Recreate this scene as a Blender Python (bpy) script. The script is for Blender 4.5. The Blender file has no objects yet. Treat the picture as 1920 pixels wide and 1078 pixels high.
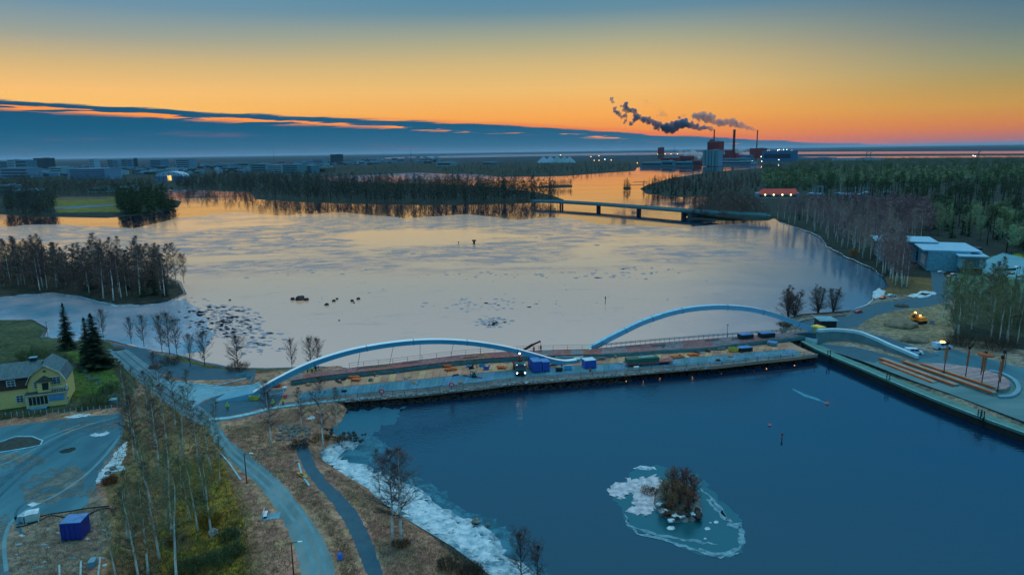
import bpy, math, random
import numpy as np
from mathutils import Vector
from mathutils.geometry import tessellate_polygon

# ------------------------------------------------------------------ camera, sky, light, exposure
SC = bpy.context.scene
COL = SC.collection
CAM_H = 55.0
PITCH = math.radians(11.08)
ROLL = math.radians(0.857)
FPX = 1297.0                    # focal length in pixels of a 1920 wide frame
FW = Vector((0, math.cos(PITCH), -math.sin(PITCH)))
R0 = Vector((1, 0, 0)); U0 = Vector((0, math.sin(PITCH), math.cos(PITCH)))
RT = (math.cos(ROLL) * R0 - math.sin(ROLL) * U0)
UP = (math.sin(ROLL) * R0 + math.cos(ROLL) * U0)
cam = bpy.data.cameras.new('camera'); cam_o = bpy.data.objects.new('camera', cam); COL.objects.link(cam_o)
from mathutils import Matrix
M = Matrix(((RT.x, UP.x, -FW.x, 0), (RT.y, UP.y, -FW.y, 0), (RT.z, UP.z, -FW.z, CAM_H), (0, 0, 0, 1)))
cam_o.matrix_world = M
cam.sensor_fit = 'HORIZONTAL'; cam.sensor_width = 36.0; cam.lens = 36.0 * FPX / 1920.0
cam.clip_start = 1.0; cam.clip_end = 400000.0
SC.camera = cam_o
SC.render.resolution_x = 1024; SC.render.resolution_y = 574
SC.view_settings.view_transform = 'Standard'; SC.view_settings.look = 'None'
SC.view_settings.exposure = 0.0; SC.view_settings.gamma = 1.0
SC.view_settings.use_curve_mapping = False
SC.render.engine = 'CYCLES'
SC.cycles.max_bounces = 6; SC.cycles.diffuse_bounces = 2; SC.cycles.glossy_bounces = 3
SC.cycles.transparent_max_bounces = 12; SC.cycles.volume_bounces = 1
SC.cycles.use_adaptive_sampling = True; SC.cycles.adaptive_threshold = 0.02

def lin(r, g, b):
    def f(c):
        c = c / 255.0
        return c / 12.92 if c <= 0.04045 else ((c + 0.055) / 1.055) ** 2.4
    return (f(r), f(g), f(b), 1.0)

def make_world():
    w = bpy.data.worlds.new("World"); SC.world = w; w.use_nodes = True
    nt = w.node_tree; N = nt.nodes; L = nt.links; N.clear()
    out = N.new('ShaderNodeOutputWorld'); bg = N.new('ShaderNodeBackground'); L.new(bg.outputs[0], out.inputs[0])
    tc = N.new('ShaderNodeTexCoord'); sep = N.new('ShaderNodeSeparateXYZ'); L.new(tc.outputs['Generated'], sep.inputs[0])
    X, Y, Z = sep.outputs
    def math_(op, a, b=None, c=None, clamp=False):
        n = N.new('ShaderNodeMath'); n.operation = op; n.use_clamp = clamp
        for i, v in enumerate((a, b, c)):
            if v is None: continue
            if isinstance(v, (int, float)): n.inputs[i].default_value = v
            else: L.new(v, n.inputs[i])
        return n.outputs[0]
    def smooth(v, a, b):
        n = N.new('ShaderNodeMapRange'); n.interpolation_type = 'SMOOTHSTEP'
        L.new(v, n.inputs['Value']); n.inputs['From Min'].default_value = a; n.inputs['From Max'].default_value = b
        return n.outputs[0]
    def ramp(v, stops):
        n = N.new('ShaderNodeValToRGB'); L.new(v, n.inputs[0]); e = n.color_ramp.elements
        while len(e) < len(stops): e.new(0.5)
        for k, (p, c) in enumerate(stops): e[k].position = p; e[k].color = c
        return n.outputs[0]
    def mix(f, a, b):
        n = N.new('ShaderNodeMix'); n.data_type = 'RGBA'
        if isinstance(f, float): n.inputs[0].default_value = f
        else: L.new(f, n.inputs[0])
        for s, v in ((6, a), (7, b)):
            if isinstance(v, tuple): n.inputs[s].default_value = v
            else: L.new(v, n.inputs[s])
        return n.outputs[2]
    el = math_('MULTIPLY', math_('ARCSINE', Z), 57.2958)            # degrees above the horizon
    az = math_('MULTIPLY', math_('ARCTAN2', X, Y), 57.2958)         # degrees right of north
    e01 = math_('DIVIDE', el, 90.0, clamp=True)
    def st(*l): return [(d / 90.0, c) for d, c in l]
    ZEN = (0.24, 0.78, 1.06, 1); MID = (0.12, 0.52, 0.84, 1)
    left = ramp(e01, st((0, lin(225, 120, 70)), (1.2, lin(250, 160, 72)), (3.2, lin(255, 195, 100)), (4.6, lin(252, 194, 115)), (6.4, lin(212, 182, 126)),
                        (8.2, lin(156, 162, 150)), (10.2, lin(112, 148, 168)), (19, lin(72, 165, 218)), (34, MID), (60, ZEN)))
    mid = ramp(e01, st((0, lin(232, 110, 75)), (1.0, lin(245, 135, 60)), (2.8, lin(252, 172, 78)), (4.8, lin(240, 190, 112)), (6.6, lin(214, 184, 124)),
                       (8.4, lin(172, 170, 138)), (10.6, lin(104, 142, 158)), (13, lin(66, 134, 172)), (20, lin(64, 163, 218)), (34, MID), (60, ZEN)))
    right = ramp(e01, st((0, lin(165, 105, 110)), (0.5, lin(192, 105, 92)), (1.3, lin(214, 128, 62)), (2.6, lin(200, 152, 74)), (4.0, lin(170, 150, 92)),
                         (5.6, lin(136, 145, 118)), (7.6, lin(98, 126, 134)), (9.6, lin(70, 114, 140)), (19, lin(50, 148, 210)), (34, MID), (60, ZEN)))
    back = ramp(e01, st((0, lin(70, 95, 130)), (6, lin(105, 115, 150)), (14, lin(95, 135, 170)), (34, MID), (60, ZEN)))
    lm = mix(smooth(az, -38.0, 0.0), left, mid)
    lmr = mix(smooth(az, 8.0, 40.0), lm, right)
    col = mix(smooth(math_('ABSOLUTE', az), 60.0, 120.0), lmr, back)
    # cloud bank, lower towards the right
    cv = N.new('ShaderNodeCombineXYZ'); L.new(math_('MULTIPLY', az, 0.10), cv.inputs[0]); L.new(math_('MULTIPLY', el, 1.1), cv.inputs[1])
    n1 = N.new('ShaderNodeTexNoise'); L.new(cv.outputs[0], n1.inputs['Vector']); n1.inputs['Scale'].default_value = 1.0; n1.inputs['Detail'].default_value = 6
    n1.inputs['Roughness'].default_value = 0.6
    cv2 = N.new('ShaderNodeCombineXYZ'); L.new(math_('MULTIPLY', az, 0.2), cv2.inputs[0]); L.new(math_('MULTIPLY', el, 3.2), cv2.inputs[1])
    n2 = N.new('ShaderNodeTexNoise'); L.new(cv2.outputs[0], n2.inputs['Vector']); n2.inputs['Scale'].default_value = 1.0; n2.inputs['Detail'].default_value = 7
    top = math_('ADD', math_('ADD', math_('MULTIPLY', az, -0.0615), math_('MULTIPLY', math_('ABSOLUTE', az), -0.0115)), 2.12)
    top = math_('ADD', top, math_('ADD', math_('MULTIPLY', math_('SUBTRACT', n1.outputs[0], 0.5), 0.6), math_('MULTIPLY', math_('SUBTRACT', n2.outputs[0], 0.5), 0.45)))
    dd = math_('SUBTRACT', top, el)                                 # depth below the cloud top, degrees
    mask = smooth(dd, -0.03, 0.10)
    gap = math_('MULTIPLY', smooth(dd, 0.34, 0.42), math_('SUBTRACT', 1.0, smooth(dd, 0.50, 0.86)))
    thr = math_('ADD', math_('MULTIPLY', n2.outputs[0], 1.0), math_('MULTIPLY', smooth(az, -34.0, 14.0), -0.12))
    gap = math_('MULTIPLY', gap, smooth(thr, 0.44, 0.50))
    gap = math_('MULTIPLY', gap, math_('SUBTRACT', 1.0, smooth(az, 10.0, 26.0)))
    hue = ramp(math_('DIVIDE', el, 5.0, clamp=True), [(0.0, lin(80, 108, 140)), (0.12, lin(46, 100, 132)), (0.4, lin(22, 90, 124)), (0.8, lin(20, 78, 114)), (1.0, lin(52, 92, 130))])
    pink = math_('MULTIPLY', smooth(n1.outputs[0], 0.55, 0.75), 0.35)
    cloud = mix(pink, hue, lin(150, 100, 130))
    cloud = mix(gap, cloud, (1.15, 0.33, 0.03, 1))
    rightfade = math_('SUBTRACT', 1.0, math_('MULTIPLY', smooth(az, 22.0, 34.0), 0.55))
    aa = math_('MULTIPLY', math_('MULTIPLY', mask, rightfade), math_('SUBTRACT', 1.0, smooth(math_('ABSOLUTE', az), 75.0, 110.0)))
    rim = math_('MULTIPLY', smooth(dd, -0.35, -0.02), math_('SUBTRACT', 1.0, mask))
    rim = math_('MULTIPLY', rim, math_('MULTIPLY', smooth(az, -25.0, 5.0), 0.6))
    col = mix(rim, col, lin(235, 110, 70))
    col = mix(aa, col, cloud)
    L.new(col, bg.inputs[0]); bg.inputs[1].default_value = 1.0
    try: w.cycles.sampling_method = 'MANUAL'; w.cycles.sample_map_resolution = 1024
    except Exception: pass
make_world()
sl = bpy.data.lights.new('dusk_fill', 'SUN'); sl.energy = 0.75; sl.angle = math.radians(30); sl.color = (1.0, 0.72, 0.50)
so = bpy.data.objects.new('dusk_fill', sl); COL.objects.link(so)
so.rotation_euler = (math.radians(18), 0, math.radians(168))     # added warm fill from high ahead; the real sun is below the horizon

# ------------------------------------------------------------------ geometry of the frame: pixel <-> place
CAMP = np.array((0, 0, CAM_H)); FWn = np.array(FW); RTn = np.array(RT); UPn = np.array(UP)
def ray(px, py):
    return FWn + RTn * ((px - 960.0) / FPX) + UPn * ((539.0 - py) / FPX)
def P(px, py, z=1.6):
    d = ray(px, py); t = (z - CAM_H) / d[2]
    return Vector((d[0] * t, d[1] * t, z))
def proj(p):
    v = np.array(p) - CAMP; dz = v @ FWn
    return 960.0 + FPX * (v @ RTn) / dz, 539.0 - FPX * (v @ UPn) / dz
def height(p, ytop):            # how tall a thing standing at p must be for its top to reach image row ytop
    y0 = proj(p)[1]; y1 = proj((p[0], p[1], p[2] + 5))[1]
    h = (y0 - ytop) / (y0 - y1) * 5
    for _ in range(3):
        y = proj((p[0], p[1], p[2] + h))[1]; h += (y - ytop) / (y0 - y1) * 5
    return h
def PV(px, py, A, B):           # where the sight line meets the upright plane through A and B
    n = np.array((-(B[1] - A[1]), B[0] - A[0], 0.0)); d = ray(px, py)
    t = (n @ (np.array((A[0], A[1], 0)) - CAMP)) / (n @ d)
    q = CAMP + d * t
    return Vector(q)
def PY(px, py, y):              # where the sight line reaches distance y
    d = ray(px, py); t = y / d[1]; q = CAMP + d * t
    return Vector(q)
def ppm(p):                     # image pixels per metre at p
    return FPX / ((np.array(p) - CAMP) @ FWn)

# ------------------------------------------------------------------ materials
MATS = {}
def mat(name, c, rough=0.8, var=0.25, scale=1.0, c2=None, bump=0.0, metal=0.0, emit=None, spec=0.3, rand=0.0, stretch=None, coat=0.0):
    if name in MATS: return MATS[name]
    m = bpy.data.materials.new(name); m.use_nodes = True; nt = m.node_tree; N = nt.nodes; L = nt.links
    b = N['Principled BSDF']
    if len(c) == 3: c = (*c, 1)
    if c2 is None: c2 = tuple(min(1, x * (1 + var)) for x in c[:3]) + (1,); c = tuple(x * (1 - var) for x in c[:3]) + (1,)
    elif len(c2) == 3: c2 = (*c2, 1)
    tc = N.new('ShaderNodeTexCoord'); src = tc.outputs['Object']
    if stretch:
        mp = N.new('ShaderNodeMapping'); L.new(src, mp.inputs[0]); mp.inputs['Scale'].default_value = stretch; src = mp.outputs[0]
    n = N.new('ShaderNodeTexNoise'); n.inputs['Scale'].default_value = scale; n.inputs['Detail'].default_value = 8; n.inputs['Roughness'].default_value = 0.62
    L.new(src, n.inputs['Vector'])
    r = N.new('ShaderNodeValToRGB'); r.color_ramp.elements[0].position = 0.35; r.color_ramp.elements[1].position = 0.65
    r.color_ramp.elements[0].color = c; r.color_ramp.elements[1].color = c2
    L.new(n.outputs[0], r.inputs[0]); colr = r.outputs[0]
    if rand:
        oi = N.new('ShaderNodeObjectInfo'); mr = N.new('ShaderNodeMapRange'); L.new(oi.outputs['Random'], mr.inputs[0])
        mr.inputs['To Min'].default_value = 1 - rand; mr.inputs['To Max'].default_value = 1 + rand
        hs = N.new('ShaderNodeHueSaturation'); L.new(colr, hs.inputs['Color']); L.new(mr.outputs[0], hs.inputs['Value'])
        mh = N.new('ShaderNodeMapRange'); L.new(oi.outputs['Random'], mh.inputs[0]); mh.inputs['To Min'].default_value = 0.5 - rand * .12; mh.inputs['To Max'].default_value = 0.5 + rand * .12
        L.new(mh.outputs[0], hs.inputs['Hue']); colr = hs.outputs[0]
    L.new(colr, b.inputs['Base Color'])
    b.inputs['Roughness'].default_value = rough; b.inputs['Metallic'].default_value = metal
    b.inputs['Specular IOR Level'].default_value = spec
    if coat: b.inputs['Coat Weight'].default_value = coat
    if emit: b.inputs['Emission Color'].default_value = (*emit[:3], 1); b.inputs['Emission Strength'].default_value = emit[3]
    if bump:
        n3 = N.new('ShaderNodeTexNoise'); n3.inputs['Scale'].default_value = scale * 4; n3.inputs['Detail'].default_value = 6; L.new(src, n3.inputs['Vector'])
        bp = N.new('ShaderNodeBump'); bp.inputs['Strength'].default_value = bump; bp.inputs['Distance'].default_value = 0.3
        L.new(n3.outputs[0], bp.inputs['Height']); L.new(bp.outputs[0], b.inputs['Normal'])
    MATS[name] = m; return m

# ------------------------------------------------------------------ mesh builder
class MB:
    def __init__(s): s.v = []; s.f = []
    def add(s, vs, fs):
        n = len(s.v); s.v += [tuple(v) for v in vs]; s.f += [tuple(i + n for i in f) for f in fs]; return s
    def box(s, c, d, rz=0.0, taper=1.0):
        cx, cy, cz = c; dx, dy, dz = d[0] / 2, d[1] / 2, d[2] / 2; ca, sa = math.cos(rz), math.sin(rz); vs = []
        for z, k in ((-dz, 1), (dz, taper)):
            for x, y in ((-dx, -dy), (dx, -dy), (dx, dy), (-dx, dy)):
                x *= k; y *= k; vs.append((cx + x * ca - y * sa, cy + x * sa + y * ca, cz + z))
        return s.add(vs, [(3, 2, 1, 0), (4, 5, 6, 7), (0, 1, 5, 4), (1, 2, 6, 5), (2, 3, 7, 6), (3, 0, 4, 7)])
    def tube(s, pts, rad, n=6, cap=True):
        pts = [Vector(p) for p in pts]
        if isinstance(rad, (int, float)): rad = [rad] * len(pts)
        vs = []; fs = []
        for i, p in enumerate(pts):
            t = (pts[min(i + 1, len(pts) - 1)] - pts[max(i - 1, 0)]).normalized()
            a = t.cross(Vector((0, 0, 1)));
            if a.length < 0.05: a = t.cross(Vector((0, 1, 0)))
            a.normalize(); b = t.cross(a)
            for k in range(n):
                an = 2 * math.pi * k / n; q = p + (a * math.cos(an) + b * math.sin(an)) * rad[i]; vs.append(q)
        for i in range(len(pts) - 1):
            for k in range(n):
                k2 = (k + 1) % n; fs.append((i * n + k, i * n + k2, (i + 1) * n + k2, (i + 1) * n + k))
        if cap and n > 2: fs.append(tuple(range(n))[::-1]); fs.append(tuple((len(pts) - 1) * n + k for k in range(n)))
        return s.add(vs, fs)
    def beam(s, pts, w, h, up=(0, 0, 1)):       # rectangular section swept along pts, h measured across the sweep
        pts = [Vector(p) for p in pts]; vs = []; fs = []
        for i, p in enumerate(pts):
            t = (pts[min(i + 1, len(pts) - 1)] - pts[max(i - 1, 0)]).normalized()
            a = t.cross(Vector(up)); a.normalize(); b = a.cross(t)
            for x, y in ((-1, -1), (1, -1), (1, 1), (-1, 1)): vs.append(p + a * x * w / 2 + b * y * h / 2)
        for i in range(len(pts) - 1):
            for k in range(4):
                k2 = (k + 1) % 4; fs.append((i * 4 + k, i * 4 + k2, (i + 1) * 4 + k2, (i + 1) * 4 + k))
        fs.append((3, 2, 1, 0)); j = (len(pts) - 1) * 4; fs.append((j, j + 1, j + 2, j + 3))
        return s.add(vs, fs)
    def prism(s, poly, z0, z1):
        n = len(poly); vs = [(p[0], p[1], z0) for p in poly] + [(p[0], p[1], z1) for p in poly]
        tr = tessellate_polygon([[Vector((p[0], p[1], 0)) for p in poly]])
        fs = [tuple(t)[::-1] for t in tr] + [tuple(i + n for i in t) for t in tr]
        fs += [(i, (i + 1) % n, (i + 1) % n + n, i + n) for i in range(n)]
        return s.add(vs, fs)
    def loft(s, rings, close=True):             # rings of equal length, each a list of points
        n = len(rings[0]); vs = [p for r in rings for p in r]; fs = []
        for i in range(len(rings) - 1):
            for k in range(n):
                k2 = (k + 1) % n; fs.append((i * n + k, i * n + k2, (i + 1) * n + k2, (i + 1) * n + k))
        if close: fs.append(tuple(range(n))[::-1]); fs.append(tuple((len(rings) - 1) * n + k for k in range(n)))
        return s.add(vs, fs)
    def ball(s, c, r, seg=8, ring=5, rnd=0.0, seed=0):
        rg = random.Random(seed); c = Vector(c); rr = (r, r, r) if isinstance(r, (int, float)) else r
        vs = [c + Vector((0, 0, rr[2]))]; fs = []
        for i in range(1, ring):
            th = math.pi * i / ring
            for k in range(seg):
                ph = 2 * math.pi * k / seg; q = 1 + rg.uniform(-rnd, rnd)
                vs.append(c + Vector((rr[0] * math.sin(th) * math.cos(ph) * q, rr[1] * math.sin(th) * math.sin(ph) * q, rr[2] * math.cos(th) * q)))
        vs.append(c - Vector((0, 0, rr[2]))); last = len(vs) - 1
        for k in range(seg): fs.append((0, 1 + k, 1 + (k + 1) % seg)); fs.append((last, last - seg + (k + 1) % seg, last - seg + k))
        for i in range(ring - 2):
            for k in range(seg):
                a = 1 + i * seg + k; b = 1 + i * seg + (k + 1) % seg; fs.append((a, a + seg, b + seg, b))
        return s.add(vs, fs)
    def wheel(s, c, r, w, n=12):                # axle along local x
        cx, cy, cz = c; ra = [[(cx + sx * w / 2, cy + rr * math.cos(2 * math.pi * k / n), cz + rr * math.sin(2 * math.pi * k / n)) for k in range(n)] for sx, rr in ((-1, r * .8), (-1, r), (1, r), (1, r * .8))]
        return s.loft(ra)
    def mesh(s, name, off=None):
        me = bpy.data.meshes.new(name); vs = s.v
        if off is not None: vs = [(v[0] - off[0], v[1] - off[1], v[2] - off[2]) for v in vs]
        me.from_pydata(vs, [], s.f); me.update(); return me

def obj(name, m, material, parent=None, smooth=False, loc=None, rz=0.0):
    """links a mesh (or a builder) as one object"""
    if isinstance(m, MB):
        off = None
        if getattr(m, 'world', False) and parent is not None:
            off = Vector((0, 0, 0)); q = parent
            while q is not None: off += q.location; q = q.parent
        m = m.mesh(name, off)
    if material is not None and not m.materials: m.materials.append(material)
    if smooth: m.shade_smooth()
    o = bpy.data.objects.new(name, m); COL.objects.link(o)
    if parent is not None: o.parent = parent
    if loc is not None: o.location = loc
    if rz: o.rotation_euler = (0, 0, rz)
    return o
def W():                                        # a builder whose points are world points (shifted to the parent's base when linked)
    m = MB(); m.world = True; return m
def tag(o, label=None, cat=None, group=None, kind=None):
    if label: o['label'] = label
    if cat: o['category'] = cat
    if group: o['group'] = group
    if kind: o['kind'] = kind
    return o
def thing(name, label, cat, loc, rz=0.0, group=None, scale=1.0):
    o = bpy.data.objects.new(name, None); COL.objects.link(o); o.location = loc; o.rotation_euler = (0, 0, rz); o.scale = (scale,) * 3
    o.empty_display_size = 0.5
    return tag(o, label, cat, group)
CH = {}
def copy_tree(o, parent=None, kids=None):
    c = o.copy(); COL.objects.link(c); c.parent = parent
    for ch in list(o.children): copy_tree(ch, c)
    return c
def copy_thing(o, loc, rz=0.0, label=None, group=None, scale=None, cat=None):
    c = copy_tree(o); c.location = loc; c.rotation_euler = (0, 0, rz)
    if scale is not None: c.scale = (scale, scale, scale)
    tag(c, label, cat, group); return c
def np_mesh(name, V, F, material):              # big triangle meshes
    me = bpy.data.meshes.new(name); V = np.asarray(V, dtype=np.float32); F = np.asarray(F, dtype=np.int32)
    k = F.shape[1]
    me.vertices.add(len(V)); me.vertices.foreach_set('co', V.ravel())
    me.loops.add(F.size); me.loops.foreach_set('vertex_index', F.ravel())
    me.polygons.add(len(F)); me.polygons.foreach_set('loop_start', np.arange(0, F.size, k, dtype=np.int32))
    me.update(calc_edges=True); me.materials.append(material); return me
# ------------------------------------------------------------------ shorelines, traced once and laid on the ground plane
LAKE = [(-900,395),(0,402),(60,406),(200,409),(262,404),(300,398),(335,388),(340,378),(312,372),(300,362),(290,357),(330,356),(400,358),(470,361),
 (480,374),(560,379),(640,382),(760,384.5),(860,385),(1000,381),(1052,380),(1058,375),(1035,366),(1000,360),(940,352),(850,346),(700,343),(620,339),
 (590,334.5),(600,331.5),(640,330),(700,327.5),(780,324),(830,326),(900,327),(930,331.5),(1000,332),(1060,330.5),(1120,326),(1190,321),(1196,314),
 (1250,313.5),(1320,312.5),(1415,309.5),(1470,307),(1470,310),(1415,316),(1330,323),(1260,334),(1215,346),(1200,354),(1212,364),(1262,370),(1330,369.5),
 (1322,380),(1300,392),(1288,405),(1292,411),(1340,414),(1440,414),(1452,409),(1462,417),(1500,428),(1535,442),(1550,462),(1590,483),(1630,500),
 (1658,520),(1668,538),(1640,548),(1640,560),(1625,572),(1600,582),(1560,586),(1500,590),(1476,597),(1470,606),(1468,618),(1462,640),(1500,652),
 (1530,657),(1560,670),(1650,708),(1700,731),(1800,772),(1920,816),(2200,924),(3000,1240),(3000,2600),(1400,2600),
 (1010,1200),(935,1092),(900,1062),(850,1025),(800,995),(745,962),(715,942),(690,915),(650,892),(605,862),(600,845),(640,824),(618,806),(640,790),
 (652,765),(655,700),(640,686),(600,689),(560,691),(500,693),(430,691),(380,681),(340,669),(270,656),(200,639),(140,641),(75,633),(85,616),(60,601),
 (0,601),(-900,600),(-900,552),(0,556),(60,550),(100,548),(150,554),(220,571),(280,569),(320,562),(345,550),(335,530),(300,515),(200,503),(100,498),
 (0,492),(-900,482)]
SEA = [(690,297.8),(760,294.2),(900,290.8),(1200,286.6),(1490,285.2),(1900,283.6),(2600,279),(2600,285),(1900,288.2),(1490,289.2),(1235,290.5),(1000,293.5),
 (900,295.6),(800,297),(690,298.8)]
SEA2 = [(1495,294.5),(1700,293),(1920,292),(2500,289),(2500,291),(1920,295),(1700,296.5),(1560,297)]
SPIT = [(1000,350.5),(1040,346.5),(1072,346.5),(1074,352),(1045,353),(1005,353)]
DOT = [(1168,352),(1175,350),(1183,352),(1182,357),(1170,357)]
ISLET = [(1228,920),(1245,905),(1270,900),(1295,908),(1312,930),(1318,960),(1302,978),(1268,980),(1240,968),(1224,945)]

def inside(poly, X, Y):
    r = np.zeros(X.shape, bool); n = len(poly)
    for i in range(n):
        x1, y1 = poly[i]; x2, y2 = poly[(i + 1) % n]
        if y1 == y2: continue
        c = ((y1 > Y) != (y2 > Y)) & (X < (x2 - x1) * (Y - y1) / (y2 - y1) + x1); r ^= c
    return r
def edge_dist(poly, X, Y, ax):
    d = np.full(X.shape, 1e9); n = len(poly)
    for i in range(n):
        x1, y1 = poly[i]; x2, y2 = poly[(i + 1) % n]; x1 *= ax; x2 *= ax
        dx, dy = x2 - x1, y2 - y1; l = dx * dx + dy * dy
        if l == 0: continue
        t = np.clip(((X * ax - x1) * dx + (Y - y1) * dy) / l, 0, 1)
        np.minimum(d, np.hypot(X * ax - x1 - t * dx, Y - y1 - t * dy), out=d)
    return d
def rough(poly, amp, step=14, seed=1, closed=True):
    rg = random.Random(seed); out = []; n = len(poly)
    for i in range(n if closed else n - 1):
        a = poly[i]; b = poly[(i + 1) % n]; L_ = math.hypot(b[0] - a[0], (b[1] - a[1]) * 2); k = max(1, int(L_ / step))
        for j in range(k):
            t = j / k; q = amp if j else amp * .5
            out.append((a[0] + (b[0] - a[0]) * t + rg.uniform(-q, q) * 1.6, a[1] + (b[1] - a[1]) * t + rg.uniform(-q, q) * .8))
    if not closed: out.append(poly[-1])
    return out

# ground cover: (outline, colour a, colour b)
def hz(x): return 285.0 - (x - 960) * 0.01496
COVER = [
 ([(-2000,598),(0,598),(340,668),(640,680),(660,770),(640,860),(1100,1300),(1100,2600),(-2000,2600)], (0.30,0.175,0.125)),      # dry grass
 ([(-2000,590),(100,600),(215,655),(240,690),(262,730),(240,775),(120,782),(0,797),(-2000,830)], (0.05,0.065,0.03)),            # lawn
 ([(130,665),(210,690),(235,745),(140,760),(128,700)], (0.06,0.105,0.022)),
 ([(-500,792),(0,788),(130,774),(232,764),(236,776),(120,786),(0,802),(-500,850)], (0.05,0.05,0.03)),
 ([(228,760),(330,740),(400,800),(430,880),(470,960),(500,1100),(520,2600),(180,2600),(205,1000),(200,900),(232,830)], (0.19,0.125,0.07)),
 ([(330,880),(420,880),(460,1000),(470,1200),(300,1200),(300,1000)], (0.20,0.14,0.03)),
 ([(60,965),(190,945),(215,1020),(180,1078),(60,1250),(-10,1250),(10,1020)], (0.17,0.14,0.11)),
 ([(-900,480),(350,500),(350,570),(-900,575)], (0.035,0.035,0.025)),
 ([(60,377),(120,373),(215,371),(228,380),(225,400),(110,402),(92,390)], (0.12,0.115,0.022)),
 ([(100,372),(200,370),(215,376),(110,378)], (0.10,0.07,0.04)),
 ([(90,392),(225,385),(228,388),(95,396)], (0.09,0.14,0.18)),
 ([(430,693),(520,693),(560,703),(480,712),(340,700),(330,674)], (0.09,0.08,0.03)),
 ([(1440,585),(1680,540),(1790,560),(1780,640),(1920,668),(2400,700),(2400,1500),(1500,720),(1450,640)], (0.18,0.16,0.13)),
 ([(1478,590),(1600,585),(1600,594),(1500,600),(1476,602)], (0.04,0.03,0.02)),
 ([(1640,520),(1760,530),(1770,560),(1690,560),(1640,560)], (0.12,0.085,0.04)),
 ([(1615,590),(1760,578),(1790,610),(1790,650),(1690,648),(1640,625),(1600,606)], (0.20,0.17,0.11)),
 (ISLET, (0.16,0.17,0.17)),
 ([(1855,486),(1910,482),(1930,494),(1860,497)], (0.14,0.20,0.02)),
 ([(1780,610),(1900,640),(2100,660),(2100,560),(1790,560)], (0.045,0.06,0.035)),
 ([(1840,500),(2100,520),(2100,560),(1780,555),(1760,530)], (0.07,0.13,0.08)),
]
FARLAND = (0.006, 0.026, 0.040); FOREST = (0.012, 0.022, 0.016)

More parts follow.
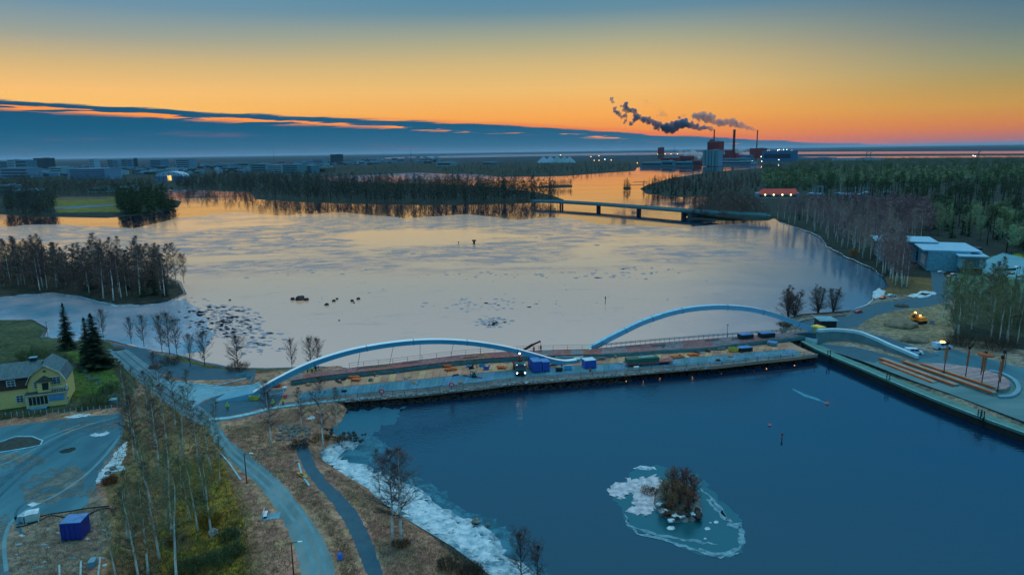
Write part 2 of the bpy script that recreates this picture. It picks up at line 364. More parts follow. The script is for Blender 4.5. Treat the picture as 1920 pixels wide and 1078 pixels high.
def terrain():
    rows = np.concatenate([np.array([0.35, 0.8, 1.4, 2.0]), np.arange(2.5, 130, 0.6), np.arange(130, 330, 1.6), np.arange(330, 900, 3.5)])  # rows below the horizon
    az = np.radians(np.arange(-52, 52.01, 0.17))
    X = []; Yw = []
    D = CAM_H * FPX / rows * 0.985
    D = np.maximum(D, 30)
    A, DD = np.meshgrid(az, D)
    X = np.sin(A) * DD / np.cos(A) ** 0.0; Y = np.cos(A) * DD
    # image position of each vertex taken at water level
    vx = X; vy = Y; vz = np.full_like(X, -CAM_H)
    dz = vx * FWn[0] + vy * FWn[1] + vz * FWn[2]
    dzc = np.maximum(dz, 1.0)
    px = 960 + FPX * (vx * RTn[0] + vy * RTn[1] + vz * RTn[2]) / dzc
    py = 539 - FPX * (vx * UPn[0] + vy * UPn[1] + vz * UPn[2]) / dzc
    bad = dz < 20
    wet = inside(LAKE, px, py)
    for i in (SPIT, DOT, ISLET): wet &= ~inside(i, px, py)
    sea = inside(SEA, px, py) | inside(SEA2, px, py)
    rel = py - (285.0 - (px - 960) * 0.01496)
    ax = np.clip(rel / 150, 0.25, 1.0)                     # sideways pixels count less far away
    d = np.full(px.shape, 1e9)
    for pl in (LAKE, SPIT, DOT, ISLET): d = np.minimum(d, edge_dist(pl, px, py, 0.6))
    ds = np.minimum(edge_dist(SEA, px, py, 0.15), edge_dist(SEA2, px, py, 0.15))
    wdt = np.interp(rel, [0, 40, 150, 350, 600], [1.6, 2.2, 4, 8, 16])
    s = np.where(wet, -d, d); s2 = np.where(sea, -ds, ds); s = np.minimum(s / wdt, s2 / 0.9)
    Z = np.clip(s, -1, 1) * 1.6
    Z = np.where(Z < 0, Z, np.clip(Z * 1.0, 0, 1.6))
    isl = inside(ISLET, px, py); Z = np.where(isl, np.minimum(Z, 0.6), Z)
    Z[bad] = -1.6
    nr, nc = X.shape
    V = np.stack([X, Y, Z], -1).reshape(-1, 3)
    idx = np.arange(nr * nc).reshape(nr, nc)
    F = np.stack([idx[1:, :-1], idx[1:, 1:], idx[:-1, 1:], idx[:-1, :-1]], -1).reshape(-1, 4)
    # drop faces wholly under water
    zz = Z.reshape(-1); keep = (zz[F] > -1.55).any(1); F = F[keep]
    used = np.zeros(len(V), bool); used[F.ravel()] = True; remap = np.cumsum(used) - 1
    C = np.empty((nr, nc, 4), np.float32); C[...] = (*FOREST, 1)
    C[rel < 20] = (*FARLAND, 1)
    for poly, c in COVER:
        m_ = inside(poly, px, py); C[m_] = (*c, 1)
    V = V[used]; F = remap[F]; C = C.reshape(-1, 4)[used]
    m = mat('ground_cover', (1, 1, 1), rough=0.95, var=0, scale=0.5)
    nt = m.node_tree; N = nt.nodes; L = nt.links; b = N['Principled BSDF']
    at = N.new('ShaderNodeAttribute'); at.attribute_name = 'cover'
    tc = N.new('ShaderNodeTexCoord')
    def noise(sc, det=9, r=0.65):
        n = N.new('ShaderNodeTexNoise'); L.new(tc.outputs['Object'], n.inputs['Vector']); n.inputs['Scale'].default_value = sc; n.inputs['Detail'].default_value = det; n.inputs['Roughness'].default_value = r; return n.outputs[0]
    def rng(v, a, b_, lo, hi):
        n = N.new('ShaderNodeMapRange'); L.new(v, n.inputs[0]); n.inputs[1].default_value = a; n.inputs[2].default_value = b_; n.inputs[3].default_value = lo; n.inputs[4].default_value = hi; return n.outputs[0]
    n1 = noise(0.07); n2 = noise(0.9)
    v1 = rng(n1, .35, .65, .6, 1.4); v2 = rng(n2, .32, .68, .38, 1.65)
    mm = N.new('ShaderNodeMath'); mm.operation = 'MULTIPLY'; L.new(v1, mm.inputs[0]); L.new(v2, mm.inputs[1])
    vm = N.new('ShaderNodeVectorMath'); vm.operation = 'SCALE'; L.new(at.outputs['Color'], vm.inputs[0]); L.new(mm.outputs[0], vm.inputs['Scale'])
    hs = N.new('ShaderNodeHueSaturation'); L.new(vm.outputs[0], hs.inputs['Color']); L.new(rng(noise(0.33), .35, .65, .475, .535), hs.inputs['Hue']); hs.inputs['Saturation'].default_value = 1.1
    L.new(hs.outputs[0], b.inputs['Base Color'])
    bp = N.new('ShaderNodeBump'); bp.inputs['Strength'].default_value = 0.7; bp.inputs['Distance'].default_value = 0.5; L.new(noise(1.7), bp.inputs['Height']); L.new(bp.outputs[0], b.inputs['Normal'])
    me = np_mesh('ground', V, F, m)
    a = me.color_attributes.new('cover', 'FLOAT_COLOR', 'POINT'); a.data.foreach_set('color', C.ravel())
    me.shade_smooth()
    o = obj('ground', me, None); tag(o, kind='structure')
terrain()

# ------------------------------------------------------------------ water and ice
def water_mat(name, base, rough, ior, sc, bump, tint=None, mixn=None, spec=0.5):
    m = bpy.data.materials.new(name); m.use_nodes = True; nt = m.node_tree; N = nt.nodes; L = nt.links; b = N['Principled BSDF']
    b.inputs['Base Color'].default_value = (*base, 1); b.inputs['IOR'].default_value = ior
    b.inputs['Specular IOR Level'].default_value = spec
    tc = N.new('ShaderNodeTexCoord')
    def noise(scale, det, st=(1, 1, 1)):
        mp = N.new('ShaderNodeMapping'); L.new(tc.outputs['Object'], mp.inputs[0]); mp.inputs['Scale'].default_value = st; mp.inputs['Rotation'].default_value = (0, 0, .35)
        n = N.new('ShaderNodeTexNoise'); L.new(mp.outputs[0], n.inputs['Vector']); n.inputs['Scale'].default_value = scale; n.inputs['Detail'].default_value = det; return n.outputs[0]
    n1 = noise(sc, 5, (.6, 1.3, 1)); n2 = noise(.018, 4, (.5, 1, 1))
    mr = N.new('ShaderNodeMapRange'); L.new(n2, mr.inputs[0]); mr.inputs[1].default_value = .42; mr.inputs[2].default_value = .62; mr.inputs[3].default_value = bump * .35; mr.inputs[4].default_value = bump * 1.8
    mr2 = N.new('ShaderNodeMapRange'); L.new(n2, mr2.inputs[0]); mr2.inputs[1].default_value = .42; mr2.inputs[2].default_value = .62; mr2.inputs[3].default_value = rough; mr2.inputs[4].default_value = rough * 2.4
    sp = N.new('ShaderNodeSeparateXYZ'); L.new(tc.outputs['Object'], sp.inputs[0]); fd = N.new('ShaderNodeMapRange'); L.new(sp.outputs[1], fd.inputs[0]); fd.inputs[1].default_value = 190; fd.inputs[2].default_value = 420; fd.inputs[3].default_value = 1.0; fd.inputs[4].default_value = 0.10
    fm = N.new('ShaderNodeMath'); fm.operation = 'MULTIPLY'; L.new(mr.outputs[0], fm.inputs[0]); L.new(fd.outputs[0], fm.inputs[1])
    L.new(mr2.outputs[0], b.inputs['Roughness'])
    bp = N.new('ShaderNodeBump'); bp.inputs['Distance'].default_value = 0.10; L.new(fm.outputs[0], bp.inputs['Strength'])
    L.new(n1, bp.inputs['Height']); L.new(bp.outputs[0], b.inputs['Normal'])
    return m
wm = water_mat('river_water', (0.0005, 0.014, 0.040), 0.035, 1.8, 1.3, 0.5)
ring = [(math.cos(a) * 2.6e5, math.sin(a) * 2.6e5) for a in np.linspace(0, 2 * math.pi, 49)[:-1]]
wb = MB(); wb.add([(x, y, 0) for x, y in ring], [tuple(range(48))]); tag(obj('water', wb, wm), kind='structure')
wb = MB(); wb.add([(x, y, -2.2) for x, y in ring], [tuple(range(48))]); tag(obj('river_bed', wb, mat('mud', (0.03, 0.03, 0.025))), kind='structure')

def sheet(name, poly, z, material, amp=0.0, step=14, seed=1, kind='structure', pz=None, thick=0.0):
    pp = rough(poly, amp, step, seed) if amp else poly
    pts = [P(x, y, z if pz is None else pz) for x, y in pp]
    m = W()
    tr = tessellate_polygon([[Vector((p.x, p.y, 0)) for p in pts]])
    if thick:
        m.prism([(p.x, p.y) for p in pts], z - thick, z)
    else:
        vs = [(p.x, p.y, z) for p in pts]; fs = []
        for t in tr:
            a, b, c = (Vector(vs[i]) for i in t)
            fs.append(tuple(t) if (b - a).cross(c - a).z > 0 else tuple(t)[::-1])
        m.add(vs, fs)
    o = obj(name, m, material); tag(o, kind=kind); return o

def ice_mat():
    m = bpy.data.materials.new('lake_ice'); m.use_nodes = True; nt = m.node_tree; N = nt.nodes; L = nt.links; b = N['Principled BSDF']
    tc = N.new('ShaderNodeTexCoord')
    def noise(sx, sy, sc, det=8, r=0.6, off=0):
        mp = N.new('ShaderNodeMapping'); L.new(tc.outputs['Object'], mp.inputs[0]); mp.inputs['Scale'].default_value = (sx, sy, 1); mp.inputs['Location'].default_value = (off, off, 0)
        mp.inputs['Rotation'].default_value = (0, 0, -0.06)
        n = N.new('ShaderNodeTexNoise'); L.new(mp.outputs[0], n.inputs['Vector']); n.inputs['Scale'].default_value = sc; n.inputs['Detail'].default_value = det; n.inputs['Roughness'].default_value = r
        n.inputs['Distortion'].default_value = 0.6
        return n.outputs[0]
    def rng(v, a, b_, lo, hi, s=True):
        n = N.new('ShaderNodeMapRange'); n.interpolation_type = 'SMOOTHSTEP' if s else 'LINEAR'; L.new(v, n.inputs[0]); n.inputs[1].default_value = a; n.inputs[2].default_value = b_; n.inputs[3].default_value = lo; n.inputs[4].default_value = hi; return n.outputs[0]
    def mth(op, a, b_):
        n = N.new('ShaderNodeMath'); n.operation = op
        for i, v in enumerate((a, b_)):
            if isinstance(v, (int, float)): n.inputs[i].default_value = v
            else: L.new(v, n.inputs[i])
        return n.outputs[0]
    sky_wobble = rng(mth('SUBTRACT', noise(1, 1, .02, 4) , 0.5), -.5, .5, -30, 30, False)
    big = noise(0.55, 1.0, 0.012, 5); fine = noise(0.6, 1.0, 0.10, 9, 0.72, 40); tiny = noise(0.7, 1.0, 0.55, 6, 0.7, 11)
    sepc = N.new('ShaderNodeSeparateXYZ'); L.new(tc.outputs['Object'], sepc.inputs[0])
    # rough slush lies in a band across the far half of the lake
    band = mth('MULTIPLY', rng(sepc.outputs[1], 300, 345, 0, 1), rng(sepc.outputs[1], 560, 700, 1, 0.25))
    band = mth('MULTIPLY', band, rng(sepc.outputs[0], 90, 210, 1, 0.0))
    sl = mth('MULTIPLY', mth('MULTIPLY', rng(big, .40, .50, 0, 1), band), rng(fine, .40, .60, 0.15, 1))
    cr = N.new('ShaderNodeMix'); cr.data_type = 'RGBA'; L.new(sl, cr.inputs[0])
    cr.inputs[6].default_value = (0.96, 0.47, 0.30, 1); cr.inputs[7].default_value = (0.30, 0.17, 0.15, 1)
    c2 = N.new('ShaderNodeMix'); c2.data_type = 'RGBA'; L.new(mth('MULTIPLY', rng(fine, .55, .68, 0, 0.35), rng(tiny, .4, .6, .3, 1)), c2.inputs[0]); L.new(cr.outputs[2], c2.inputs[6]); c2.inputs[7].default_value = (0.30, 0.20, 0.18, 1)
    sky_blue = rng(mth('ADD', mth('SUBTRACT', sepc.outputs[0], mth('MULTIPLY', sepc.outputs[1], 0.24)), sky_wobble), -20, 75, 0, 1)
    c3 = N.new('ShaderNodeMix'); c3.data_type = 'RGBA'; L.new(sky_blue, c3.inputs[0]); L.new(c2.outputs[2], c3.inputs[6]); c3.inputs[7].default_value = (0.04, 0.12, 0.20, 1)  # reflection of bluer sky on the right, painted into the ice colour
    L.new(c3.outputs[2], b.inputs['Base Color'])
    L.new(mth('ADD', mth('MULTIPLY', sl, 0.22), rng(tiny, .35, .65, 0.07, 0.13)), b.inputs['Roughness'])
    b.inputs['IOR'].default_value = 2.4; b.inputs['Specular IOR Level'].default_value = 0.5
    bp = N.new('ShaderNodeBump'); bp.inputs['Distance'].default_value = 0.12; L.new(mth('ADD', tiny, mth('MULTIPLY', fine, 1.5)), bp.inputs['Height'])
    L.new(mth('ADD', mth('MULTIPLY', sl, 0.45), 0.05), bp.inputs['Strength']); L.new(bp.outputs[0], b.inputs['Normal'])
    return m
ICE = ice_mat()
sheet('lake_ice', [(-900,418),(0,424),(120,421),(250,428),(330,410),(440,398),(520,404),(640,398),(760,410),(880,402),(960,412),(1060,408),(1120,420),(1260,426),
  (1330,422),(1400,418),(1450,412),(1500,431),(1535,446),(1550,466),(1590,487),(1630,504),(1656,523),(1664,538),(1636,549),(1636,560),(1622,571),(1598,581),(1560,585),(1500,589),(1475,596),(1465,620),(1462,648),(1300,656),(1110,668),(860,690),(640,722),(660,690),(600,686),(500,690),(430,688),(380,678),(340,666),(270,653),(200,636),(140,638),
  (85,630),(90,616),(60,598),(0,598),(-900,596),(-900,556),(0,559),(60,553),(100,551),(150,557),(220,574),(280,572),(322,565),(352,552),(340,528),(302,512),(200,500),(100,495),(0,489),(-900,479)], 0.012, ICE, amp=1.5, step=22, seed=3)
chan = mat('channel_ice', (0.10, 0.26, 0.36), rough=0.16, c2=(0.42, 0.38, 0.44), scale=.05, spec=.9, bump=.05)
sheet('channel_ice', [(-900,599),(-900,553),(0,556.5),(60,551),(100,549),(150,555),(220,572),(280,570),(322,563),(348,560),(380,590),(400,625),(380,660),(340,666),(270,653),(200,636),(140,638),(85,630),(90,616),(60,599),(0,599)], 0.016, chan, amp=2.5, step=12, seed=61)
thin = water_mat('thin_ice', (0.015, 0.10, 0.15), 0.12, 1.5, 2.5, 0.3)
sheet('thin_ice', [(640,772),(760,762),(740,790),(700,812),(735,840),(700,860),(690,885),(640,870),(640,835),(620,808)], 0.010, thin, amp=5, step=6, seed=5)
SHORE_R = [(1462,417),(1500,428),(1535,442),(1550,462),(1590,483),(1630,500),(1658,520)]
snow = mat('snow', (0.20, 0.38, 0.46), rough=0.75, c2=(0.66, 0.74, 0.79), scale=0.7, bump=0.7)
snow_dirty = mat('frosted_ice', (0.05, 0.19, 0.26), rough=0.5, c2=(0.50, 0.62, 0.68), scale=0.45, bump=0.6)
sheet('snowy_shore_ice', [(604,846),(640,826),(680,828),(672,838),(642,848),(640,862),(690,872),(700,884),(752,900),(800,922),(822,946),(850,962),(905,982),(940,1012),(946,1040),(990,1066),(1040,1110),(1060,1200),(1010,1200),(930,1092),(895,1062),(845,1027),(795,998),(740,964),(710,944),(686,917),(646,894),(602,862)], 0.03, snow_dirty, amp=4, step=12, seed=8, thick=0.1)
sheet('snow_patch', [(610,846),(640,832),(640,844),(636,862),(690,880),(745,903),(792,928),(812,950),(846,972),(900,996),(926,1020),(930,1052),(905,1050),(860,1022),(800,988),(745,954),(706,930),(650,890),(612,866)], 0.05, snow, amp=6, step=5, seed=9)
for i, (x, y, w) in enumerate([(1244,957,20),(1272,965,26),(1300,962,16),(1236,944,14),(1258,974,14)]):
    sheet('snow_patch', [(x - w / 2, y), (x - w / 5, y - w / 5), (x + w / 3, y - w / 6), (x + w / 2, y + 1), (x + w / 5, y + w / 5), (x - w / 4, y + w / 6)], 0.78, snow, amp=1.2, step=3, seed=70 + i, thick=0.2)
def patchy(m, lo, hi, sc):
    nt = m.node_tree; N = nt.nodes; L = nt.links; b = N['Principled BSDF']; tc = N.new('ShaderNodeTexCoord'); n = N.new('ShaderNodeTexNoise'); n.inputs['Scale'].default_value = sc; n.inputs['Detail'].default_value = 10; n.inputs['Roughness'].default_value = .7; L.new(tc.outputs['Object'], n.inputs['Vector'])
    r = N.new('ShaderNodeMapRange'); L.new(n.outputs[0], r.inputs[0]); r.inputs[1].default_value = lo; r.inputs[2].default_value = hi; L.new(r.outputs[0], b.inputs['Alpha'])
patchy(snow_dirty, .36, .52, .55); patchy(snow, .34, .46, .8)
slush = water_mat('grey_slush', (0.03, 0.15, 0.21), 0.2, 1.5, 2.5, 0.3); patchy(slush, .36, .56, .35)
sheet('slush', [(640,826),(700,822),(716,840),(700,862),(712,880),(772,892),(822,912),(846,938),(874,955),(930,976),(966,1006),(972,1044),(1020,1066),(1070,1110),(1090,1200),(1010,1200),(930,1092),(895,1062),(845,1027),(795,998),(740,964),(710,944),(686,917),(646,894),(602,862),(604,846)], 0.022, slush, amp=6, step=9, seed=90)
# ice round the islet
frost = mat('frost_rim', (0.015, 0.10, 0.15), rough=0.4, c2=(0.20, 0.40, 0.48), scale=1.5, bump=0.3)
sheet('snow_patch', [(1137,918),(1150,905),(1165,904),(1180,896),(1195,898),(1230,890),(1245,905),(1232,925),(1240,945),(1220,958),(1206,966),(1182,960),(1172,957),(1190,946),(1188,925),(1175,922),(1170,935),(1145,928)], 0.06, mat('pink_frost', (0.22, 0.26, 0.32), c2=(0.66, 0.62, 0.66), scale=.9, bump=0.4), amp=4, step=4, seed=10, thick=0.1)
sheet('snow_patch', [(1186,878),(1200,872),(1228,875),(1232,880),(1200,880)], 0.05, snow, amp=1.5, step=8, seed=11, thick=0.08)
sheet('thin_ice', [(1180,885),(1230,870),(1310,890),(1345,930),(1392,975),(1398,1010),(1395,1035),(1370,1046),(1300,1035),(1250,1012),(1180,990),(1170,965),(1150,930)], 0.014, water_mat('islet_ice', (0.01, 0.085, 0.11), 0.12, 1.6, 3, 0.3), amp=4, step=12, seed=12)
def ribbon(name, line, wpx, z, material, seed=1, amp=2.0, kind='structure'):
    l = rough(line, amp, 9, seed, closed=False); rg = random.Random(seed); a = []; b = []
    for i, (x, y) in enumerate(l):
        w = wpx * rg.uniform(.3, 1.0) * math.sin(math.pi * (i + .5) / len(l)) ** .4; x0, y0 = l[max(0, i - 1)]; x1, y1 = l[min(len(l) - 1, i + 1)]
        dx, dy = x1 - x0, y1 - y0; q = math.hypot(dx, dy) or 1; nx, ny = -dy / q, dx / q
        a.append((x + nx * w / 2, y + ny * w / 2)); b.append((x - nx * w / 2, y - ny * w / 2))
    m = W(); n = len(l); pa = [P(*p, z) for p in a]; pb = [P(*p, z) for p in b]
    m.add(pa + pb, [(i, i + 1, n + i + 1, n + i) for i in range(n - 1)])
    return tag(obj(name, m, material), kind=kind)
ribbon('frost_ridge', [(1325,935),(1352,962),(1375,985),(1390,985),(1392,1005),(1388,1022),(1372,1036),(1340,1038),(1310,1028)], 16, 0.04, frost, 1)
ribbon('frost_ridge', [(1172,982),(1200,992),(1240,1004),(1290,1012),(1345,1020)], 7, 0.04, frost, 2)
ribbon('frost_ridge', [(1172,962),(1180,985),(1195,1000),(1250,1012),(1300,1030),(1350,1044),(1385,1036)], 7, 0.045, frost, 3)
ribbon('frost_ridge', [(1310,912),(1330,930),(1350,950),(1362,975)], 8, 0.04, frost, 4)
for i, (x, y, w) in enumerate([(1326,990,12),(1258,989,16),(1300,905,14),(1322,1009,6),(1334,935,5),(1343,978,10),(1332,979,5)]):
    sheet('snow_patch', [(x - w / 2, y), (x - w / 5, y - w / 4), (x + w / 3, y - w / 5), (x + w / 2, y + 1), (x + w / 5, y + w / 4), (x - w / 4, y + w / 4)], 0.07, snow, amp=.6, step=5, seed=20 + i, thick=0.05)
ribbon('frost_ridge', [(1486,729),(1510,741),(1530,748),(1550,756)], 5, 0.02, mat('buoy_wake', (0.05, 0.22, 0.32), rough=0.4), 5, amp=1)
ribbon('snow_rim', SHORE_R, 2.2, 0.25, snow_dirty, 6, amp=1.6)
ribbon('snow_rim', [(0,559),(60,553),(100,551),(150,557),(220,574),(280,572),(322,565)], 3, 0.1, snow_dirty, 7, amp=1)
ribbon('snow_rim', [(1640,548),(1638,560),(1622,573),(1600,583)], 5, 0.2, snow, 8, amp=2)
# broken floes and slush patches on the lake
floe = mat('dark_slush', (0.15, 0.15, 0.19), rough=0.35, c2=(0.40, 0.33, 0.36), scale=2)
def floes(cx, cy, rx, ry, n, s, seed):
    rg = random.Random(seed); m = W()
    for _ in range(n):
        a = rg.uniform(0, 6.28); r = rg.uniform(0, 1) ** .7; x = cx + rx * r * math.cos(a); y = cy + ry * r * math.sin(a); w = s * rg.uniform(.4, 1.6)
        k = 7; ph = rg.uniform(0, 6); pts = [P(x + w * math.cos(ph + j * 6.28 / k) * rg.uniform(.5, 1.1), y + w * .28 * math.sin(ph + j * 6.28 / k) * rg.uniform(.5, 1.1), 0.025) for j in range(k)]
        q = len(m.v); m.v += [tuple(p) for p in pts]; m.f.append(tuple(q + j for j in range(k)))
    tag(obj('ice_floes', m, floe), 'dark broken ice floes scattered over the frozen lake', 'ice floes', kind='stuff')
floes(1000, 515, 200, 8, 40, 4, 1); floes(1180, 512, 110, 12, 34, 4, 2); floes(925, 605, 38, 10, 60, 4.5, 3); floes(900, 572, 110, 14, 60, 4, 4); floes(420, 602, 75, 32, 420, 4.5, 5)
floes(560, 512, 160, 12, 12, 4, 6); floes(360, 585, 60, 30, 90, 4, 7); floes(480, 640, 60, 25, 60, 7, 8); floes(1000, 560, 420, 60, 50, 2.4, 9); floes(330, 625, 90, 30, 120, 4, 10)
floes(700, 460, 420, 30, 14, 5, 11)

# ------------------------------------------------------------------ roads, paths, paved areas (sheets on the ground)
asph = mat('wet_asphalt', (0.020, 0.095, 0.135), rough=0.5, c2=(0.06, 0.19, 0.235), scale=0.13, bump=0.15, stretch=(1, 0.3, 1))
asph2 = mat('dark_asphalt', (0.022, 0.075, 0.11), rough=0.6, c2=(0.03, 0.10, 0.14), scale=0.6, bump=0.1)
grav = mat('gravel_track', (0.07, 0.15, 0.17), rough=0.9, c2=(0.17, 0.26, 0.27), scale=0.22, bump=0.2, stretch=(1, 0.25, 1))
conc = mat('pale_concrete', (0.10, 0.25, 0.32), rough=0.7, c2=(0.18, 0.35, 0.42), scale=0.4)
Z1 = 1.604
def strip_poly(l, r): return l + r[::-1]
sheet('asphalt_yard', [(-700,830),(-200,812),(0,800),(120,786),(228,774),(233,800),(226,835),(202,862),(187,885),(178,915),(165,944),(150,955),(60,965),(20,985),(5,1020),(20,1078),(40,1140),(60,1400),(-900,1400)], Z1, asph, amp=1.5, step=20, seed=2)
sheet('road', strip_poly([(385,790),(400,820),(420,850),(450,880),(480,905),(505,935),(530,975),(550,1015),(562,1060),(568,1120),(575,1300)],[(405,788),(430,825),(470,855),(510,885),(545,925),(580,970),(605,1005),(620,1040),(628,1078),(635,1130),(645,1300)]), Z1, grav, amp=1.6, step=8, seed=71)
sheet('footpath', strip_poly([(550,835),(560,858),(572,882),(592,908),(620,940),(645,975),(662,1010),(678,1050),(690,1080),(700,1120),(730,1300)],[(572,828),(584,852),(594,876),(612,900),(642,927),(668,957),(692,1000),(706,1040),(720,1078),(735,1125),(770,1300)]), Z1, asph2, amp=1.1, step=7, seed=72)
sheet('road', strip_poly([(200,655),(225,682),(262,717),(300,747),(340,777),(385,800)],[(238,655),(270,678),(300,700),(340,732),(380,765),(408,790)]), Z1 + .004, mat('frosty_road', (0.07, 0.15, 0.19), c2=(0.13, 0.22, 0.26), scale=.3), amp=.7, seed=4)
sheet('paved_shore_road', [(205,643),(262,653),(330,675),(390,690),(480,694),(478,706),(420,712),(350,713),(300,700),(255,678)], Z1, asph2, amp=.6, seed=5)
sheet('concrete_ramp', [(296,712),(340,716),(385,722),(440,724),(510,716),(482,732),(420,738),(385,749),(362,764),(335,745)], Z1 + .008, conc)
sheet('yard_below_ramp', [(370,765),(390,752),(425,742),(490,734),(660,712),(655,745),(560,753),(500,763),(450,776),(395,786)], Z1, asph2, amp=.5, step=9, seed=73)
sheet('yard_below_ramp', [(345,748),(372,758),(400,744),(430,734),(500,724),(500,735),(430,746),(400,752),(375,768)], Z1 + .002, asph2, amp=.5, seed=74)
curb_m = mat('curb_stone', (0.22, 0.45, 0.52), rough=0.7, scale=1)
def curb(line, w=0.35, h=0.14, name='curb', z=1.6, material=None, label='pale stone curb edging the road'):
    pts = [P(x, y, z + h / 2) for x, y in line]; m = W(); m.beam(pts, w, h); return tag(obj(name, m, material or curb_m), kind='structure')
curb([(296,711),(340,716),(390,722),(402,723)]); curb([(402,723),(450,712),(478,705)]); curb([(425,731),(470,722),(488,717)])
curb([(392,787),(430,784),(470,776),(500,768),(530,762),(580,756),(650,748)], w=1.3, h=0.3)
curb([(560,868),(566,890),(580,910)], w=.3); curb([(412,848),(430,868),(452,900)], w=.25)
curb([(0,828),(30,818),(60,818),(80,826),(76,834),(50,840),(0,848)], w=.3)
sheet('planted_island', [(-80,832),(0,830),(30,820),(60,820),(77,827),(72,833),(45,838),(0,845),(-80,860)], Z1 + .05, mat('dark_shrubs', (0.02, 0.03, 0.03), c2=(0.06, 0.07, 0.06), scale=2, bump=.8), amp=1, step=8)
sheet('puddle', [(110,846),(122,841),(140,838),(143,842),(130,848),(116,850)], Z1 + .006, mat('tar_patch', (0.01, 0.02, 0.02)), amp=.5, step=6)
for i, pl in enumerate([[(185,888),(203,868),(222,840),(240,826),(236,852),(226,872),(214,884),(188,904),(180,906)], [(168,816),(178,811),(186,813),(198,808),(206,811),(196,816),(180,818)], [(120,782),(150,776),(172,777),(160,781),(136,783)], [(208,880),(216,872),(232,872),(234,880),(216,884)], [(50,945),(60,942),(76,943),(60,950)],
    [(1702,555),(1720,550),(1728,545),(1752,547),(1757,550),(1740,556),(1722,558)], [(36,824),(44,822),(52,824),(48,830),(36,830)], [(1636,548),(1650,540),(1660,546),(1655,556),(1640,560)], [(572,786),(582,780),(594,778),(588,786)], [(1722,552),(1730,549),(1745,550),(1735,554)]]):
    sheet('snow_patch', pl, Z1 + .012 if i else Z1 + .02, snow, amp=1.5, step=5, seed=40 + i, thick=0.01)
rg = random.Random(5)
for i in range(26):
    x = rg.uniform(30, 200); y = rg.uniform(975, 1070); w = rg.uniform(3, 9)
    sheet('snow_patch', [(x - w, y), (x, y - w * .35), (x + w, y), (x, y + w * .3)], Z1 + .01, snow_dirty, amp=w * .2, step=4, seed=i, thick=.005)
dirt = mat('yard_dirt', (0.10, 0.13, 0.12), rough=1, c2=(0.20, 0.20, 0.17), scale=.5, bump=.5); patchy(dirt, .40, .60, .3)
for i, pl in enumerate([[(40,905),(90,880),(140,872),(165,890),(150,925),(90,945),(45,940)],[(100,800),(160,788),(225,782),(228,800),(180,808),(120,815)],[(-20,990),(10,960),(20,985),(4,1020),(14,1078),(-30,1080)],[(0,852),(60,850),(90,862),(50,885),(0,900)],[(150,935),(175,900),(205,850),(226,820),(228,840),(200,872),(180,930)]]):
    sheet('gravel_patch', pl, Z1 + .004, dirt, amp=4, step=8, seed=95 + i)
trk = mat('tyre_track', (0.014, 0.07, 0.10), rough=.5, c2=(0.03, 0.11, 0.15), scale=.5)
trl = mat('worn_track', (0.09, 0.21, 0.25), rough=.7, c2=(0.13, 0.27, 0.31), scale=.5)
def track(line, w, m_, z=Z1 + .006):
    l = smoothpx(line); a = []; b = []
    for i, (x, y) in enumerate(l):
        p = P(x, y, z); q = P(*l[min(i + 1, len(l) - 1)], z); r = P(*l[max(i - 1, 0)], z); d = (q - r).normalized(); n = Vector((-d.y, d.x, 0)) * w / 2; a.append(p + n); b.append(p - n)
    k = len(a); tag(obj('tyre_track', W().add(a + b, [(i, i + 1, k + i + 1, k + i) for i in range(k - 1)]), m_), kind='structure')
def smoothpx(pts, k=5):
    out = []
    for i in range(len(pts) - 1):
        p0 = pts[max(0, i - 1)]; p1 = pts[i]; p2 = pts[i + 1]; p3 = pts[min(len(pts) - 1, i + 2)]
        for j in range(k):
            t = j / k; out.append(tuple(.5 * ((2 * p1[a]) + (-p0[a] + p2[a]) * t + (2 * p0[a] - 5 * p1[a] + 4 * p2[a] - p3[a]) * t * t + (-p0[a] + 3 * p1[a] - 3 * p2[a] + p3[a]) * t ** 3) for a in (0, 1)))
    out.append(pts[-1]); return out
for l, w, m_ in [([(-30,935),(20,890),(70,850),(120,820),(180,795),(226,785)],1.3,trk),([(-30,960),(25,905),(80,860),(130,828),(190,802),(228,792)],.5,trk),([(-20,880),(40,855),(100,822),(160,798),(220,782)],.4,trl),([(-30,868),(30,846),(90,818),(150,796)],.4,trl),([(12,1070),(8,1020),(20,980),(60,950),(110,925),(160,890),(200,850),(226,815)],.5,trl),
    ([(40,1000),(30,960),(70,930),(130,900),(180,860),(215,825)],.4,trk),([(398,800),(425,845),(475,890),(520,935),(560,990),(585,1050),(592,1120)],.6,trl),([(408,800),(440,845),(490,885),(540,930),(578,980),(604,1040),(614,1110)],.5,trl),([(215,660),(262,700),(310,738),(380,785)],.5,trk),([(230,658),(275,695),(325,735),(390,783)],.4,trk),([(440,745),(500,740),(580,728),(640,722)],.5,trl)]: track(l, w, m_)
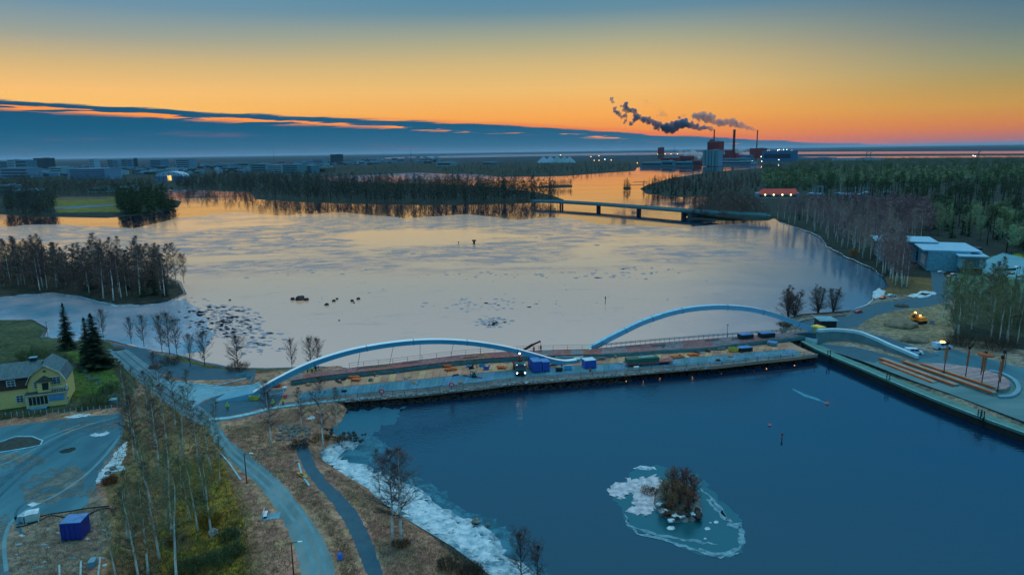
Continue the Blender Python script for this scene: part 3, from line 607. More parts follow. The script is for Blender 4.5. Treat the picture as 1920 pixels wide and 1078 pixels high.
# right bank
sheet('promenade', [(1528,650),(1548,642),(1600,652),(1660,665),(1720,682),(1800,690),(1920,713),(2300,770),(2500,990),(1920,790),(1800,745),(1700,709),(1620,678),(1560,658)], Z1, mat('promenade_paving', (0.05, 0.15, 0.17), c2=(0.12, 0.22, 0.23), scale=.15, bump=.1, stretch=(.3,1,1)), amp=0)
sheet('dark_asphalt', [(1535,645),(1600,650),(1660,664),(1715,682),(1750,690),(1700,690),(1655,672),(1640,680),(1600,672),(1560,656)], Z1 + .005, asph2, amp=.5)
sheet('road', [(1700,668),(1790,655),(1850,672),(1920,690),(2300,740),(2300,775),(1920,712),(1850,700),(1800,690),(1740,688)], Z1 + .004, asph, amp=.8)
sheet('road', strip_poly([(1490,603),(1545,599),(1590,592),(1608,581),(1650,568),(1710,560),(1748,548),(1746,515),(1738,490)],[(1545,616),(1605,614),(1622,602),(1642,592),(1680,581),(1740,575),(1785,563),(1776,530),(1764,500)]), Z1, asph2)
sheet('parking_lot', [(1838,492),(1880,474),(1930,486),(2100,500),(2100,540),(1940,522),(1862,516),(1842,512)], Z1, mat('pale_lot', (0.09, 0.26, 0.33), c2=(0.13, 0.33, 0.40), scale=.1), amp=.5)
curb([(1536,600),(1585,590),(1606,579),(1650,566),(1710,558)], w=.4, h=.15, material=asph); curb([(1470,612),(1510,600),(1560,594),(1585,591)], w=.4, h=.3, material=asph)
# ------------------------------------------------------------------ trees
birch_bark = mat('birch_bark', (0.42, 0.39, 0.33), rough=0.8, c2=(0.92, 0.88, 0.78), scale=1.2, stretch=(1, 1, 0.8))
dark_bark = mat('dark_bark', (0.05, 0.04, 0.035), rough=0.9, c2=(0.11, 0.09, 0.075), scale=2)
twig_m = mat('birch_twigs', (0.125, 0.080, 0.070), rough=0.9, var=0.3, scale=.3, rand=0.25)
twig_g = mat('mossy_twigs', (0.17, 0.165, 0.085), rough=0.9, var=0.35, scale=.3, rand=0.3)
twig_p = mat('purple_twigs', (0.29, 0.19, 0.185), rough=0.9, var=0.35, scale=.05, rand=0.35)
spruce_m = mat('spruce_needles', (0.012, 0.036, 0.012), rough=0.9, c2=(0.045, 0.095, 0.025), scale=.5, rand=0.3)
spruce_n = mat('near_spruce_needles', (0.005, 0.014, 0.006), rough=0.9, c2=(0.018, 0.032, 0.010), scale=.6)
pine_m = mat('pine_needles', (0.008, 0.040, 0.012), rough=0.9, c2=(0.05, 0.15, 0.03), scale=.4, rand=0.3)
pale_m = mat('pale_crown_twigs', (0.20, 0.27, 0.14), rough=0.9, c2=(0.40, 0.46, 0.26), scale=.3, rand=0.3)

def fan(V, F, p, d, l, w, rg):
    s = Vector((rg.uniform(-1, 1), rg.uniform(-1, 1), rg.uniform(-1, 1))).cross(d)
    if s.length < 1e-3: return
    s = s.normalized() * w * .5; n = len(V); V += [tuple(p - s), tuple(p + s), tuple(p + d * l)]; F.append((n, n + 1, n + 2))

def bare_tree(seed, H=16.0, spread=0.30, nb=34, ns=7, nt=5, tw=0.035, lo=0.25, stems=1, lean=0.03, trunk_r=None, up=0.75, sides=5, round_=False):
    """returns (trunk builder, crown V, crown F): trunk, limbs, sub-limbs and twigs as real geometry"""
    rg = random.Random(seed); T = MB(); V = []; F = []; tr = trunk_r or H * 0.011
    for sidx in range(stems):
        ph = rg.uniform(0, 6.28); ln = (lean if stems == 1 else 0.12) ; px, py = math.cos(ph) * ln, math.sin(ph) * ln
        h = H * (1 if sidx == 0 else rg.uniform(.8, .97)); pts = []; K = 8
        for i in range(K + 1):
            t = i / K; pts.append(Vector((px * h * t + rg.uniform(-1, 1) * .012 * h * t, py * h * t + rg.uniform(-1, 1) * .012 * h * t, h * t - .3)))
        r0 = tr * (1 if stems == 1 else .8)
        T.tube(pts, [r0 * (1.25 if i == 0 else 1) * (1 - i / K) ** .8 + .012 for i in range(K + 1)], n=6)
        nbs = max(6, nb // stems)
        for b in range(nbs):
            t = lo + (1 - lo) * ((b + rg.random()) / nbs); t = min(t, .985); k = t * K; i = int(k); f = k - i
            p = pts[i].lerp(pts[min(K, i + 1)], f)
            u = (t - lo) / (1 - lo)
            L = H * spread * ((math.sin(math.pi * min(1, u * .9 + .12)) ** .7) if round_ else (1.02 - u) ** .6 * min(1, .55 + u * 2.2)) * rg.uniform(.7, 1.15)
            an = rg.uniform(0, 6.28); e = up * rg.uniform(.7, 1.2) + u * .35; d = Vector((math.cos(an) * math.cos(e), math.sin(an) * math.cos(e), math.sin(e)))
            br = max(.015, r0 * .38 * (1 - t) + .02); q = p.copy(); seg = []
            dd = d.copy(); S = 4
            for j in range(S + 1):
                seg.append(q.copy()); q = q + dd * (L / S); dd = (dd + Vector((rg.uniform(-.18, .18), rg.uniform(-.18, .18), rg.uniform(-.05, .12)))).normalized()
            for j in range(S):
                a, c = seg[j], seg[j + 1]; ra = br * (1 - j / S) + .008; rb = br * (1 - (j + 1) / S) + .006
                ax = (c - a).normalized(); o1 = ax.cross(Vector((0, 0, 1)))
                if o1.length < .05: o1 = Vector((1, 0, 0))
                o1.normalize(); o2 = ax.cross(o1); n = len(V)
                for pt, r in ((a, ra), (c, rb)):
                    for m_ in range(3):
                        w_ = m_ * 2.094; V.append(tuple(pt + (o1 * math.cos(w_) + o2 * math.sin(w_)) * r))
                for m_ in range(3): m2 = (m_ + 1) % 3; F.append((n + m_, n + m2, n + 3 + m2)); F.append((n + m_, n + 3 + m2, n + 3 + m_))
            for s_ in range(ns):
                v = rg.uniform(.2, 1.0); kk = v * S; ii = min(S - 1, int(kk)); p2 = seg[ii].lerp(seg[ii + 1], kk - ii)
                d2 = (ax * .5 + Vector((rg.uniform(-1, 1), rg.uniform(-1, 1), rg.uniform(-.3, .9)))).normalized(); l2 = L * rg.uniform(.22, .42)
                fan(V, F, p2, d2, l2, tw * 1.5, rg)
                for t_ in range(nt):
                    w2 = rg.uniform(.15, 1.0); p3 = p2 + d2 * (l2 * w2); d3 = (d2 * .5 + Vector((rg.uniform(-1, 1), rg.uniform(-1, 1), rg.uniform(-.9, .7)))).normalized()
                    fan(V, F, p3, d3, rg.uniform(.35, .85) * min(1.3, H / 14), tw, rg)
    return T, V, F

def spruce(seed, H=18.0, R=3.2, wh=26, br=10, n=5, lo=.06):
    rg = random.Random(seed); T = MB(); T.tube([(0, 0, -.3), (0, 0, H * .5), (0, 0, H * .97)], [H * .013, H * .008, .02], n=6); V = []; F = []
    for i in range(wh):
        t = lo + (1 - lo) * i / wh; z = H * t; L0 = R * (1 - t) ** .85 * rg.uniform(.85, 1.1) + .15
        for b in range(br):
            an = rg.uniform(0, 6.28); L = L0 * rg.uniform(.65, 1.15); dr = -.18 - .35 * (1 - t)
            d = Vector((math.cos(an), math.sin(an), dr)).normalized(); s = Vector((-math.sin(an), math.cos(an), 0)); p = Vector((0, 0, z + rg.uniform(-.3, .3)))
            for j in range(n):
                u = (j + .4) / n; q = p + d * (L * u) + Vector((0, 0, u * u * L * .14)); w = L * (.30 - .18 * u) * rg.uniform(.8, 1.2) + .06
                for sg in (-1, 1):
                    k = len(V); e = q + s * (sg * w) + d * (w * .5) + Vector((0, 0, -w * .45 * rg.uniform(.5, 1.5)))
                    V += [tuple(q - d * (L * .5 / n)), tuple(q + d * (L * .75 / n)), tuple(e)]; F.append((k, k + 1, k + 2))
    for j in range(10):
        k = len(V); an = rg.uniform(0, 6.28); V += [(0, 0, H), (math.cos(an) * .3, math.sin(an) * .3, H - rg.uniform(.6, 1.4)), (math.cos(an + 1) * .25, math.sin(an + 1) * .25, H - 1.4)]; F.append((k, k + 1, k + 2))
    return T, V, F
def pine(seed, H=17.0, R=2.8, cl=16, n=26, lo=.45):
    rg = random.Random(seed); T = MB(); T.tube([(0, 0, -.3), (rg.uniform(-.2, .2), rg.uniform(-.2, .2), H * .5), (rg.uniform(-.4, .4), 0, H * .95)], [H * .014, H * .010, .03], n=6); V = []; F = []
    for c in range(cl):
        t = rg.random() ** .8; z = H * (lo + (1 - lo) * t * .97); rr = R * (1 - .75 * t) * rg.uniform(.3, 1); an = rg.uniform(0, 6.28)
        o = Vector((rr * math.cos(an), rr * math.sin(an), z)); s = R * rg.uniform(.3, .5)
        for i in range(n):
            g = Vector((rg.gauss(0, 1), rg.gauss(0, 1), rg.gauss(0, .6))); g = g.normalized() * s * rg.uniform(.5, 1.1); q = o + g
            a = Vector((rg.uniform(-1, 1), rg.uniform(-1, 1), rg.uniform(-.6, .6))) * s * .42; b_ = Vector((rg.uniform(-1, 1), rg.uniform(-1, 1), rg.uniform(-.6, .8))) * s * .42
            k = len(V); V += [tuple(q), tuple(q + a), tuple(q + b_)]; F.append((k, k + 1, k + 2))
    return T, V, F

class Kind:                         # shared trunk and crown meshes of one tree variant
    def __init__(s, gen, bark, crown, name):
        T, V, F = gen; s.name = name; s.t = T.mesh('trunk'); s.t.materials.append(bark); s.t.shade_smooth()
        s.c = np_mesh('crown', V, F, crown); s.V = np.array(V); s.F = np.array(F)
        z = s.V[:, 2].max(); s.H = float(z)
    def plant(s, loc, h, label, cat, group=None, rz=None, wid=1.0, rg=random):
        k = h / s.H; o = thing(s.name, label, cat, loc, rg.uniform(0, 6.28) if rz is None else rz, group)
        o.scale = (k * wid, k * wid, k)
        a = bpy.data.objects.new('trunk', s.t); COL.objects.link(a); a.parent = o
        b = bpy.data.objects.new('crown', s.c); COL.objects.link(b); b.parent = o
        return o
NB = [Kind(bare_tree(10 + i, 17, .30, 50, 9, 6, .030, lo=.28, up=.5, trunk_r=.2), birch_bark, twig_m, 'birch_tree') for i in range(3)]
NG = [Kind(bare_tree(20 + i, 17, .25, 44, 8, 6, .032, lo=.25, lean=.08, up=.55, trunk_r=.2), birch_bark, twig_g, 'birch_tree') for i in range(3)]
MBR = [Kind(bare_tree(30 + i, 17, .25, 44, 8, 6, .055, lo=.3, up=.5, trunk_r=.2), birch_bark, twig_p, 'birch_tree') for i in range(4)]
MD = [Kind(bare_tree(40 + i, 17, .27, 46, 9, 6, .050, lo=.25, up=.5, trunk_r=.2), birch_bark, twig_m, 'birch_tree') for i in range(4)]
MP = [Kind(bare_tree(50 + i, 15, .34, 50, 9, 6, .09, lo=.25, round_=True), dark_bark, pale_m, 'broadleaf_tree') for i in range(3)]
MG = [Kind(bare_tree(55 + i, 16, .26, 50, 9, 6, .045, lo=.2, up=.5, trunk_r=.2), birch_bark, twig_g, 'birch_tree') for i in range(3)]
SH = [Kind(bare_tree(60 + i, 9, .42, 44, 10, 8, .028, lo=.18, round_=True), dark_bark, twig_m, 'alder_tree') for i in range(3)]
SHM = [Kind(bare_tree(70 + i, 11, .34, 90, 10, 8, .032, lo=.06, stems=7), dark_bark, twig_m, 'alder_tree') for i in range(2)]
SN = [Kind(spruce(1, 16, 2.7, 34, 13, 6), dark_bark, spruce_n, 'spruce_tree'), Kind(spruce(2, 16, 3.2, 34, 13, 6), dark_bark, spruce_n, 'spruce_tree')]
spruce_d = mat('dark_spruce_needles', (0.006, 0.020, 0.008), rough=0.9, c2=(0.025, 0.055, 0.018), scale=.5, rand=0.3); pine_d = mat('dark_pine_needles', (0.008, 0.03, 0.009), rough=0.9, c2=(0.035, 0.085, 0.02), scale=.4, rand=0.35)
SM = [Kind(spruce(5 + i, 18, 2.6, 16, 8, 3), dark_bark, spruce_d, 'spruce_tree') for i in range(3)]
PM = [Kind(pine(9 + i, 17, 2.8, 22, 30), dark_bark, pine_d, 'pine_tree') for i in range(3)]

def in_poly(poly, x, y):
    r = False; n = len(poly)
    for i in range(n):
        x1, y1 = poly[i]; x2, y2 = poly[(i + 1) % n]
        if (y1 > y) != (y2 > y) and x < (x2 - x1) * (y - y1) / (y2 - y1) + x1: r = not r
    return r
def spots(poly, n, seed, sep=5.0, ysq=.5):
    rg = random.Random(seed); xs = [p[0] for p in poly]; ys = [p[1] for p in poly]; out = []; k = 0
    while len(out) < n and k < n * 60:
        k += 1; x = rg.uniform(min(xs), max(xs)); y = rg.uniform(min(ys), max(ys))
        if not in_poly(poly, x, y): continue
        if all(abs(x - a) > sep or abs(y - b) > sep * ysq for a, b in out): out.append((x, y))
    return out
def grove(poly, n, kinds, hs, label, cat, group, seed, sep=5.0, wid=1.0, z=1.5):
    rg = random.Random(seed)
    for x, y in spots(poly, n, seed, sep):
        kinds[rg.randrange(len(kinds))].plant(P(x, y, z), rg.uniform(*hs), label, cat, group, rg=rg, wid=wid * rg.uniform(.85, 1.2))
def wood(name, poly, n, kinds, hs, label, cat, material, seed, sep=3.0, thin=1.0):
    """a far wood that reads as one mass: real tree crowns joined into one mesh"""
    rg = random.Random(seed); VV = []; FF = []; off = 0
    for x, y in spots(poly, n, seed, sep, .25):
        V, F = kinds[rg.randrange(len(kinds))]; p = P(x, y, 1.5); h = hs[0] * .6 + (hs[1] * 1.08 - hs[0] * .6) * rg.random() ** .8; k = h / V[:, 2].max(); a = rg.uniform(0, 6.28); ca, sa = math.cos(a) * k, math.sin(a) * k
        w_ = rg.uniform(1.2, 1.9) * thin
        h_ = h
        Q = np.stack([(V[:, 0] * ca - V[:, 1] * sa) * w_ + p.x, (V[:, 0] * sa + V[:, 1] * ca) * w_ + p.y, V[:, 2] * k + p.z], -1)
        VV.append(Q); FF.append(F + off); off += len(V)
    V = np.concatenate(VV); F = np.concatenate(FF); o = V.mean(0); o[2] = 0
    ob = obj(name, np_mesh(name, V - o, F, material), None, loc=tuple(o)); return tag(ob, label, cat, kind='stuff')
def lowpoly(g, trunk=True):
    T, V, F = g; V = list(V); F = list(F)
    if trunk:
        n = len(V); V += [(-.12, 0, 0), (.12, 0, 0), (0, 0, 14), (0, -.12, 0), (0, .12, 0)]; F += [(n, n + 1, n + 2), (n + 3, n + 4, n + 2)]
    return np.array(V), np.array(F)
FB = [lowpoly(bare_tree(80 + i, 17, .27, 18, 4, 3, .26, lo=.2, up=.5)) for i in range(4)]
FS = [lowpoly(spruce(85 + i, 17, 3.6, 9, 7, 2)) for i in range(3)]
FP = [lowpoly(pine(88 + i, 16, 4.6, 10, 14)) for i in range(3)]
FR = [lowpoly(bare_tree(95 + i, 15, .36, 18, 4, 3, .30, lo=.25, round_=True)) for i in range(3)]

# foreground birch grove: (base x, base y, top y, label)
GROVE = [
 (372,997,845,'birch with a clean pale trunk nearest the road in the left grove'), (357,975,850,'leafless birch just behind the pale trunk nearest the road'), (322,1012,820,'tall birch leaning left in the middle of the left grove'),
 (300,1050,850,'white birch low in the grove beside the leaning tall birch'), (278,1078,900,'forked white birch at the lower edge of the left grove'), (262,1092,905,'birch cut by the bottom of the photo under the forked birch'),
 (218,1082,950,'short birch at the left edge of the grove by the metal pipes'), (398,1012,830,'dark slim birch at the right edge of the grove with orange leaves at its foot'), (330,1100,880,'birch at the very bottom of the grove over green undergrowth'),
 (252,865,735,'birch at the snow patch on the left edge of the upper grove'), (263,872,745,'second birch from the snow patch in the upper grove'), (300,885,740,'birch in the middle of the upper grove above the dry clearing'),
 (290,832,700,'upper grove birch standing left of the road bend'), (315,846,715,'reddish crowned birch in the upper grove'), (343,856,720,'dense twigged birch in the upper grove facing the road'), (372,868,745,'purple crowned birch beside the gravel road bend'),
 (396,882,760,'birch on the bank just above the first lamp post road bend'), (330,806,690,'birch in front of the concrete ramp end'), (352,792,690,'birch covering the left end of the pale concrete ramp'), (281,802,690,'birch above the yard on the road to the house'),
 (402,842,745,'small reddish birch at the roadside below the pale curb'), (243,812,700,'birch at the right end of the asphalt yard'), (262,785,680,'birch next to the garden hedge corner'), (236,764,672,'thin birch where the hedge meets the yard'),
 (412,905,815,'low birch at the roadside left of the first lamp post'), (303,765,655,'slender birch beside the narrow road near the ramp'), (340,930,810,'birch over the yellow undergrowth in the grove centre'), (285,955,810,'birch rising from the dry clearing edge'),
 (255,985,870,'leaning birch at the left side of the lower grove'), (385,940,830,'birch over yellow bushes close to the road'), (238,1020,900,'grey birch above the metal pipes'), (312,985,835,'twin topped birch behind the leaning tall birch')]
rgt = random.Random(77)
for i, (x, y, yt, lb) in enumerate(GROVE):
    p = P(x, y); (NG if y > 900 else NB if i % 2 else NG)[i % 3].plant(p, height(p, yt), lb, 'birch', 'birches in the left foreground grove', rg=rgt)
for x, y, yt, lb in [(737,1016,835,'left stem of the pair of bare birches on the snowy shore'), (752,1016,828,'right and taller stem of the pair of bare birches on the snowy shore'), (712,922,838,'dark bare birch just behind the shore pair'),
    (606,836,702,'bare birch on the rocky point before the work platform'), (510,838,706,'thin pale birch at the road end of the rocky point'), (632,806,722,'slim birch at the water edge of the rocky point'), (566,804,722,'faint bare birch between the boulders and the platform')]:
    p = P(x, y); NB[rgt.randrange(3)].plant(p, height(p, yt), lb, 'birch', rg=rgt, wid=1.25 if y > 900 else 1)
for x, y, yt, lb in [(978,1092,985,'round leafless tree at the bottom of the snowy shore'), (1008,1096,1010,'low bare tree right of the round tree at the bottom edge')]:
    p = P(x, y); SH[0].plant(p, height(p, yt), lb, 'tree', rg=rgt)
for x, y, yt, lb, w in [(270,648,585,'bare tree left of the shore clump',.8), (194,632,575,'bare tree standing behind the larger spruce',.8), (304,660,583,'leftmost stem of the dark clump on the lake shore',.7), (318,663,577,'tallest tree of the dark clump on the lake shore',.8), (332,665,590,'rightmost tree of the dark clump on the lake shore',.8),
    (357,686,620,'small bare tree right of the shore clump',.9), (384,686,614,'round bare tree on the shore road bend',1), (446,690,622,'wide bare tree with a bush at its foot on the lake shore',1.25), (548,693,629,'narrow bare tree left of the leaning round pair by the arch foot',.75), (583,691,626,'left tree of the round pair behind the arch foot',1), (597,690,628,'right tree of the round pair behind the arch foot',.85),
    (246,644,590,'thin sapling on the channel shore',.7), (345,530,470,'lone small tree on the tip of the left birch headland',.7)]:
    p = P(x, y); SH[rgt.randrange(3)].plant(p, height(p, yt), lb, 'tree', 'bare trees on the near lake shore' if y > 540 else None, rg=rgt, wid=w)
for x, y, yt, lb in [(1478,596,534,'left and largest bare tree clump on the right headland'), (1490,594,540,'bare tree merging with the largest clump on the right headland'), (1534,588,533,'middle bare tree clump on the right headland'), (1562,586,535,'rightmost bare tree clump on the right headland')]:
    p = P(x, y, 1.0); SHM[rgt.randrange(2)].plant(p, height(p, yt), lb, 'tree', 'bare tree clumps on the right headland', rg=rgt, wid=1.7)
for x, y, yt, lb, i in [(128,654,567,'slimmer dark spruce behind the house garden',0), (182,690,586,'larger dark spruce in front, beside the house garden',1)]:
    p = P(x, y); SN[i].plant(p, height(p, yt), lb, 'spruce', rg=rgt, wid=(1.35, 1.75)[i])
p = P(168, 684); SN[0].plant(p, height(p, 594), 'dark spruce half hidden behind the larger garden spruce', 'spruce', rg=rgt, wid=1.5)

def bush(x, y, wpx, hpx, label, m, name='bush', seed=0, n=220, z=1.6, group=None):
    rg = random.Random(seed); p = P(x, y, z); s = ppm(p); R = wpx / s / 2; H = hpx / s; V = []; F = []
    for i in range(n):
        an = rg.uniform(0, 6.28); r = R * math.sqrt(rg.random()); base = Vector((r * .72 * math.cos(an), r * .72 * math.sin(an), 0)); tip = base * 1.35 + Vector((rg.uniform(-.1, .1) * R, rg.uniform(-.1, .1) * R, H * rg.uniform(.45, 1) * (1 - .45 * (r / R) ** 2) * (.72 + .28 * math.sin(an * 3 + seed) * (r / R))))
        d = (tip - base); fan(V, F, base, d.normalized(), d.length, .06, rg)
        for k in range(5): fan(V, F, base + d * rg.uniform(.4, 1), (d.normalized() * .6 + Vector((rg.uniform(-1, 1), rg.uniform(-1, 1), rg.uniform(-.3, 1)))).normalized(), H * .28, .05, rg)
    o = obj(name, np_mesh(name, V, F, m), None, loc=p); return tag(o, label, 'bush', group)
dk = mat('dark_bush_twigs', (0.05, 0.04, 0.03), c2=(0.10, 0.06, 0.04), scale=.6); gb = mat('green_bush_twigs', (0.05, 0.075, 0.03), c2=(0.10, 0.13, 0.05), scale=.5); yb = mat('yellow_leaves', (0.14, 0.10, 0.01), c2=(0.28, 0.17, 0.02), scale=.8); rb = mat('rusty_leaves', (0.11, 0.045, 0.02), c2=(0.20, 0.08, 0.03), scale=.8)
for i, a in enumerate([(322,682,44,24,'dark round bush at the foot of the shore clump',dk), (446,694,44,26,'brownish bush under the wide bare tree on the shore',rb), (100,690,75,45,'grey green bush behind the yellow house',gb), (60,672,60,32,'bush behind the roof of the yellow house',gb), (180,762,55,42,'round grey green bush in the house garden by the road',gb),
    (205,735,34,30,'small garden bush beside the fence posts',gb), (392,985,44,46,'yellow leaved bush in the grove near the road',yb), (372,940,40,40,'yellow green bush in the middle of the grove',yb), (330,1020,50,30,'rusty undergrowth bush between birch trunks',rb), (430,1010,46,34,'low brown bush on the roadside bank',gb),
    (440,1040,44,38,'green bush at the lower right edge of the grove',gb), (400,1060,70,40,'large green bush at the bottom of the grove',gb), (350,1070,60,36,'green bush at the bottom centre of the grove',gb), (560,838,44,22,'dark bush on the rocky point',dk), (600,826,44,16,'red brown bush at the rocky shore',rb), (640,826,34,12,'low red brown bush nearest the snowy shore ice',rb),
    (206,905,30,22,'brown bush by the snow at the yard edge',rb), (840,1062,50,26,'dark bush at the shore near the bottom',dk), (880,1078,60,30,'dark bush with snow at the bottom of the shore',dk), (752,1022,40,12,'brown grass tuft round the shore birch pair',rb), (1800,648,60,40,'dark bush under the right bank birches',dk), (1870,655,70,46,'dense dark bush at the far right bank',dk),
    (1900,610,40,60,'tall dark bush in the right garden',dk), (1470,612,30,14,'low bush at the bridge abutment riprap',dk), (1600,478,14,16,'orange leaved bush on the lake shore in the right wood',mat('orange_leaves',(0.35,0.12,0.02),scale=1))]):
    bush(*a[:5], a[5], seed=i, n=160 if a[2] < 60 else 260)
# islet bushes and boulders
WS = [Kind(bare_tree(75 + i, 4.5, .42, 80, 8, 6, .022, lo=.04, stems=9, round_=True), dark_bark, mat('willow_twigs', (0.12, 0.06, 0.035), c2=(0.30, 0.13, 0.07), scale=.5, rand=.3), 'willow_shrub') for i in range(2)]
for i, (x, y, yt, lb) in enumerate([(1262,928,872,'tallest rusty willow shrub at the back of the snowy islet'), (1284,932,876,'rusty willow shrub right of the tallest one on the islet'), (1248,938,892,'low willow shrub at the left of the islet'), (1300,942,890,'willow shrub at the right end of the islet'), (1274,946,898,'willow shrub in the middle front of the islet'), (1292,958,916,'smallest shrub at the front right of the islet'), (1258,956,920,'small shrub at the front left of the islet')]):
    p = P(x, y, .5); WS[i % 2].plant(p, height(p, yt), lb, 'shrub', 'willow shrubs on the islet', rg=rgt, wid=1.15)
bush(1218, 922, 40, 12, 'red reeds on the pink frost left of the islet', rb, seed=52, n=160, z=.1)
bush(1262, 962, 60, 18, 'low brown reeds at the front edge of the islet', rb, seed=53, n=90, z=.6)

rock_m = mat('boulder', (0.06, 0.065, 0.06), rough=0.9, c2=(0.32, 0.32, 0.30), scale=1.6, bump=.4); rock_d = mat('wet_boulder', (0.012, 0.012, 0.013), rough=0.6, c2=(0.04, 0.04, 0.04), scale=1)
ROCKM = []
for i in range(5):
    m = MB(); m.ball((0, 0, 0.2), (1, .8, .6), 8, 6, .22, i); ROCKM.append(m.mesh('boulder'))
def rock(x, y, wpx, label, m, group, z=1.6, cat='rock', seed=0):
    p = P(x, y, z); s = wpx / ppm(p) / 2; me = ROCKM[seed % 5]
    key = (seed % 5, m.name)
    if key not in CH: c = me.copy(); c.materials.append(m); CH[key] = c
    o = obj('boulder', CH[key], None, loc=p, rz=seed * 1.7); o.scale = (s, s, s * 1.15); return tag(o, label, cat, group)
rg = random.Random(8)
LR = [(562,562,17,'largest dark rock in the lake left of the middle'), (549,562,10,'dark rock left of the largest lake rock'), (575,563,10,'dark rock right of the largest lake rock'), (567,558,9,'dark rock just behind the largest lake rock'), (612,572,9,'front rock of the middle lake rocks'), (626,565,8,'middle rock of the middle lake rocks'),
 (632,561,6,'small back rock of the middle lake rocks'), (660,565,8,'left rock of the right hand lake rocks'), (672,561,8,'right rock of the right hand lake rocks'), (664,568,4,'tiny rock below the right hand lake rocks'), (431,563,5,'lone small rock left of the lake rock groups'), (636,601,4,'tiny dark rock in the ice above the first arch'), (355,585,6,'rock at the headland ice tip'), (370,588,5,'rock right of the headland ice tip')]
for i, (x, y, w, lb) in enumerate(LR): rock(x, y, w, lb, rock_d, 'dark rocks in the lake ice', z=0.05, seed=i)
for i in range(46):
    x = rg.uniform(520, 580); y = rg.uniform(800, 826)
    rock(x, y, rg.uniform(6, 12), 'grey boulder in the heap by the platform end', rock_m, 'grey boulders heaped on the rocky point', seed=i)
for i in range(40):
    t = rg.random(); x = 590 + 90 * t + rg.uniform(-6, 6); y = 812 + 12 * t + rg.uniform(-12, 6)
    rock(x, y, rg.uniform(4, 9), 'small dark shore stone at the edge of the snow ice', rock_d, 'dark stones on the rocky shore', seed=i, z=1.0)
for i in range(60):
    t = rg.random(); x = 1462 + 36 * rg.random(); y = 606 + 18 * rg.random()
    rock(x, y, rg.uniform(3, 6), 'riprap stone under the end of the second arch', rock_m, 'riprap stones at the right abutment', seed=i, z=1.0)
for i in range(14): rock(rg.uniform(1236, 1316), rg.uniform(944, 980), rg.uniform(8, 18), 'dark stone on the shore of the snowy islet', rock_d, 'stones on the snowy islet', z=.6, seed=i)
for i, (x, y, w, lb) in enumerate([(892,978,16,'rock capped with snow on the shore ice'),(915,984,10,'flat rock right of the snow capped rock'),(520,318,0,'')][:2]): rock(x, y, w, lb, rock_m, None, z=.2, seed=i)
for i, (x, y, w, lb) in enumerate([(268,875,16,'grey slab stone beside the snow at the yard edge'),(212,880,14,'dark stone in the yard edge snow'),(203,888,12,'dark stone left in the yard edge snow'),(400,1000,22,'pale boulder at the foot of the roadside birch'),(440,1002,22,'grey boulder on the roadside bank'),(248,1008,18,'blue grey boulder at the left side of the grove'),(545,840,9,'white stone at the top of the footpath'),(556,866,6,'white stone left of the footpath')]): rock(x, y, w, lb, rock_m, None, seed=i)

# woods
B_POLY = [(-60,500),(100,505),(200,510),(300,520),(335,535),(340,550),(300,562),(220,566),(150,548),(60,546),(-60,548)]
grove(B_POLY, 66, MD, (15, 20), 'tall leafless birch in the wood on the left headland', 'birch', 'birches on the left headland', 3, sep=7)
grove([(100,505),(330,540),(300,560),(220,564),(120,545)], 12, SM, (9, 13), 'dark young spruce under the birches of the left headland', 'spruce', 'young spruces on the left headland', 4, sep=9, wid=1.4)
R1 = [(1450,408),(1462,415),(1500,424),(1540,437),(1560,459),(1600,478),(1640,496),(1665,517),(1680,546),(1702,540),(1688,485),(1730,445),(1610,408),(1500,404)]
grove(R1, 128, MBR, (14, 19), 'leafless purple grey birch in the shore wood on the right', 'birch', 'birches of the right shore wood', 5, sep=9)
grove([(1685,538),(1650,512),(1670,500),(1700,530)], 14, MBR, (15, 19), 'leafless birch at the front corner of the right shore wood', 'birch', 'birches at the front corner of the right shore wood', 6, sep=8)
grove([(1480,405),(1740,450),(1720,490),(1560,440)], 10, SM, (11, 15), 'dark spruce hidden among the birches of the right shore wood', 'spruce', 'spruces in the right shore wood', 7, sep=20)
grove([(1765,600),(1775,640),(1860,655),(1920,668),(2010,680),(2010,560),(1920,556),(1850,552),(1780,560)], 44, MG, (12, 17), 'greenish bare birch on the right bank above the promenade', 'birch', 'birches on the right bank', 8, sep=12)
R2 = [(1745,446),(1745,405),(1920,400),(2080,425),(2080,510),(1920,488),(1870,470),(1800,448)]
grove(R2, 60, MP, (13, 17), 'pale round bare tree behind the white modern building', 'tree', 'pale trees behind the modern building', 9, sep=10)
grove(R2, 46, PM, (15, 20), 'dark green pine behind the white modern building', 'pine', 'pines behind the modern building', 10, sep=10, wid=1.4)
grove(R2, 44, SM, (15, 20), 'dark spruce standing behind the white modern building', 'spruce', 'spruces behind the modern building', 11, sep=10, wid=1.1)
grove([(1530,352),(1700,345),(2050,345),(2050,402),(1745,402),(1640,385),(1540,375)], 150, PM, (15, 22), 'dark pine in the evergreen belt on the right', 'pine', 'pines of the right evergreen belt', 12, sep=6, wid=1.4)
grove([(1530,352),(1700,345),(2050,345),(2050,402),(1745,402),(1640,385),(1540,375)], 80, SM, (14, 21), 'dark spruce in the evergreen belt on the right', 'spruce', 'spruces of the right evergreen belt', 13, sep=7)
G_POLY = [(1203,353),(1213,362),(1265,368),(1328,367),(1420,358),(1430,330),(1332,327),(1262,337),(1220,347)]
grove(G_POLY, 90, SM, (12, 17), 'dark spruce on the point across the river', 'spruce', 'spruces on the point across the river', 14, sep=6, wid=1.5)
grove([(1840,540),(1850,550),(1930,560),(1990,560),(1990,540)], 6, SM, (6, 9), 'small spruce by the right garden', 'spruce', 'small spruces by the right garden', 15, sep=14)
D_POLY = [(482,373),(560,377),(640,380),(760,382),(860,383),(1000,379),(1048,378),(1052,375),(1000,363),(940,356),(850,350),(700,347),(620,343),(500,352)]
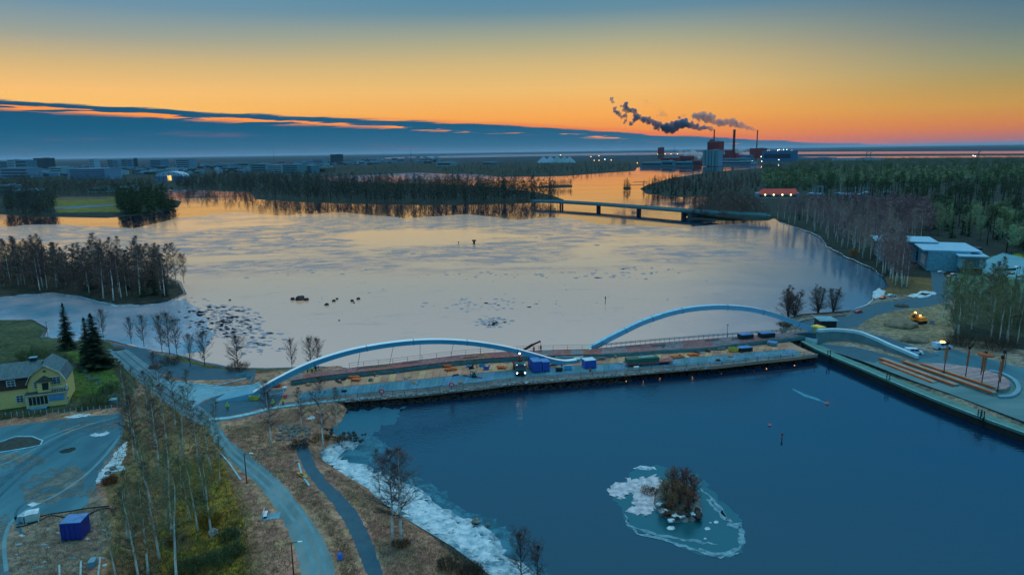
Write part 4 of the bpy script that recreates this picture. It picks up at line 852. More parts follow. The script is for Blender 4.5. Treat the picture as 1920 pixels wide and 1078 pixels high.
grove([(860,352),(940,358),(1000,366),(1010,374),(860,378),(720,372),(720,352)], 34, SM, (15, 19), 'spruce rising out of the wooded lake spit', 'spruce', 'spruces on the wooded lake spit', 16, sep=6)
far_tw = mat('far_twigs', (0.030, 0.042, 0.036), c2=(0.07, 0.085, 0.06), scale=.02)
wood('distant_wood', D_POLY, 760, FB, (17, 23), 'dark leafless wood covering the long spit in the lake', 'wood', far_tw, 17)
wood('distant_wood', [(330,358),(480,366),(482,352),(600,343),(590,333),(440,330),(330,345)], 420, FB, (14, 20), 'dark bare wood between the city and the lake spit', 'wood', far_tw, 18)
wood('distant_wood', [(1470,405),(1600,405),(1745,445),(1745,404),(1640,396),(1500,400)], 200, FB + FR, (12, 17), 'purple grey bare wood behind the right shore birches', 'wood', twig_p, 19)
wood('distant_wood', [(1300,392),(1292,405),(1340,411),(1440,411),(1452,406),(1418,398),(1408,372),(1340,372)], 170, FB, (9, 14), 'dark bare wood at the right end of the road bridge', 'wood', twig_m, 20)
wood('distant_wood', [(1430,318),(2050,300),(2050,345),(1700,345),(1430,362)], 950, FP + FS, (15, 23), 'deep green evergreen forest stretching back on the right', 'forest', pine_m, 21)
wood('distant_wood', [(1420,330),(1700,320),(2050,318),(2050,345),(1530,352),(1420,352)], 420, FR + FB, (12, 17), 'grey bare treetops among the evergreens on the right', 'forest', pale_m, 22)
wood('distant_wood', G_POLY, 170, FB, (10, 15), 'bare trees among the spruces of the river point', 'wood', twig_m, 23)
wood('distant_wood', [(800,319),(835,325),(900,326),(935,330.5),(1000,331),(1060,329.5),(1120,325),(1188,320),(1180,308),(1100,304),(1000,306),(900,308),(820,312)], 520, FS + FB, (9, 14), 'low dark wooded island in front of the mill', 'wood', spruce_m, 24)
wood('distant_wood', [(225,402),(262,402),(300,396),(330,388),(322,380),(290,372),(240,372),(215,378)], 190, FB + FS, (15, 22), 'dark trees on the tip of the sports field headland', 'wood', spruce_m, 25)
wood('distant_wood', [(10,402),(60,405),(105,404),(100,378),(20,374)], 160, FB, (13, 19), 'dark bare trees beside the left sports field', 'wood', far_tw, 26)
wood('distant_wood', [(0,372),(60,372),(215,370),(290,370),(285,352),(200,345),(100,335),(20,335),(0,345)], 520, FB + FP, (12, 19), 'dark wood between the city blocks and the sports field', 'wood', far_tw, 27)
wood('distant_wood', [(300,348),(600,332),(590,322),(480,318),(300,330),(150,332),(160,340)], 260, FB + FP, (7, 12), 'strips of trees along the city waterfront', 'wood', spruce_m, 28)
wood('distant_wood', [(1004,350.5),(1040,347),(1071,347),(1073,351.5),(1045,352.5)], 46, FB, (6, 11), 'thin line of trees on the narrow spit', 'wood', twig_m, 29)
wood('distant_wood', [(1169,352),(1175,350.5),(1182,352),(1181,356.5),(1170,356)], 14, FB + FS, (10, 13), 'small round wooded islet in the orange water', 'wood', spruce_m, 30)
wood('distant_wood', [(600,325),(780,322),(820,310),(800,300),(700,303),(560,312)], 260, FS + FB, (8, 12), 'dark trees along the far river bank before the city', 'wood', spruce_m, 31)
wood('distant_wood', [(1500,303),(2050,292),(2050,302),(1500,312)], 500, FP, (10, 15), 'far evergreen forest below the sea strip', 'forest', pine_m, 32, sep=3)
wood('distant_wood', [(-60,505),(100,508),(200,513),(300,525),(325,540),(300,552),(200,556),(60,542),(-60,545)], 190, FB, (8, 15), 'dark thicket between the birches of the left headland', 'wood', twig_m, 33)
def tufts(name, polys, n, hgt, wd, m_, label, seed):
    rg = random.Random(seed); V = []; F = []
    for pl, k in polys:
        for x, y in spots(pl, int(n * k), seed, 0, 0):
            p = P(x, y, 1.6); s = rg.uniform(.6, 1.5)
            for j in range(4): fan(V, F, p + Vector((rg.uniform(-.3, .3), rg.uniform(-.3, .3), 0)) * s, Vector((rg.uniform(-.7, .7), rg.uniform(-.7, .7), 1)).normalized(), hgt * s * rg.uniform(.5, 1.2), wd, rg)
    V = np.array(V); o = V.mean(0); o[2] = 1.6; tag(obj(name, np_mesh(name, V - o, F, m_), None, loc=tuple(o)), label, 'grass', kind='stuff')
DRY = [(432,840),(480,880),(530,925),(575,970),(600,1010),(620,1060),(640,1110),(690,1110),(670,1050),(640,980),(600,930),(562,885),(548,838),(500,800),(420,800)]
DRY2 = [(586,845),(602,872),(650,896),(690,920),(742,965),(800,1000),(900,1066),(930,1110),(740,1110),(715,1050),(680,970),(612,890)]
DRY3 = [(410,890),(440,890),(500,950),(540,1010),(556,1110),(470,1110),(440,990)]
YARD = [(70,970),(190,948),(215,1020),(180,1095),(50,1095),(12,1030)]
GR = [(232,800),(330,745),(400,810),(425,890),(460,960),(480,1100),(200,1100),(215,1000),(205,900)]
tufts('dry_grass', [([(430,826),(490,872),(540,915),(592,965),(622,1005),(636,1060),(650,1110),(684,1110),(666,1050),(636,985),(596,930),(558,890),(544,838),(500,800),(420,800)], 1), (DRY2, 1), (DRY3, .5), (YARD, .35), ([(520,770),(640,765),(630,800),(560,835),(480,800)], .3)], 2600, .34, .07, mat('straw', (0.20, 0.115, 0.07), rough=1, c2=(0.48, 0.30, 0.19), scale=.4), 'dry straw coloured grass tufts beside the gravel road', 201)
tufts('undergrowth', [(GR, 1)], 3800, .45, .09, mat('leaf_litter', (0.10, 0.075, 0.03), rough=1, c2=(0.42, 0.23, 0.07), scale=.16), 'brown and golden undergrowth below the grove birches', 202)
tufts('undergrowth', [([(330,900),(420,900),(465,1000),(480,1100),(250,1100),(290,1000)], 1)], 900, .5, .10, mat('green_litter', (0.05, 0.09, 0.03), rough=1, c2=(0.13, 0.19, 0.06), scale=.3), 'green undergrowth below the grove birches', 203)
tufts('lawn_grass', [([(0,640),(130,650),(210,690),(240,760),(130,772),(0,790)], 1)], 2600, .22, .10, mat('lawn_blades', (0.035, 0.07, 0.015), rough=1, c2=(0.11, 0.15, 0.04), scale=.3), 'patchy grass of the house garden', 204)
# garden hedge along the fence line
for i in range(24):
    t = i / 23; x = 132 + 106 * t; y = 678 + 86 * t + 6 * math.sin(i); bush(x, y, 11, 9, 'frosted pale hedge bush on the garden border', mat('hedge_twigs', (0.16, 0.22, 0.18), c2=(0.28, 0.34, 0.30), scale=1), seed=80 + i, n=40, group='hedge bushes along the garden border')
# ------------------------------------------------------------------ work platform across the water
steel = mat('painted_steel', (0.04, 0.30, 0.46), rough=0.4, c2=(0.06, 0.35, 0.52), scale=.3, spec=.5)
steel_top = mat('sky_lit_steel', (0.92, 0.90, 0.90), rough=0.3, c2=(0.75, 0.80, 0.84), scale=.4, spec=.6)  # near-white puts the sky's reflection on the arch top into the colour
dark_steel = mat('dark_steel', (0.012, 0.016, 0.02), rough=0.5, c2=(0.03, 0.035, 0.04))
rail_m = mat('railing_steel', (0.05, 0.08, 0.10), rough=0.5)
NEARP = [(520,762),(600,752),(650,748),(700,744),(780,738),(840,731),(900,725),(960,717),(1040,711),(1120,704),(1200,697),(1260,692),(1340,686),(1420,677),(1480,671),(1533,664)]
FARP = [(540,722),(600,709),(700,694),(860,678),(1000,668),(1110,663),(1240,655),(1340,648),(1440,641),(1478,638),(1500,650)]
ZP = 1.9
def interp(line, t):
    L = [0]
    for a, b in zip(line, line[1:]): L.append(L[-1] + math.hypot(b[0] - a[0], b[1] - a[1]))
    d = t * L[-1]
    for i in range(len(line) - 1):
        if d <= L[i + 1] or i == len(line) - 2:
            u = (d - L[i]) / (L[i + 1] - L[i]); return (line[i][0] + (line[i + 1][0] - line[i][0]) * u, line[i][1] + (line[i + 1][1] - line[i][1]) * u)
def by_x(line, x):
    for a, b in zip(line, line[1:]):
        if a[0] <= x <= b[0]: u = (x - a[0]) / (b[0] - a[0]); return a[1] + (b[1] - a[1]) * u
    return line[0][1] if x < line[0][0] else line[-1][1]
base = P(1000, 700, 0)
plat = thing('work_platform', 'long timber and steel temporary work platform standing in the water beside the arch bridge', 'platform', base)
m = W(); poly = [P(*q, ZP) for q in NEARP] + [P(*q, ZP) for q in FARP[::-1]]
m.prism([(p.x, p.y) for p in poly], 1.1, ZP - .1)
obj('deck_slab', m, mat('sandy_platform', (0.30, 0.18, 0.13), rough=.9, c2=(0.46, 0.26, 0.17), scale=.12, bump=.3), plat)
# three strips of mats along the platform: blue wet timber near the edge, sand in the middle, bare boards behind
blue_mat = mat('wet_timber_mat', (0.035, 0.15, 0.22), rough=.45, c2=(0.11, 0.25, 0.32), scale=.5, stretch=(1, .2, 1), rand=.18)
grey_mat = mat('sanded_mat', (0.07, 0.095, 0.10), rough=.9, c2=(0.16, 0.16, 0.15), scale=.3, rand=.15)
sand_mat = mat('sandy_board', (0.30, 0.18, 0.12), rough=.9, c2=(0.56, 0.31, 0.18), scale=.25, rand=.15)
rg = random.Random(4)
def lerp2(a, b, t): return (a[0] + (b[0] - a[0]) * t, a[1] + (b[1] - a[1]) * t)
def mats_strip(u0, u1, n, mt, name, x0, x1, dz):
    for i in range(n):
        xa = x0 + (x1 - x0) * i / n; xb = x0 + (x1 - x0) * (i + .94) / n
        def q(x, u):
            yn = by_x(NEARP, x); yf = by_x(FARP, x); sk = (u - .3) * 16; return P(x + sk * (0 if mt is None else 1), yn + (yf - yn) * u, ZP)
        c = [q(xa, u0), q(xb, u0), q(xb, u1), q(xa, u1)]; z = ZP + dz + rg.uniform(0, .03)
        mm = W(); mm.prism([(p.x, p.y) for p in c], ZP - .11, z); obj(name, mm, mt, plat)
mats_strip(.16, .50, 118, blue_mat, 'timber_mat', 560, 1500, 0)
mats_strip(.52, .80, 60, sand_mat, 'board', 640, 1470, 0)
mats_strip(.015, .14, 60, grey_mat, 'edge_board', 530, 1525, .03)
# edge beam, posts, rails, piles
def line3(line, z, x0=None, x1=None, n=60):
    x0 = line[0][0] if x0 is None else x0; x1 = line[-1][0] if x1 is None else x1
    return [P(x0 + (x1 - x0) * i / n, by_x(line, x0 + (x1 - x0) * i / n), z) for i in range(n + 1)]
m = W(); m.beam([p + Vector((0, -.1, 0)) for p in line3(NEARP, 1.78)], .3, .3); obj('edge_beam', m, mat('edge_timber', (0.10, 0.17, 0.20), c2=(0.24, 0.33, 0.37), scale=1.2), plat)
L3 = line3(NEARP, ZP, 560, 1530, 44)
m = W(); m.beam([p + Vector((0, .15, 1.1)) for p in L3], .06, .06); m.beam([p + Vector((0, .15, .6)) for p in L3], .05, .05); obj('rail', m, rail_m, plat)
for p in L3:
    m = W(); m.box((p.x, p.y + .15, ZP + .55), (.09, .09, 1.1)); obj('rail_post', m, rail_m, plat)
# piles stand in the water under the right half and rock fill carries the left part
for i in range(30):
    x = 1100 + 425 * i / 29
    for u in (.04, .5, .95):
        yn = by_x(NEARP, x); yf = by_x(FARP, min(x, 1478)); p = P(x, yn + (yf - yn) * u, 1.25)
        m = W(); m.tube([(p.x, p.y, -2.1), (p.x, p.y, 1.26)], .28, n=8); obj('pile', m, dark_steel, plat)
m = W(); pl = [P(x, by_x(NEARP, x), 1.5) + Vector((0, .35, 0)) for x in range(650, 1110, 20)]; pf = [P(x, by_x(FARP, x) + 3, 1.5) for x in range(1100, 640, -20)]
m.prism([(p.x, p.y) for p in pl + pf], -2.1, 1.24); tag(obj('rock_fill', m, rock_d, plat), kind='stuff')
# ragged rock face along the near edge; black foot stands in for its reflection
V = MB(); V.world = True; rg = random.Random(12)
for i in range(2800):
    x = rg.uniform(648, 1530); w = rg.random(); yy = by_x(NEARP, x)
    if x > 1180 and rg.random() < .55: continue
    p = P(x, yy, 1.5); r = rg.uniform(.18, .5); q = Vector((p.x, p.y - .15 - (1 - w) ** 1.5 * (2.3 if x < 1180 else 1.0), -.15 + w * 1.8)); V.ball(q, (r, r * .8, r * rg.uniform(.5, .9)), 5, 3, .3, i)
tag(obj('rock_face_and_reflection', V, mat('black_rock_and_reflection', (0.005, 0.005, 0.005), rough=.8, c2=(0.016, 0.015, 0.013), scale=2), plat), kind='stuff')
V = MB(); V.world = True
for i in range(420):
    x = rg.uniform(648, 1330); p = P(x, by_x(NEARP, x), ZP); r = rg.uniform(.06, .2); V.ball((p.x, p.y - rg.uniform(.1, .45), 1.72 + rg.uniform(-.25, .18)), (r * 1.5, r, r * .5), 5, 3, .2, i)
tag(obj('snow_clump', V, snow, plat), kind='stuff')

amber = mat('amber_lamp', (1, .5, .1), var=0, emit=(1, .50, .08, 6)); white_l = mat('white_lamp', (1, 1, 1), var=0, emit=(1, .95, .85, 7)); red_l = mat('red_lamp', (1, .1, .1), var=0, emit=(1, .1, .05, 3))
def edge_lamp(x, y, lb):
    p = P(x, by_x(NEARP, x), 1.0); p.y -= .95
    t = thing('edge_lamp', lb, 'lamp', p, 0, 'amber lamps along the platform edge')
    b = MB(); b.box((0, .35, 0), (.08, .7, .08)); b.box((0, .0, .12), (.3, .3, .06)); obj('bracket', b, dark_steel, t)
    b = MB(); b.ball((0, 0, -.05), .17, 8, 5); obj('bulb', b, amber, t)
nm = ['first', 'second', 'third', 'fourth', 'fifth', 'sixth', 'seventh', 'eighth', 'ninth', 'tenth', 'eleventh', 'twelfth', 'thirteenth', 'fourteenth', 'fifteenth']
for i, x in enumerate([838, 875, 1010, 1088, 1142, 1173, 1205, 1236, 1297, 1351, 1410, 1435, 1463, 1488]): edge_lamp(x, 0, 'amber lamp under the platform edge, %s from the left' % nm[i])
t = thing('light_string', 'string of small warm bulbs hanging under the right part of the platform edge', 'light string', P(1368, 683, 1.3))
for i in range(16):
    x = 1351 + 35 * i / 15; p = P(x, by_x(NEARP, x), 1.2); p.y -= .7; b = W(); b.ball(p, .09, 6, 4); obj('bulb', b, mat('warm_bulb', (1, .7, .3), var=0, emit=(1, .7, .3, 9)), t)
b = W(); b.tube([P(1351 + 35 * i / 5, by_x(NEARP, 1351 + 7 * i), 1.3) + Vector((0, -.7, 0)) for i in range(6)], .02, n=4); obj('cable', b, dark_steel, t)

# ------------------------------------------------------------------ the arch bridge
bridge = thing('arch_bridge', 'unfinished footbridge with two pale blue steel arches swinging in a wave across a reddish deck', 'bridge', P(1000, 672, 0))
A0 = P(487, 745, 1.7); A1 = P(1066, 690, 0.6); B0 = P(1100, 664, 1.0); B1 = P(1530, 629, 2.4)
arch1 = [(478,739),(500,725),(520,713.5),(560,693),(600,676.5),(650,661),(700,650.5),(750,643.5),(800,640),(850,640.5),(900,645),(950,653.5),(985,662),(1010,669),(1030,675),(1046,678.5),(1062,680),(1080,678)]
arch2 = [(1106,655),(1120,647),(1140,636),(1165,623.5),(1200,606.5),(1230,595.5),(1260,586.5),(1300,579),(1350,575.8),(1400,579),(1440,587.5),(1480,601),(1510,613.5),(1530,621)]
def smoothline(pts, k=4):
    out = []
    for i in range(len(pts) - 1):
        p0 = pts[max(0, i - 1)]; p1 = pts[i]; p2 = pts[i + 1]; p3 = pts[min(len(pts) - 1, i + 2)]
        for j in range(k):
            t = j / k; out.append(tuple(.5 * ((2 * p1[a]) + (-p0[a] + p2[a]) * t + (2 * p0[a] - 5 * p1[a] + 4 * p2[a] - p3[a]) * t * t + (-p0[a] + 3 * p1[a] - 3 * p2[a] + p3[a]) * t ** 3) for a in (0, 1)))
    out.append(pts[-1]); return out
a1 = [PV(x, y, A0, A1) for x, y in smoothline(arch1)]; a2 = [PV(x, y, B0, B1) for x, y in smoothline(arch2)]
# the wave carries on under the deck from the first arch to the second
mid0 = a1[-1]; mid1 = a2[0]; under = [mid0.lerp(mid1, t) + Vector((0, 0, -.15 * math.sin(math.pi * t))) for t in (0.12, .3, .5, .7, .88)]
def box_rib(pts, w, hs, name, mtl, parent, top=None):
    side = (pts[-1] - pts[0]); side.z = 0; side = Vector((-side.y, side.x, 0)).normalized(); rings = []; rt = []
    for i, p in enumerate(pts):
        t = (pts[min(i + 1, len(pts) - 1)] - pts[max(i - 1, 0)]).normalized(); n = side.cross(t); n = -n if n.z < 0 else n; h = hs(i / (len(pts) - 1))
        rings.append([p - side * w * .5 - n * h * .5, p + side * w * .5 - n * h * .5, p + side * w * .5 + n * h * .5, p - side * w * .5 + n * h * .5])
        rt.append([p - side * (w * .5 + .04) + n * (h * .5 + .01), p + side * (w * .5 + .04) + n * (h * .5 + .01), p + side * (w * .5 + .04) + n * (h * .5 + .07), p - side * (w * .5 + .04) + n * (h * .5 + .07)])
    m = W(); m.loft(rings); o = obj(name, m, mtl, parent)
    m = W(); m.loft(rt); obj('sky_lit_top', m, top or steel_top, o)  # pale strip along the rib paints in sky light on its top
    return o
box_rib(a1, 1.5, lambda t: 1.25 - .25 * math.sin(math.pi * t), 'arch', steel, bridge)
box_rib(a2, 1.5, lambda t: 1.35 - .2 * math.sin(math.pi * t), 'arch', mat('lighter_blue_steel', (0.16, 0.42, 0.60), rough=.35, c2=(0.2, 0.48, 0.66), spec=.5), bridge, mat('sky_lit_blue_steel', (0.30, 0.55, 0.70), rough=.35, spec=.5))  # second arch: lighter blue sides, sky reflection painted on its top strip
box_rib([mid0] + under + [mid1], 1.6, lambda t: 1.3, 'arch_base', steel, bridge, mat('pale_top_edge', (0.55, 0.55, 0.45)))  # base rib carries a pale top strip too
# deck
DFAR = [(545,706),(600,697.5),(670,687.5),(726,682),(790,674),(860,665.5),(920,661),(975,657.5),(1060,655),(1110,654),(1180,647.5),(1240,642),(1340,634),(1400,629.5),(1460,625.5),(1500,620),(1528,617)]
DNEAR = [(530,717),(600,706),(670,698.5),(726,693),(790,685),(860,677),(920,672),(985,668.5),(1060,666.5),(1120,664.5),(1180,660.5),(1240,656),(1320,652),(1400,641.5),(1440,637),(1500,631.5),(1536,626)]
ZD = 2.9
form = [mat('formwork_%s' % n, c, rough=.8, scale=.6, var=.25) for n, c in (('red', (0.26, 0.085, 0.08)), ('mauve', (0.25, 0.11, 0.11)), ('grey', (0.16, 0.15, 0.16)), ('rust', (0.25, 0.10, 0.07)), ('slate', (0.19, 0.15, 0.16)))]
rg = random.Random(21); N_ = 84
for i in range(N_):
    xa = 545 + 980 * i / N_; xb = 545 + 980 * (i + .97) / N_; slate = 1118 < xa
    fm = form[4 if (xa < 560 or xa > 1465) else ((1 if i % 9 < 5 else 4) if slate else (2 if 1000 < xa < 1118 and i % 5 < 2 else (0, 1, 1, 3)[(i // 4) % 4]))]
    c = [P(xa, by_x(DNEAR, xa), ZD), P(xb, by_x(DNEAR, xb), ZD), P(xb, by_x(DFAR, xb), ZD), P(xa, by_x(DFAR, xa), ZD)]
    m = W(); m.prism([(p.x, p.y) for p in c], ZD - .35, ZD + rg.uniform(0, .04)); obj('deck_panel', m, fm, bridge)
def dline(line, z, x0=545, x1=1525, n=50, off=0): return [P(x0 + (x1 - x0) * i / n, by_x(line, x0 + (x1 - x0) * i / n), z) + Vector((0, off, 0)) for i in range(n + 1)]
m = W(); m.beam([p - Vector((0, .12, .5)) for p in dline(DNEAR, ZD)], .25, .85); obj('edge_girder', m, mat('teal_girder', (0.06, 0.20, 0.22), rough=.5), bridge)
m = W(); m.beam([p - Vector((0, -.12, .5)) for p in dline(DFAR, ZD)], .25, .85); obj('edge_girder', m, mat('teal_girder', (0.06, 0.20, 0.22)), bridge)
m = W(); m.beam([p + Vector((0, .0, .1)) for p in dline(DNEAR, ZD, 545, 1120, 30)], .18, .16); obj('edge_board', m, form[0], bridge)
for xa, xb, u in [(672,727,.62),(755,785,.6),(868,896,.35),(1222,1248,.55),(1322,1348,.7),(1372,1392,.6),(1240,1246,.3)]:
    c = []
    for x, du in ((xa, 0), (xb, 0), (xb, .17), (xa, .17)): c.append(P(x, by_x(DNEAR, x) + (by_x(DFAR, x) - by_x(DNEAR, x)) * (u + du), ZD))
    m = W(); m.prism([(p.x, p.y) for p in c], ZD - .2, ZD + .07); obj('deck_opening', m, dark_steel, bridge)
# far railing and hangers
fr = dline(DFAR, ZD, 655, 1528, 96)
m = W(); m.beam([p + Vector((0, 0, 1.2)) for p in fr], .05, .06); m.beam([p + Vector((0, 0, .65)) for p in fr], .04, .05); obj('rail', m, rail_m, bridge)
m = W(); m.beam([p + Vector((0, 0, .9)) for p in fr[50:]], .06, .22); obj('rail_board', m, mat('pale_rail_board', (0.25, 0.33, 0.38)), bridge)
pm_ = MB().box((0, 0, .6), (.07, .07, 1.2)).mesh('rail_post'); pm_.materials.append(rail_m)
for i, p in enumerate(fr):
    if i % 3 and i < 50: continue
    o = obj('rail_post', pm_, None, bridge); o.location = p - bridge.location
for x, yt in [(672,664),(732,652),(789,646),(847,645),(903,650),(958,660),(1006,671)]:
    top = min(a1, key=lambda q: abs(proj(q)[0] - x)); bot = P(x - 1.5, by_x(DFAR, x) + 1.5, ZD); m = W(); m.tube([top - Vector((0, 0, .5)), bot], .05, n=5); obj('hanger', m, rail_m, bridge)
for x in (1160, 1195, 1235, 1280, 1330, 1380, 1430):
    top = min(a2, key=lambda q: abs(proj(q)[0] - x)); m = W(); m.box((top.x, top.y, top.z - .75), (.12, .12, .3)); obj('hanger_lug', m, rail_m, bridge)
pier = W(); q = P(1066, 688, 0); pier.box((q.x, q.y + 3, .3), (7, 7, 5.0)); obj('pier', pier, mat('pier_concrete', (0.10, 0.20, 0.22), scale=.5), bridge)
# left anchorage slabs of the first arch, and the pale end of it
q = P(484, 744, 1.6); m = W(); m.add([(q.x - 9, q.y - 3.0, 1.6), (q.x + 2, q.y - 1.6, 1.6), (q.x + 2, q.y + 1.6, 1.6), (q.x - 8, q.y + 4.0, 1.6), (q.x - 9, q.y - 2.6, 1.75), (q.x + 1.2, q.y - 1.2, 3.3), (q.x + 1.2, q.y + 1.2, 3.3), (q.x - 8, q.y + 3.5, 1.75)],
    [(4, 5, 6, 7), (0, 1, 5, 4), (1, 2, 6, 5), (2, 3, 7, 6), (3, 0, 4, 7)]); obj('abutment', m, mat('abutment_concrete', (0.10, 0.27, 0.36), c2=(.13, .33, .43), scale=.4), bridge)

# right ramp: curved retaining wall with a white parapet, yellow formwork at its head
rampb = [(1535,644),(1548,640),(1565,638.5),(1585,639),(1610,642),(1640,650),(1665,658),(1690,667),(1718,675)]
rampt = [(1535,618),(1548,617),(1565,616.5),(1585,618),(1610,622),(1640,633.5),(1665,645),(1690,655),(1718,667)]
ramp = thing('ramp_wall', 'curving concrete retaining wall with a white parapet leading off the bridge to the right', 'ramp', P(1610, 642, 1.6))
rb_, rt_ = [], []
for (x, y), (x2, y2) in zip(smoothline(rampb, 3), smoothline(rampt, 3)):
    p = P(x, y, 1.6); h = height(p, y2); rb_.append(p); rt_.append(h)
def off(pts, d):
    out = []
    for i, p in enumerate(pts):
        t = (pts[min(i + 1, len(pts) - 1)] - pts[max(i - 1, 0)]); t.z = 0; t.normalize(); out.append(p + Vector((-t.y, t.x, 0)) * d)
    return out
o1 = off(rb_, .9); o2 = off(rb_, 9.0)
m = W(); n = len(rb_); m.loft([[a - Vector((0, 0, .3)), b - Vector((0, 0, .3)), b + Vector((0, 0, h - .75)), a + Vector((0, 0, h - .75))] for a, b, h in zip(rb_, o1, rt_)]); obj('wall', m, mat('ramp_concrete', (0.10, 0.19, 0.21), c2=(.15, .25, .27), scale=.3), ramp)
m = W(); m.loft([[a + Vector((0, -.08, h - .75)), b + Vector((0, 0, h - .75)), b + Vector((0, 0, h)), a + Vector((0, -.08, h))] for a, b, h in zip(rb_, o1, rt_)]); obj('parapet', m, mat('white_parapet', (0.40, 0.60, 0.68), c2=(.50, .68, .75), scale=.5), ramp)
m = W(); m.loft([[a - Vector((0, 0, .3)), b - Vector((0, 0, .3)), b + Vector((0, 0, max(.1, (h - 1.3) * .4))), a + Vector((0, 0, h - 1.15))] for a, b, h in zip(o1, o2, rt_)]); obj('roadway', m, asph2, ramp)
def spanbox(name, x0, y0, x1, y1, ytop, depth, label, cat, material, z=1.6, lid=None):
    a = P(x0, y0, z); b = P(x1, y1, z); d = b - a; L = math.hypot(d.x, d.y); rz = math.atan2(d.y, d.x); c = (a + b) / 2; h = height(a.lerp(b, .5), ytop)
    t = thing(name, label, cat, c, rz); m = MB(); m.box((0, depth / 2, h / 2), (L, depth, h)); obj('body', m, material, t); return t, L, h
t, L, h = spanbox('formwork_box', 1520, 628, 1537, 633, 612, 2.2, 'bright yellow timber formwork at the top end of the second arch', 'formwork', mat('yellow_form', (0.75, 0.50, 0.12), scale=.8), z=2.6)
m = MB(); [m.box((0, -.06, h * k), (L + .1, .1, .12)) for k in (.25, .55, .9)]; obj('batten', m, mat('pale_batten', (0.85, 0.65, 0.2)), t)  # battens in a lighter yellow than the boards
t, L, h = spanbox('end_shelter', 1538, 617, 1568, 617, 602, 5, 'dark covered frame standing behind the yellow formwork', 'shelter', dark_steel, z=1.6)
m = MB(); m.box((0, 2.5, h + .1), (L + .8, 6, .2)); obj('roof', m, conc, t)
t, L, h = spanbox('low_wall', 1497, 636, 1531, 644, 633, .5, 'short pale concrete wall turning below the bridge end', 'wall', mat('white_parapet', (0, 0, 0)), z=1.6)

# quay
quay_line = [(1502,640),(1530,655),(1560,668.5),(1600,685),(1650,706.5),(1700,728),(1750,748.5),(1800,768),(1850,787),(1920,812),(2100,880),(2500,1030)]
quay = thing('quay_wall', 'long straight quay wall with a greenish concrete cap along the right bank', 'quay', P(1700, 728, 0))
m = W(); ql = [P(*q, 1.7) for q in quay_line]; oi = off(ql, 2.6)
m.loft([[Vector((a.x, a.y, -2)), Vector((b.x, b.y, -2)), b + Vector((0, 0, -.35)), a + Vector((0, 0, -.35))] for a, b in zip(ql, oi)]); obj('wall', m, mat('quay_face', (0.012, 0.014, 0.012), c2=(.03, .03, .025)), quay)
m = W(); m.loft([[a + Vector((-.1, -.2, -.35)), b + Vector((0, 0, -.35)), b + Vector((0, 0, .15)), a + Vector((-.1, -.2, .15))] for a, b in zip(ql, oi)]); obj('cap', m, mat('quay_cap', (0.06, 0.17, 0.15), c2=(.10, .23, .21), scale=.6, stretch=(.3, 1, 1)), quay)
m = W(); m.loft([[a + Vector((-.12, -.22, .15)), b + Vector((-.12, -.22, .15)), b + Vector((-.12, -.22, .22)), a + Vector((-.12, -.22, .22))] for a, b in zip(ql, off(ql, .35))]); obj('edge_trim', m, mat('edge_trim', (0.22, 0.42, 0.40)), quay)
for i, (x, y) in enumerate([(1555,667),(1666,712),(1838,781),(1843,784)]):
    p = P(x, y, 1.8); t = thing('quay_ladder', 'dark ladder frame on the quay edge, %s from the bridge' % ['nearest', 'second', 'third', 'fourth'][i], 'post', p)
    m = MB(); m.box((-.35, .2, .7), (.14, .14, 1.5)); m.box((.35, .2, .7), (.14, .14, 1.5)); m.box((0, .2, 1.3), (.6, .08, .08)); m.box((0, .2, .8), (.6, .06, .06)); m.box((0, -.25, -.6), (.5, .06, 1.8)); obj('frame', m, dark_steel, t)

# stepped seating, edge light painted orange, oval boarded deck and its ring
seat_m = mat('seat_concrete', (0.22, 0.24, 0.21), scale=.6); org = mat('orange_lit_timber', (0.75, 0.10, 0.02), rough=.6, c2=(0.95, 0.16, 0.03), scale=.7)
seat = thing('stepped_seating', 'four long stepped benches with orange lit timber edges on the promenade', 'seating', P(1760, 705, 1.6))
for i, (a, b) in enumerate([((1748,718),(1650,679.5)),((1788,725),(1648,674.5)),((1861.5,742.5),(1692,682.5)),((1864,735.5),(1725,689))]):
    pa, pb = P(*a, 1.6), P(*b, 1.6); hh = .2 + .3 * i
    st = W(); d = (pb - pa).normalized(); nrm = Vector((d.y, -d.x, 0)); nrm = nrm if nrm.y > 0 else -nrm
    st.prism([(p.x, p.y) for p in (pa, pb, pb + nrm * 1.6, pa + nrm * 1.6)], 1.5, 1.6 + hh); s_ = obj('step', st, seat_m, seat)
    e = W(); e.beam([pa + Vector((0, 0, hh - .02)) - nrm * .12, pb + Vector((0, 0, hh - .02)) - nrm * .12], .24, .34); e2 = obj('edge_board', e, org, s_)
oval = [(1728,690),(1745,687.5),(1762,687.5),(1798,691.5),(1837,697.5),(1869,707),(1888,718),(1893,728),(1885,736),(1867,737)]
od = thing('oval_deck', 'half oval deck of pinkish boards behind the stepped seating', 'deck', P(1820, 710, 1.6))
pts = [P(x, y, 1.6) for x, y in smoothline(oval, 3)]; m = W(); m.prism([(p.x, p.y) for p in pts], 1.5, 2.5); obj('plinth', m, seat_m, od)
bm_ = mat('pink_boards', (0.30, 0.21, 0.22), c2=(0.42, 0.29, 0.29), scale=.8, rand=.2)
c0 = P(1728, 690, 0); c1 = P(1866, 737, 0); ax_ = (c1 - c0).normalized(); nx_ = Vector((-ax_.y, ax_.x, 0)); nx_ = nx_ if nx_.y > 0 else -nx_
proj_ = [((p - c0).dot(ax_), (p - c0).dot(nx_)) for p in pts]; smin = min(a for a, b in proj_); smax = max(a for a, b in proj_); nbd = 46
